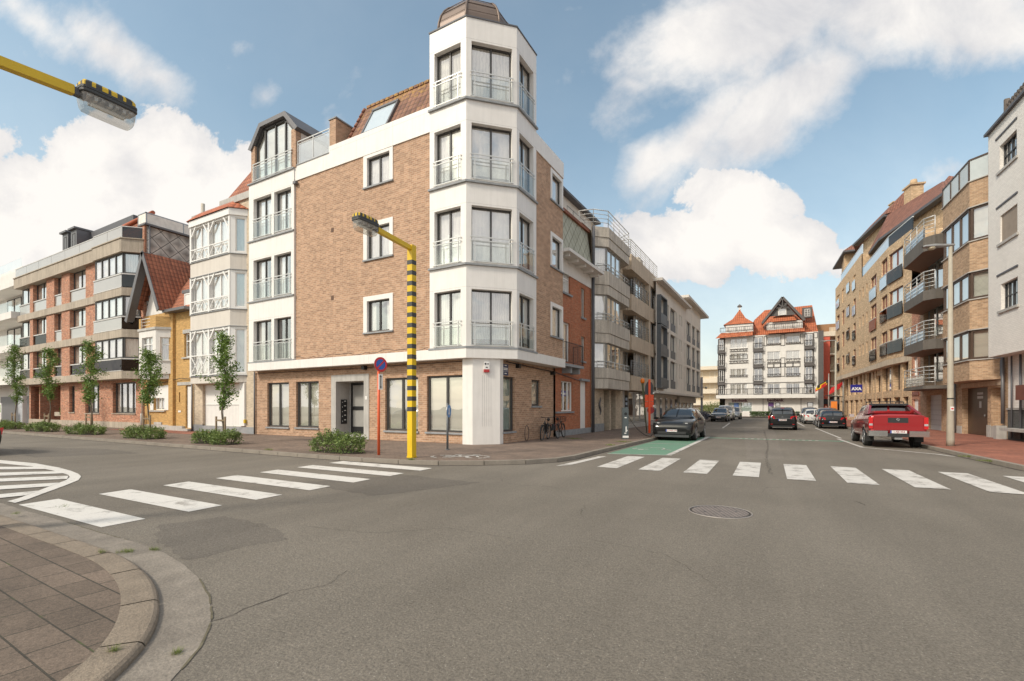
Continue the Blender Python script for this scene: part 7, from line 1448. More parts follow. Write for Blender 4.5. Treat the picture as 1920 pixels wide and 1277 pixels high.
# ================================================================ bicycles
def bicycle(x,y,ang,label,dark=(.02,.02,.022),basket=False,bags=False,lean=6):
    t=root('bicycle',(x,y,PH),label,'bicycle','bicycles against the brick wall'); c,s=math.cos(R_(ang)),math.sin(R_(ang)); ln=math.sin(R_(lean))
    def P(u,w,z): w=w+ln*z; return (x+u*c-w*s,y+u*s+w*c,PH+z)
    ax=Vector((-s,c,-ln)).normalized(); fm=plain('bike_paint_'+label.split()[0],dark,.35)
    for u in (-.53,.55):
        m=MB(); m.ring(P(u,0,.345),ax,.328,.026,28,6); wh=m.build('wheel',RUB,t); m=MB(); m.ring(P(u,0,.345),ax,.305,.009,28,5); ctr=Vector(P(u,0,.345)); a=ax.cross(Vector((0,0,1))).normalized(); b=ax.cross(a)
        for k in range(14): th=2*math.pi*k/14; m.tube([ctr,ctr+(a*math.cos(th)+b*math.sin(th))*.30],.0022,3,cap=False)
        m.build('spokes_and_rim',STEEL,wh); m=MB(); 
        pts=[]
        for k in range(11): th=R_(-10+k*19); pts.append(ctr+a*math.cos(th)*.365*(1)+Vector((0,0,1))*math.sin(th)*.365)
        m.tube(pts,.022,5); m.build('mudguard',fm,wh)
    m=MB(); BB=(-.05,0,.28); ST=(-.20,0,.80); HT=(.33,0,.86); HB=(.38,0,.60); R0=(-.53,0,.345); F1=(.55,0,.345)
    for a,b,r in ((BB,ST,.016),(BB,HB,.018),((-.13,0,.55),HT,.014),(BB,R0,.010),(ST,R0,.009),(HT,HB,.018),(HB,F1,.012)): m.tube([P(*a),P(*b)],r*1.5,7)
    m.tube([P(-.45,0,.75),P(-.75,0,.74),P(-.62,0,.40)],.008,5); m.tube([P(-.2,0,.75),P(-.5,0,.745)],.008,5); m.build('frame',fm,t)
    m=MB(); m.tube([P(.33,0,.86),P(.29,0,1.03)],.012,6); m.tube([P(.02,-.26,1.06),P(.18,-.25,1.06),P(.29,-.12,1.04),P(.29,.12,1.04),P(.18,.25,1.06),P(.02,.26,1.06)],.014,6); hb=m.build('handlebar',BLK,t)
    for w in (-.26,.26): m=MB(); m.tube([P(-.03,w,1.06),P(.1,w,1.06)],.018,7); m.build('grip',RUB,hb)
    m=MB(); m.tube([P(-.20,0,.8),P(-.23,0,.90)],.012,6); m.tube([P(-.36,0,.93),P(-.28,0,.94),P(-.15,0,.93),P(-.06,0,.925)],[.03,.075,.05,.018],8); m.build('saddle',RUB,t)
    m=MB(); m.disc(P(-.05,.02,.28),ax,.085,.008,20); m.tube([P(-.05,.05,.28),P(.02,.06,.13)],.009,5); m.tube([P(-.05,-.05,.28),P(-.12,-.06,.43)],.009,5); m.tube([P(.0,.06,.13),P(.04,.14,.13)],.012,5); m.tube([P(-.53,.03,.385),P(-.05,.03,.365)],.006,4); m.tube([P(-.53,.03,.305),P(-.05,.03,.20)],.006,4); m.build('crank_and_chain',STEEL,t)
    m=MB(); m.tube([P(.42,0,.78),P(.47,0,.78)],.035,8); m.build('headlamp',BLK,t); m=MB(); m.tube([P(-.78,0,.66),P(-.80,0,.66)],.025,8); m.build('rear_lamp',plain('red_plastic',(.42,.03,.03),.4),t)
    if bags:
        for w in (-.14,.14): 
            m=MB(); pts=[P(-.72,w,.40),P(-.40,w,.40),P(-.36,w,.72),P(-.74,w,.72)]; q=[P(-.72,w*1.7,.42),P(-.40,w*1.7,.42),P(-.37,w*1.5,.72),P(-.73,w*1.5,.72)]; m.face(pts); m.face(q)
            for k in range(4): j=(k+1)%4; m.face([pts[k],pts[j],q[j],q[k]])
            m.build('pannier_bag',plain('black_canvas',(.022,.022,.024),.85),t)
    if basket:
        m=MB()
        for z,r in ((.80,.13),(.88,.145),(.96,.155),(1.04,.165)):
            m.tube([P(.55+dx*r,dy*r*1.2,z) for dx,dy in ((-1,-1),(1,-1),(1,1),(-1,1),(-1,-1))],.007,4)
        for k in range(16): a=k*2*math.pi/16; cx=max(-1,min(1,1.4*math.cos(a)));cy=max(-1,min(1,1.4*math.sin(a))); m.tube([P(.55+cx*.13,cy*.156,.80),P(.55+cx*.165,cy*.198,1.04)],.005,3)
        m.build('basket',plain('black_wire',(.03,.028,.026),.6),t)
bicycle(-9.55,20.0,-80,'black city bicycle with pannier bags leaning on the tan brick wall',bags=True)
bicycle(-9.45,21.6,98,'brown city bicycle with a front basket leaning on the orange brick wall',(.05,.03,.022),basket=True)
# ================================================================ cars
def carpaint(name,c,rough=.25,metal=.35):
    if name in MATS: return MATS[name]
    k=NT(name); k.b.inputs['Base Color'].default_value=(*c,1); k.b.inputs['Roughness'].default_value=rough; k.b.inputs['Metallic'].default_value=metal; k.b.inputs['Coat Weight'].default_value=1; k.b.inputs['Coat Roughness'].default_value=.03
    tc=k.n('ShaderNodeTexCoord'); dn=k.noise(tc.outputs['Object'],2.0,6); k.l(k.mix(k.math('MULTIPLY',dn,.015),c,(.22,.19,.16)),k.b.inputs['Base Color']); MATS[name]=k.m; return k.m
CGL=plain('tinted_car_glass',(.012,.014,.015),.03,0,var=0,spec=1,coat=1); CGM=plain('car_chrome',(.62,.62,.62),.12,1,var=0); LRED=plain('tail_lamp_red',(.55,.012,.015),.12,0,var=.1,coat=1); LCLR=plain('lamp_clear',(.55,.56,.58),.1,.4,var=.1,coat=1); LAMB=plain('lamp_amber',(.7,.2,.02),.15,coat=1)
PLT=plain('number_plate_white',(.68,.67,.66),.4,var=.02); PLR=plain('plate_red_letters',(.33,.02,.03),.5); PLB=plain('plate_blue',(.02,.06,.30),.4); TRIM=plain('black_trim',(.022,.022,.023),.55)
def spl(K,x):
    """smooth monotone-ish interpolation of keys [(x,v...)]"""
    if x<=K[0][0]: return K[0][1:]
    if x>=K[-1][0]: return K[-1][1:]
    for i in range(len(K)-1):
        if K[i][0]<=x<=K[i+1][0]: break
    a,b=K[i],K[i+1]; p=K[i-1] if i>0 else a; n=K[i+2] if i+2<len(K) else b; h=b[0]-a[0]; t=(x-a[0])/h; out=[]
    for j in range(1,len(a)):
        d=(b[j]-a[j])/h; d0=(a[j]-p[j])/(a[0]-p[0]) if a[0]>p[0] else d; d1=(n[j]-b[j])/(n[0]-b[0]) if n[0]>b[0] else d
        m0=0 if d0*d<=0 else 2*d0*d/(d0+d); m1=0 if d1*d<=0 else 2*d1*d/(d1+d)
        t2=t*t;t3=t2*t; out.append((2*t3-3*t2+1)*a[j]+(t3-2*t2+t)*h*m0+(-2*t3+3*t2)*b[j]+(t3-t2)*h*m1)
    return out
def make_car(x,y,ang,label,cat,K,paint,wx,wr,tw=.22,plate='',front=True,glass=None,lamps=None,group='cars in the street',extras=None,name='parked_car',tilt=0,side=None,rim=None,bumper=None,z0=0,tumble=.0):
    """K: stations along the length (front is +): (pos, z bottom, z belt, z top, half width, half width at the roof)"""
    t=root(name,(x,y,z0),label,cat,group); c,s=math.cos(R_(ang)),math.sin(R_(ang))
    def W(l,w,z): return (x+l*c-w*s, y+l*s+w*c, z0+z)     # ang 90: nose to +Y
    L0,L1=K[0][0],K[-1][0]
    def sec(l):
        zb,zm,zt,hw,hr=spl(K,l); hr=min(hr,hw*.98); q=[(0,zb),(hw*.80,zb),(hw*.955,zb+.05),(hw*.985,zb+(zm-zb)*.32),(hw,zb+(zm-zb)*.58),(hw*.985,zb+(zm-zb)*.84),(hw*.955,zm)]
        g=max(0,zt-zm); sh=hw*.955
        if g<.12: q+= [(sh*.93,zm+g*.45),(sh*.82,zm+g*.72),(sh*.6,zm+g*.9),(sh*.3,zm+g*.98),(0,zt)]
        else: q+= [(sh+(hr-sh)*.42,zm+g*.40),(sh+(hr-sh)*.86,zm+g*.80),(hr*.93,zm+g*.93),(hr*.55,zm+g*.99),(0,zt)]
        return q
    n=64; st=[L0+(L1-L0)*i/n for i in range(n+1)]; st=sorted(set(st)|{k[0] for k in K}); m=MB(); base=[]; NS=12
    for l in st:
        q=sec(l); ringv=q+[(-w,z) for w,z in reversed(q[1:-1])]; base.append(len(m.v)); m.v+=[W(l,w,z) for w,z in ringv]
    R=22
    for i in range(len(st)-1):
        for k in range(R): j=(k+1)%R; m.f.append((base[i]+k,base[i]+j,base[i+1]+j,base[i+1]+k)); m.mi.append(0); m.sm.append(True)
    m.f.append(tuple(base[0]+k for k in range(R))); m.mi.append(0); m.sm.append(False); m.f.append(tuple(base[-1]+k for k in reversed(range(R)))); m.mi.append(0); m.sm.append(False)
    body=m.build('body',[paint,TRIM],t)
    bmh=bmesh.new(); bmh.from_mesh(body.data); bmesh.ops.recalc_face_normals(bmh,faces=bmh.faces); bmh.to_mesh(body.data); bmh.free()
    # wheel housings cut out of the closed body
    cut=MB()
    for l in wx:
        hw=spl(K,l)[3]
        for sd in (-1,1): cut.tube([W(l,sd*(hw-.30),wr),W(l,sd*(hw+.2),wr)],wr*1.13,28,1)
    co=cut.build('cut',[paint,TRIM],t); bmh=bmesh.new(); bmh.from_mesh(co.data); bmesh.ops.recalc_face_normals(bmh,faces=bmh.faces); bmh.to_mesh(co.data); bmh.free()
    md=body.modifiers.new('b','BOOLEAN'); md.operation='DIFFERENCE'; md.object=co; md.solver='EXACT'; bpy.context.view_layer.update(); dg=bpy.context.evaluated_depsgraph_get(); me=bpy.data.meshes.new_from_object(body.evaluated_get(dg)); body.modifiers.clear(); old=body.data; body.data=me; bpy.data.meshes.remove(old); me.name='body'; bpy.data.objects.remove(co)
    # surface panel: patch of the car's own skin, lifted slightly
    def skin(l,k): # k: float index on the half section
        q=sec(l); i=min(int(k),len(q)-2); f=k-i; return (q[i][0]+(q[i+1][0]-q[i][0])*f,q[i][1]+(q[i+1][1]-q[i][1])*f)
    def panel(nm,mat,corners,par,lift=.006,nu=8,nv=5,mirror=False,mi=0,mb=None):
        """corners: 4 of (l,k) with k>0 on the left side, negative on the right; bilinear patch"""
        mm=mb or MB(); 
        for sgn in ((1,-1) if mirror else (1,)):
            g=[]
            for a in range(nu+1):
                for b in range(nv+1):
                    u,v=a/nu,b/nv; l=(corners[0][0]*(1-u)+corners[1][0]*u)*(1-v)+(corners[3][0]*(1-u)+corners[2][0]*u)*v; k=(corners[0][1]*(1-u)+corners[1][1]*u)*(1-v)+(corners[3][1]*(1-u)+corners[2][1]*u)*v
                    w1=1 if k>=0 else -1; ka=11-abs(k) if False else abs(k); w,z=skin(l,ka); w*=w1*sgn; w2,z2=skin(l,min(ka+.2,10.99)); w2*=w1*sgn; dz=skin(min(l+.05,L1),ka)[1]-skin(max(l-.05,L0),ka)[1]; tn=Vector((0,w2-w,z2-z)); nr=Vector((1,0,dz/.1 if True else 0)).cross(tn)
                    if nr.length<1e-6: nr=Vector((0,0,1))
                    nr.normalize(); ctr=Vector((0,w,z-.7)); 
                    if nr.dot(Vector((0,w,z-.6)))<0: nr=-nr
                    g.append(W(l+nr.x*lift,w+nr.y*lift,z+nr.z*lift))
            for a in range(nu):
                for b in range(nv): i=a*(nv+1)+b; mm.face([g[i],g[i+1],g[i+nv+2],g[i+nv+1]],mi,True)
        if mb is None: return mm.build(nm,mat,par)
    for g in glass or []:
        if g[0]=='side':
            for sg in (1,-1):
                mm=MB()
                for cs in g[1]: panel('',None,[(l,k*sg) for l,k in cs],None,.008,8,4,mb=mm)
                mm.build('side_window',CGL,t)
        else:
            mm=MB(); cs=g[1]; panel('',None,cs,None,.008,6,6,mb=mm); panel('',None,[(l,-k) for l,k in cs],None,.008,6,6,mb=mm); mm.build(g[0],CGL,t)
    # wheels
    for l in wx:
        hw=spl(K,l)[3]
        for sd in (-1,1):
            m=MB(); a=sd*(hw-.02-tw); b=sd*(hw-.015); mid=(a+b)/2
            m.tube([W(l,a,wr),W(l,a+(b-a)*.12,wr),W(l,a+(b-a)*.88,wr),W(l,b,wr)],[wr*.93,wr,wr,wr*.93],28); wh=m.build('wheel',RUB,t)
            m=MB(); rr=wr*.68; ctr=Vector(W(l,b+sd*.003,wr)); axv=Vector(W(l,b+sd,wr))-Vector(W(l,b,wr)); m.ring(ctr,axv,rr,.016,28,5); a1=axv.cross(Vector((0,0,1))).normalized(); b1=axv.cross(a1)
            for k in range(6):
                th=2*math.pi*k/6+.3; e=a1*math.cos(th)+b1*math.sin(th); pq=e.cross(axv).normalized()*.038; m.face([ctr+e*.05-pq,ctr+e*rr-pq*.6,ctr+e*rr+pq*.6,ctr+e*.05+pq])
            m.disc(ctr,axv,.06,.02,12); m.disc(ctr-axv.normalized()*.012,axv,rr*.98,.004,24,1); m.build('rim',[rim or plain('alloy',(.40,.40,.41),.3,.7),BLK],wh)
    F_=FR(*W(L1,0,0)[:2],ang+90) if front else FR(*W(L0,0,0)[:2],ang-90)
    # F_.n points away from the car at the visible end
    def endbox(nm,mat,u0,u1,zb,zt,d0=-.05,d1=.02,par=None):
        m=MB(); m.box(F_,u0,u1,d0,d1,zb+z0,zt+z0); return m.build(nm,mat,par or t)
    if plate:
        zp,txt,off=plate; p=endbox('number_plate',PLT,-.26,.26,zp-.055,zp+.055,off-.02,off); m=MB(); text_mb(m,txt,F_,.02,off+.003,zp+z0,.095,0,ext=.004,bold=.001); m.build('plate_characters',PLR,p); m=MB(); m.box(F_,-.26,-.215,off,off+.003,zp-.053+z0,zp+.053+z0); m.build('plate_strip',PLB,p)
    return t,W,F_,endbox,panel,sec
def mirrors(t,W,l,z,hw,mat):
    for sd in (-1,1): 
        m=MB(); b=len(m.v); 
        for a,r in ((0,.06),(.06,.085),(.14,.07)): pass
        P=[W(l+dl,sd*(hw+dw),z+dz) for dl in (-.05,.08) for dw,dz in ((.02,-.06),(.20,-.05),(.20,.08),(.02,.07))]; i=len(m.v); m.v+=P
        for q in ((0,1,2,3),(4,5,6,7),(0,1,5,4),(1,2,6,5),(2,3,7,6),(3,0,4,7)): m.f.append(tuple(i+k for k in q)); m.mi.append(0); m.sm.append(False)
        m.box(FR(0,0,0),0,0,0,0,0,0) if False else None; m.build('door_mirror',mat,t)
def lampsym(panel,t,nm,mat,cs,**k):
    for sg in (1,-1): panel(nm,mat,[(l,kk*sg) for l,kk in cs],t,.012,5,4)
BLKP=carpaint('black_car_paint',(.006,.007,.008),.35,0); BLKP.node_tree.nodes['Principled BSDF'].inputs['Specular IOR Level'].default_value=.15; BLKP.node_tree.nodes['Principled BSDF'].inputs['Coat Weight'].default_value=.75; REDP=carpaint('red_metallic_paint',(.36,.018,.022),.35,.5); WHP=carpaint('white_car_paint',(.62,.61,.58),.3,0); GRYP=carpaint('dark_grey_paint',(.035,.036,.036)); SILP=carpaint('silver_paint',(.40,.41,.42),.3,.6)
# --- black sports utility car, nose to the viewer, plugged in
K=[(-2.36,.42,.70,.76,.76,.5),(-2.25,.34,.88,1.06,.89,.62),(-1.9,.28,1.02,1.30,.98,.68),(-1.2,.25,1.06,1.52,1.01,.68),(-.3,.24,1.04,1.62,1.0,.66),(.4,.24,1.02,1.57,.99,.64),(.95,.24,1.01,1.30,.99,.68),(1.25,.25,1.01,1.10,1.0,.84),(1.7,.25,.97,1.05,1.0,.84),(2.1,.24,.90,.95,.98,.82),(2.30,.22,.82,.87,.95,.80),(2.39,.23,.74,.80,.90,.74),(2.44,.27,.66,.71,.82,.66),(2.46,.36,.60,.63,.70,.55)]
t,W,F_,eb,pn,sec=make_car(-4.6,26.3,-90,'black sports utility car plugged in on the green charging bay, facing the viewer','car',K,BLKP,(1.42,-1.45),.37,plate=(.50,'2-FWR-274',.04),
  glass=[('windscreen',[(1.18,10.9),(1.12,7.6),(.50,7.9),(.42,10.9)]),('rear_window',[(-2.12,10.9),(-2.0,8.0),(-1.35,8.2),(-1.3,10.9)]),('side',[[(.95,7.15),(-.25,7.15),(-.25,8.55),(.42,8.4)],[(-.33,7.15),(-1.25,7.15),(-1.25,8.5),(-.33,8.55)],[(-1.33,7.2),(-1.75,7.2),(-1.6,8.2),(-1.33,8.45)]])])
for sg in (1,-1):
    m=MB(); m.ext(F_,[(sg*.46,.80),(sg*.90,.86),(sg*.93,.94),(sg*.52,.90)][::sg],-.40,-.13); m.build('headlight',plain('dark_lamp_glass',(.05,.055,.06),.05,spec=1,coat=1),t); m=MB(); m.box(F_,sg*.60,sg*.72,-.2,-.125,.84,.885); m.build('running_light',LCLR,t)
    m=MB(); m.box(F_,sg*.56,sg*.88,-.30,-.03,.40,.64); m.build('air_intake',plain('gloss_black',(.012,.012,.013),.15),t)
eb('front_lip',plain('dark_grey_trim',(.05,.052,.055),.5),-.80,.80,.19,.30,-.22,.05); eb('grille',TRIM,-.66,.66,.34,.46,-.12,.012); eb('nose_panel',TRIM,-.56,.56,.60,.66,-.16,-.005)
m=MB(); m.tube([W(2.12,0,.905),W(2.16,0,.90)],.03,8); m.build('bonnet_badge',plain('gold_badge',(.5,.36,.12),.3,.6),t); mirrors(t,W,.80,1.04,.95,BLKP)
# --- red pickup, seen from behind
K=[(-2.62,.72,1.20,1.28,.84,.7),(-2.60,.62,1.26,1.35,.91,.78),(-2.45,.50,1.28,1.37,.935,.8),(-1.3,.42,1.27,1.36,.94,.8),(-1.05,.40,1.25,1.37,.94,.80),(-.92,.40,1.23,1.72,.94,.70),(-.5,.38,1.20,1.80,.94,.68),(.4,.38,1.16,1.78,.94,.67),(.75,.38,1.12,1.64,.94,.68),(1.25,.38,1.08,1.22,.94,.8),(1.5,.38,1.02,1.12,.93,.80),(2.2,.40,.98,1.06,.91,.8),(2.5,.45,.82,.92,.86,.74),(2.6,.52,.66,.70,.8,.6)]
t,W,F_,eb,pn,sec=make_car(3.98,26.55,91.5,'red pickup truck parked beside the beige lamp post, seen from behind','pickup truck',K,REDP,(1.62,-1.42),.385,tw=.26,plate=(.66,'1-FJE-954',.12),front=False,
  glass=[('rear_window',[(-1.0,10.9),(-1.0,7.9),(-.92,8.3),(-.90,10.9)]),('side',[[(.95,7.15),(.12,7.15),(.12,8.5),(.62,8.4)],[(.04,7.15),(-.72,7.15),(-.72,8.5),(.04,8.55)]]),('windscreen',[(1.15,10.9),(1.1,7.7),(.72,8.0),(.68,10.9)])])
eb('tailgate',REDP,-.78,.78,.72,1.30,-.04,.035); tg=eb('tailgate_badge_panel',TRIM,-.32,.32,1.02,1.22,.03,.045); m=MB(); m.ring(F_.P(0,.05,1.15),(F_.n[0],F_.n[1],0),.045,.010,16,5); m.box(F_,-.06,.06,.046,.056,1.14,1.16); m.build('emblem',CGM,tg)
eb('chrome_bumper',CGM,-.95,-.34,.48,.70,-.2,.12); eb('chrome_bumper',CGM,.34,.95,.48,.70,-.2,.12); eb('bumper_step',TRIM,-.34,.34,.46,.60,-.2,.10); eb('tow_bar',STEEL,-.12,.12,.36,.44,-.3,.12)
for sg in (1,-1):
    m=MB(); m.box(F_,sg*.80,sg*.935,-.12,.03,.78,1.24,0); m.box(F_,sg*.81,sg*.925,.03,.038,.90,.98,1); m.build('tail_light',[LRED,LCLR],t)
    m=MB(); m.box(F_,sg*.66,sg*.94,-.66,-.62,.24,.56); m.build('mud_flap',RUB,t)
    # sport bar sloping from the cab roof to the bed sides
    m=MB(); q=[(-.93,.64,1.70),(-.93,.82,1.12),(-2.05,.86,1.12),(-1.75,.85,1.14),]; A=[W(-.9,sg*.66,1.76),W(-1.12,sg*.68,1.74),W(-2.05,sg*.88,1.36),W(-1.1,sg*.90,1.30)]; B=[W(-.9,sg*.56,1.76),W(-1.12,sg*.60,1.74),W(-2.0,sg*.78,1.36),W(-1.1,sg*.80,1.30)]
    m.face(A); m.face(B)
    for k in range(4): j=(k+1)%4; m.face([A[k],A[j],B[j],B[k]])
    m.build('sport_bar',REDP,t)
    m=MB(); m.tube([W(-.8,sg*.55,1.86),W(.5,sg*.54,1.86)],.02,6); m.tube([W(-.8,sg*.55,1.86),W(-.8,sg*.55,1.74)],.02,6); m.tube([W(.5,sg*.54,1.86),W(.5,sg*.54,1.74)],.02,6); m.build('roof_rail',TRIM,t)
m=MB(); a=[W(-.92,-.66,1.79),W(-.92,.66,1.79),W(-1.16,.64,1.76),W(-1.16,-.64,1.76)]; b=[(p[0],p[1],p[2]-.05) for p in a]; m.face(a); m.face(b)
for k in range(4): j=(k+1)%4; m.face([a[k],a[j],b[j],b[k]])
m.build('roof_spoiler',TRIM,t); m=MB(); 
for l in (-.55,.3): m.box(FR(*W(l,0,0)[:2],ang:=1.5),-.58,.58,-.03,.03,1.86,1.89)
m.build('roof_bar',TRIM,t)
m=MB(); pp=[W(-2.5,-.8,1.385),W(-2.5,.8,1.385),W(-1.0,.8,1.39),W(-1.0,-.8,1.39)]; m.face(pp); m.build('bed_cover',REDP,t); mirrors(t,W,.80,1.24,.94,CGM)
# --- compact people carrier driving away in the middle of the road
def hatch(x,y,ang,label,paint,L=4.3,H=1.5,Wd=1.78,belt=.92,plate='',front=False,wr=.31,name='parked_car',low=False,group='cars in the street',tails=LRED,van=False):
    h=L/2; hw=Wd/2; rear=[(-h,.40,belt*.72,belt*.78,hw*.82,hw*.5),(-h+.06,.32,belt*.95,belt*1.08,hw*.92,hw*.66)]
    if van: K=rear+[(-h+.12,.28,belt,H*.97,hw*.98,hw*.82),(-h+.4,.26,belt,H,hw,hw*.82),(.3,.24,belt,H,hw,hw*.80),(h-1.45,.24,belt*.99,H*.93,hw,hw*.76),(h-.85,.24,belt*.97,belt*1.12,hw,hw*.84),(h-.35,.26,belt*.88,belt*.97,hw*.97,hw*.8),(h-.1,.28,belt*.7,belt*.78,hw*.9,hw*.7),(h,.36,.5,.56,hw*.8,hw*.6)]
    else: K=rear+[(-h+.38,.27,belt*1.0,H*.90 if not low else H*.86,hw*.97,hw*.70),(-h+.8,.25,belt*1.0,H*.975,hw,hw*.72),(-.15,.23,belt*.99,H,hw,hw*.71),(h-1.95,.23,belt*.98,H*.965,hw,hw*.69),(h-1.35,.23,belt*.97,belt*1.22,hw,hw*.72),(h-1.05,.24,belt*.96,belt*1.06,hw,hw*.82),(h-.55,.26,belt*.88,belt*.97,hw*.97,hw*.8),(h-.18,.28,belt*.70,belt*.80,hw*.91,hw*.7),(h,.34,.50,.56,hw*.80,hw*.6)]
    zt=h
    t,W,F_,eb,pn,sec=make_car(x,y,ang,label,'van' if van else 'car',K,paint,(h-.85,-h+.80),wr,plate=plate,front=front,name=name,group=group,
      glass=[('windscreen',[(h-1.12,10.9),(h-1.18,7.6),(h-1.85,7.9),(h-1.9,10.9)] if not van else [(h-.92,10.9),(h-.98,7.6),(h-1.38,7.9),(h-1.42,10.9)]),('rear_window',[(-h+.09,10.9),(-h+.10,7.4),(-h+.46,8.0),(-h+.50,10.9)]),('side',[[(h-1.45,7.15),(.05,7.15),(.05,8.5),(h-1.95,8.45)],[(-.03,7.15),(-h+.75,7.15),(-h+.85,8.35),(-.03,8.5)]])])
    if front:
        for sg in (1,-1):
            m=MB(); m.box(F_,sg*hw*.52,sg*hw*.88,-.30,-.06,belt*.68,belt*.78); m.build('headlight',LCLR,t); m=MB(); m.box(F_,sg*hw*.62,sg*hw*.78,-.2,-.0,.36,.46); m.build('fog_light',LCLR,t)
        eb('grille',TRIM,-hw*.55,hw*.55,.36,.56,-.2,.015)
    else:
        for sg in (1,-1):
            m=MB(); a=[F_.P(sg*hw*.50,.012,belt*.80),F_.P(sg*hw*.93,-.06,belt*.76),F_.P(sg*hw*.985,-.10,belt*1.02),F_.P(sg*hw*.56,-.0,belt*.98)]; b=[F_.P(sg*hw*.50,-.25,belt*.80),F_.P(sg*hw*.95,-.35,belt*.78),F_.P(sg*hw*.975,-.35,belt*1.0),F_.P(sg*hw*.62,-.25,belt*.98)]
            m.face(a)
            for k in range(4): j=(k+1)%4; m.face([a[k],a[j],b[j],b[k]])
            m.build('tail_light',tails,t); m=MB(); m.box(F_,sg*hw*.66,sg*hw*.80,-.1,.012,.40,.44); m.build('reflector',LRED,t)
        eb('bumper_lower',TRIM,-hw*.80,hw*.80,.22,.34,-.3,.01)
        m=MB(); m.ring(F_.P(0,.0,belt*.92),(F_.n[0],F_.n[1],0),.04,.009,14,5); m.build('emblem',CGM,t)
    mirrors(t,W,h-1.55,belt*1.06,hw,paint); return t,W,F_,eb
t,W,F_,eb=hatch(.12,40.95,90,'black compact people carrier driving away in the middle of the road',BLKP,4.3,1.64,1.84,1.0,(.72,'1-KZT-382',.03),name='driving_car'); eb('chrome_strip',CGM,-.45,.45,.83,.85,-.02,.025)
m=MB(); m.box(F_,-.6,.6,-.34,-.22,1.585,1.615); m.build('roof_spoiler',BLKP,t); m=MB(); m.box(F_,-.12,.12,-.23,-.215,1.56,1.585); m.build('brake_light',LRED,t)
hatch(3.42,44.8,90,'black low hatchback parked just beyond the red pickup, seen from behind',BLKP,4.3,1.42,1.78,.86,(.52,'1-WGB-606',.03),low=True)
hatch(3.5,50.2,90,'dark estate car with roof rails parked behind the black low hatchback',GRYP,4.4,1.60,1.8,.95,(.6,'1-DRC-118',.03))
hatch(2.78,55.2,91,'white hatchback parked on the right side beside the road line',WHP,4.2,1.46,1.78,.88,(.6,'1-PMA-540',.03),low=True)
hatch(2.7,61.2,91,'dark blue grey car with a bicycle rack parked farthest along the right row',carpaint('blue_grey_paint',(.04,.05,.065)),4.5,1.62,1.82,.95,(.6,'1-HLE-771',.03))
hatch(-5.95,58.6,-90,'dark grey small crossover parked on the left, facing the viewer',GRYP,4.1,1.55,1.76,.95,(.50,'1-TSF-229',.03),front=True)
hatch(-5.9,64.2,-90,'white delivery van parked behind the dark grey crossover on the left',WHP,4.6,1.85,1.84,1.05,(.50,'1-VAN-903',.03),front=True,van=True)
hatch(-5.5,70.6,-90,'silver car parked behind the white van on the left',SILP,4.4,1.65,1.80,1.0,(.5,'1-BKD-455',.03),front=True)
hatch(-9.8,66,0,'dark blue car standing crosswise behind the lavender bed',carpaint('blue_grey_paint',(.04,.05,.065)),4.2,1.5,1.78,.9,'')
hatch(-25.5,4.75,180,'dark car in the left street cut off by the left edge of the photo',BLKP,4.4,1.5,1.8,.92,(.6,'1-CAR-118',.03),wr=.33)
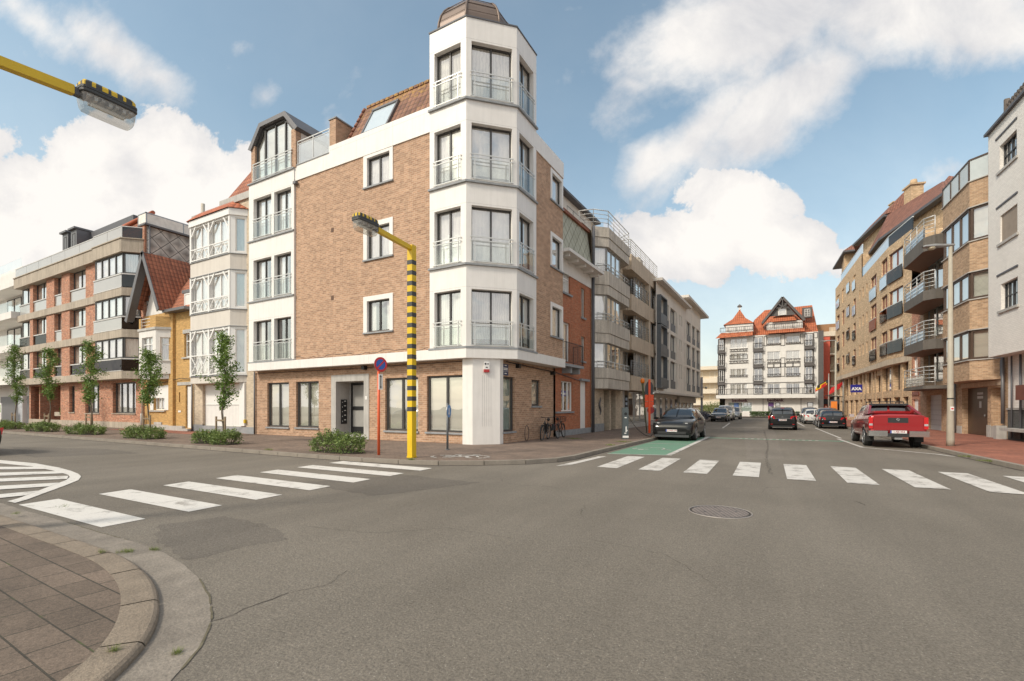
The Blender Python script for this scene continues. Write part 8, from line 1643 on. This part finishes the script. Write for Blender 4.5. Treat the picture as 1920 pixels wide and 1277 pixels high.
# ================================================================ two passers-by far down the street
def person(x,y,ang,label,shirt,trousers,hair,z=PH,lean=0,h=1.74):
    me=bpy.data.meshes.new('person'); s=h/1.74
    V=[(0,0,.95,.135),(0,.0,1.15,.125),(0,.0,1.38,.15),(0,.01,1.50,.06),(0,.02,1.58,.075),(0,.03,1.67,.09),
       (-.10,0,.90,.10),(-.11,.04,.50,.062),(-.11,-.02,.08,.04),(-.11,.14,.035,.035),(.10,0,.90,.10),(.12,-.10,.50,.062),(.12,-.25,.12,.04),(.12,-.12,.035,.035),
       (-.20,0,1.40,.055),(-.25,-.05,1.14,.042),(-.24,.10,.92,.03),(-.24,.16,.85,.03),(.20,0,1.40,.055),(.25,.03,1.14,.042),(.24,-.06,.90,.03),(.24,-.05,.82,.03)]
    E_=[(0,1),(1,2),(2,3),(3,4),(4,5),(0,6),(6,7),(7,8),(8,9),(0,10),(10,11),(11,12),(12,13),(2,14),(14,15),(15,16),(16,17),(2,18),(18,19),(19,20),(20,21)]
    me.from_pydata([(a*s,b*s+lean*c*.2,c*s) for a,b,c,r in V],E_,[]); o=bpy.data.objects.new('person',me); scene.collection.objects.link(o)
    sk=o.modifiers.new('s','SKIN'); 
    for i,(a,b,c,r) in enumerate(V): me.skin_vertices[0].data[i].radius=(r*s,r*s*.8)
    me.skin_vertices[0].data[0].use_root=True; o.modifiers.new('u','SUBSURF').levels=2; bpy.context.view_layer.update(); dg=bpy.context.evaluated_depsgraph_get(); m2=bpy.data.meshes.new_from_object(o.evaluated_get(dg)); o.modifiers.clear(); o.data=m2; bpy.data.meshes.remove(me)
    skin=plain('skin',(.45,.26,.18),.6); ms=[skin,plain('cloth_'+shirt[0],shirt[1],.9),plain('cloth_'+trousers[0],trousers[1],.9),BLK,plain('hair_'+hair[0],hair[1],.8)]
    for m in ms: m2.materials.append(m)
    for p in m2.polygons:
        c=p.center; zz=c.z/s; p.use_smooth=True
        p.material_index=3 if zz<.075 else 2 if zz<.98 and abs(c.x)<.2*s else 0 if (zz<1.0 and abs(c.x)>=.2*s) or zz>1.47 else 1
        if zz>1.62 and (c.y<.05*s or zz>1.71): p.material_index=4
    o.location=(x,y,z); o.rotation_euler=(0,0,R_(ang)); tag(o,label,'person'); return o
person(4.45,63.5,100,'person in a pale blue shirt walking behind the right row of parked cars',('pale_blue',(.25,.38,.55)),('dark_blue',(.03,.04,.07)),('brown',(.08,.05,.03)))
person(5.0,66.5,-60,'person in a dark red top standing by the awning shop at the street end',('dark_red',(.25,.03,.04)),('black',(.02,.02,.02)),('fair',(.35,.25,.12)))
person(-65.4,13.6,200,'person in a pink top half hidden behind the banner at far left',('pink',(.55,.25,.28)),('grey',(.10,.10,.11)),('dark',(.04,.03,.02)))

for _o in bpy.data.objects:
    if '_o' in _o: del _o['_o']
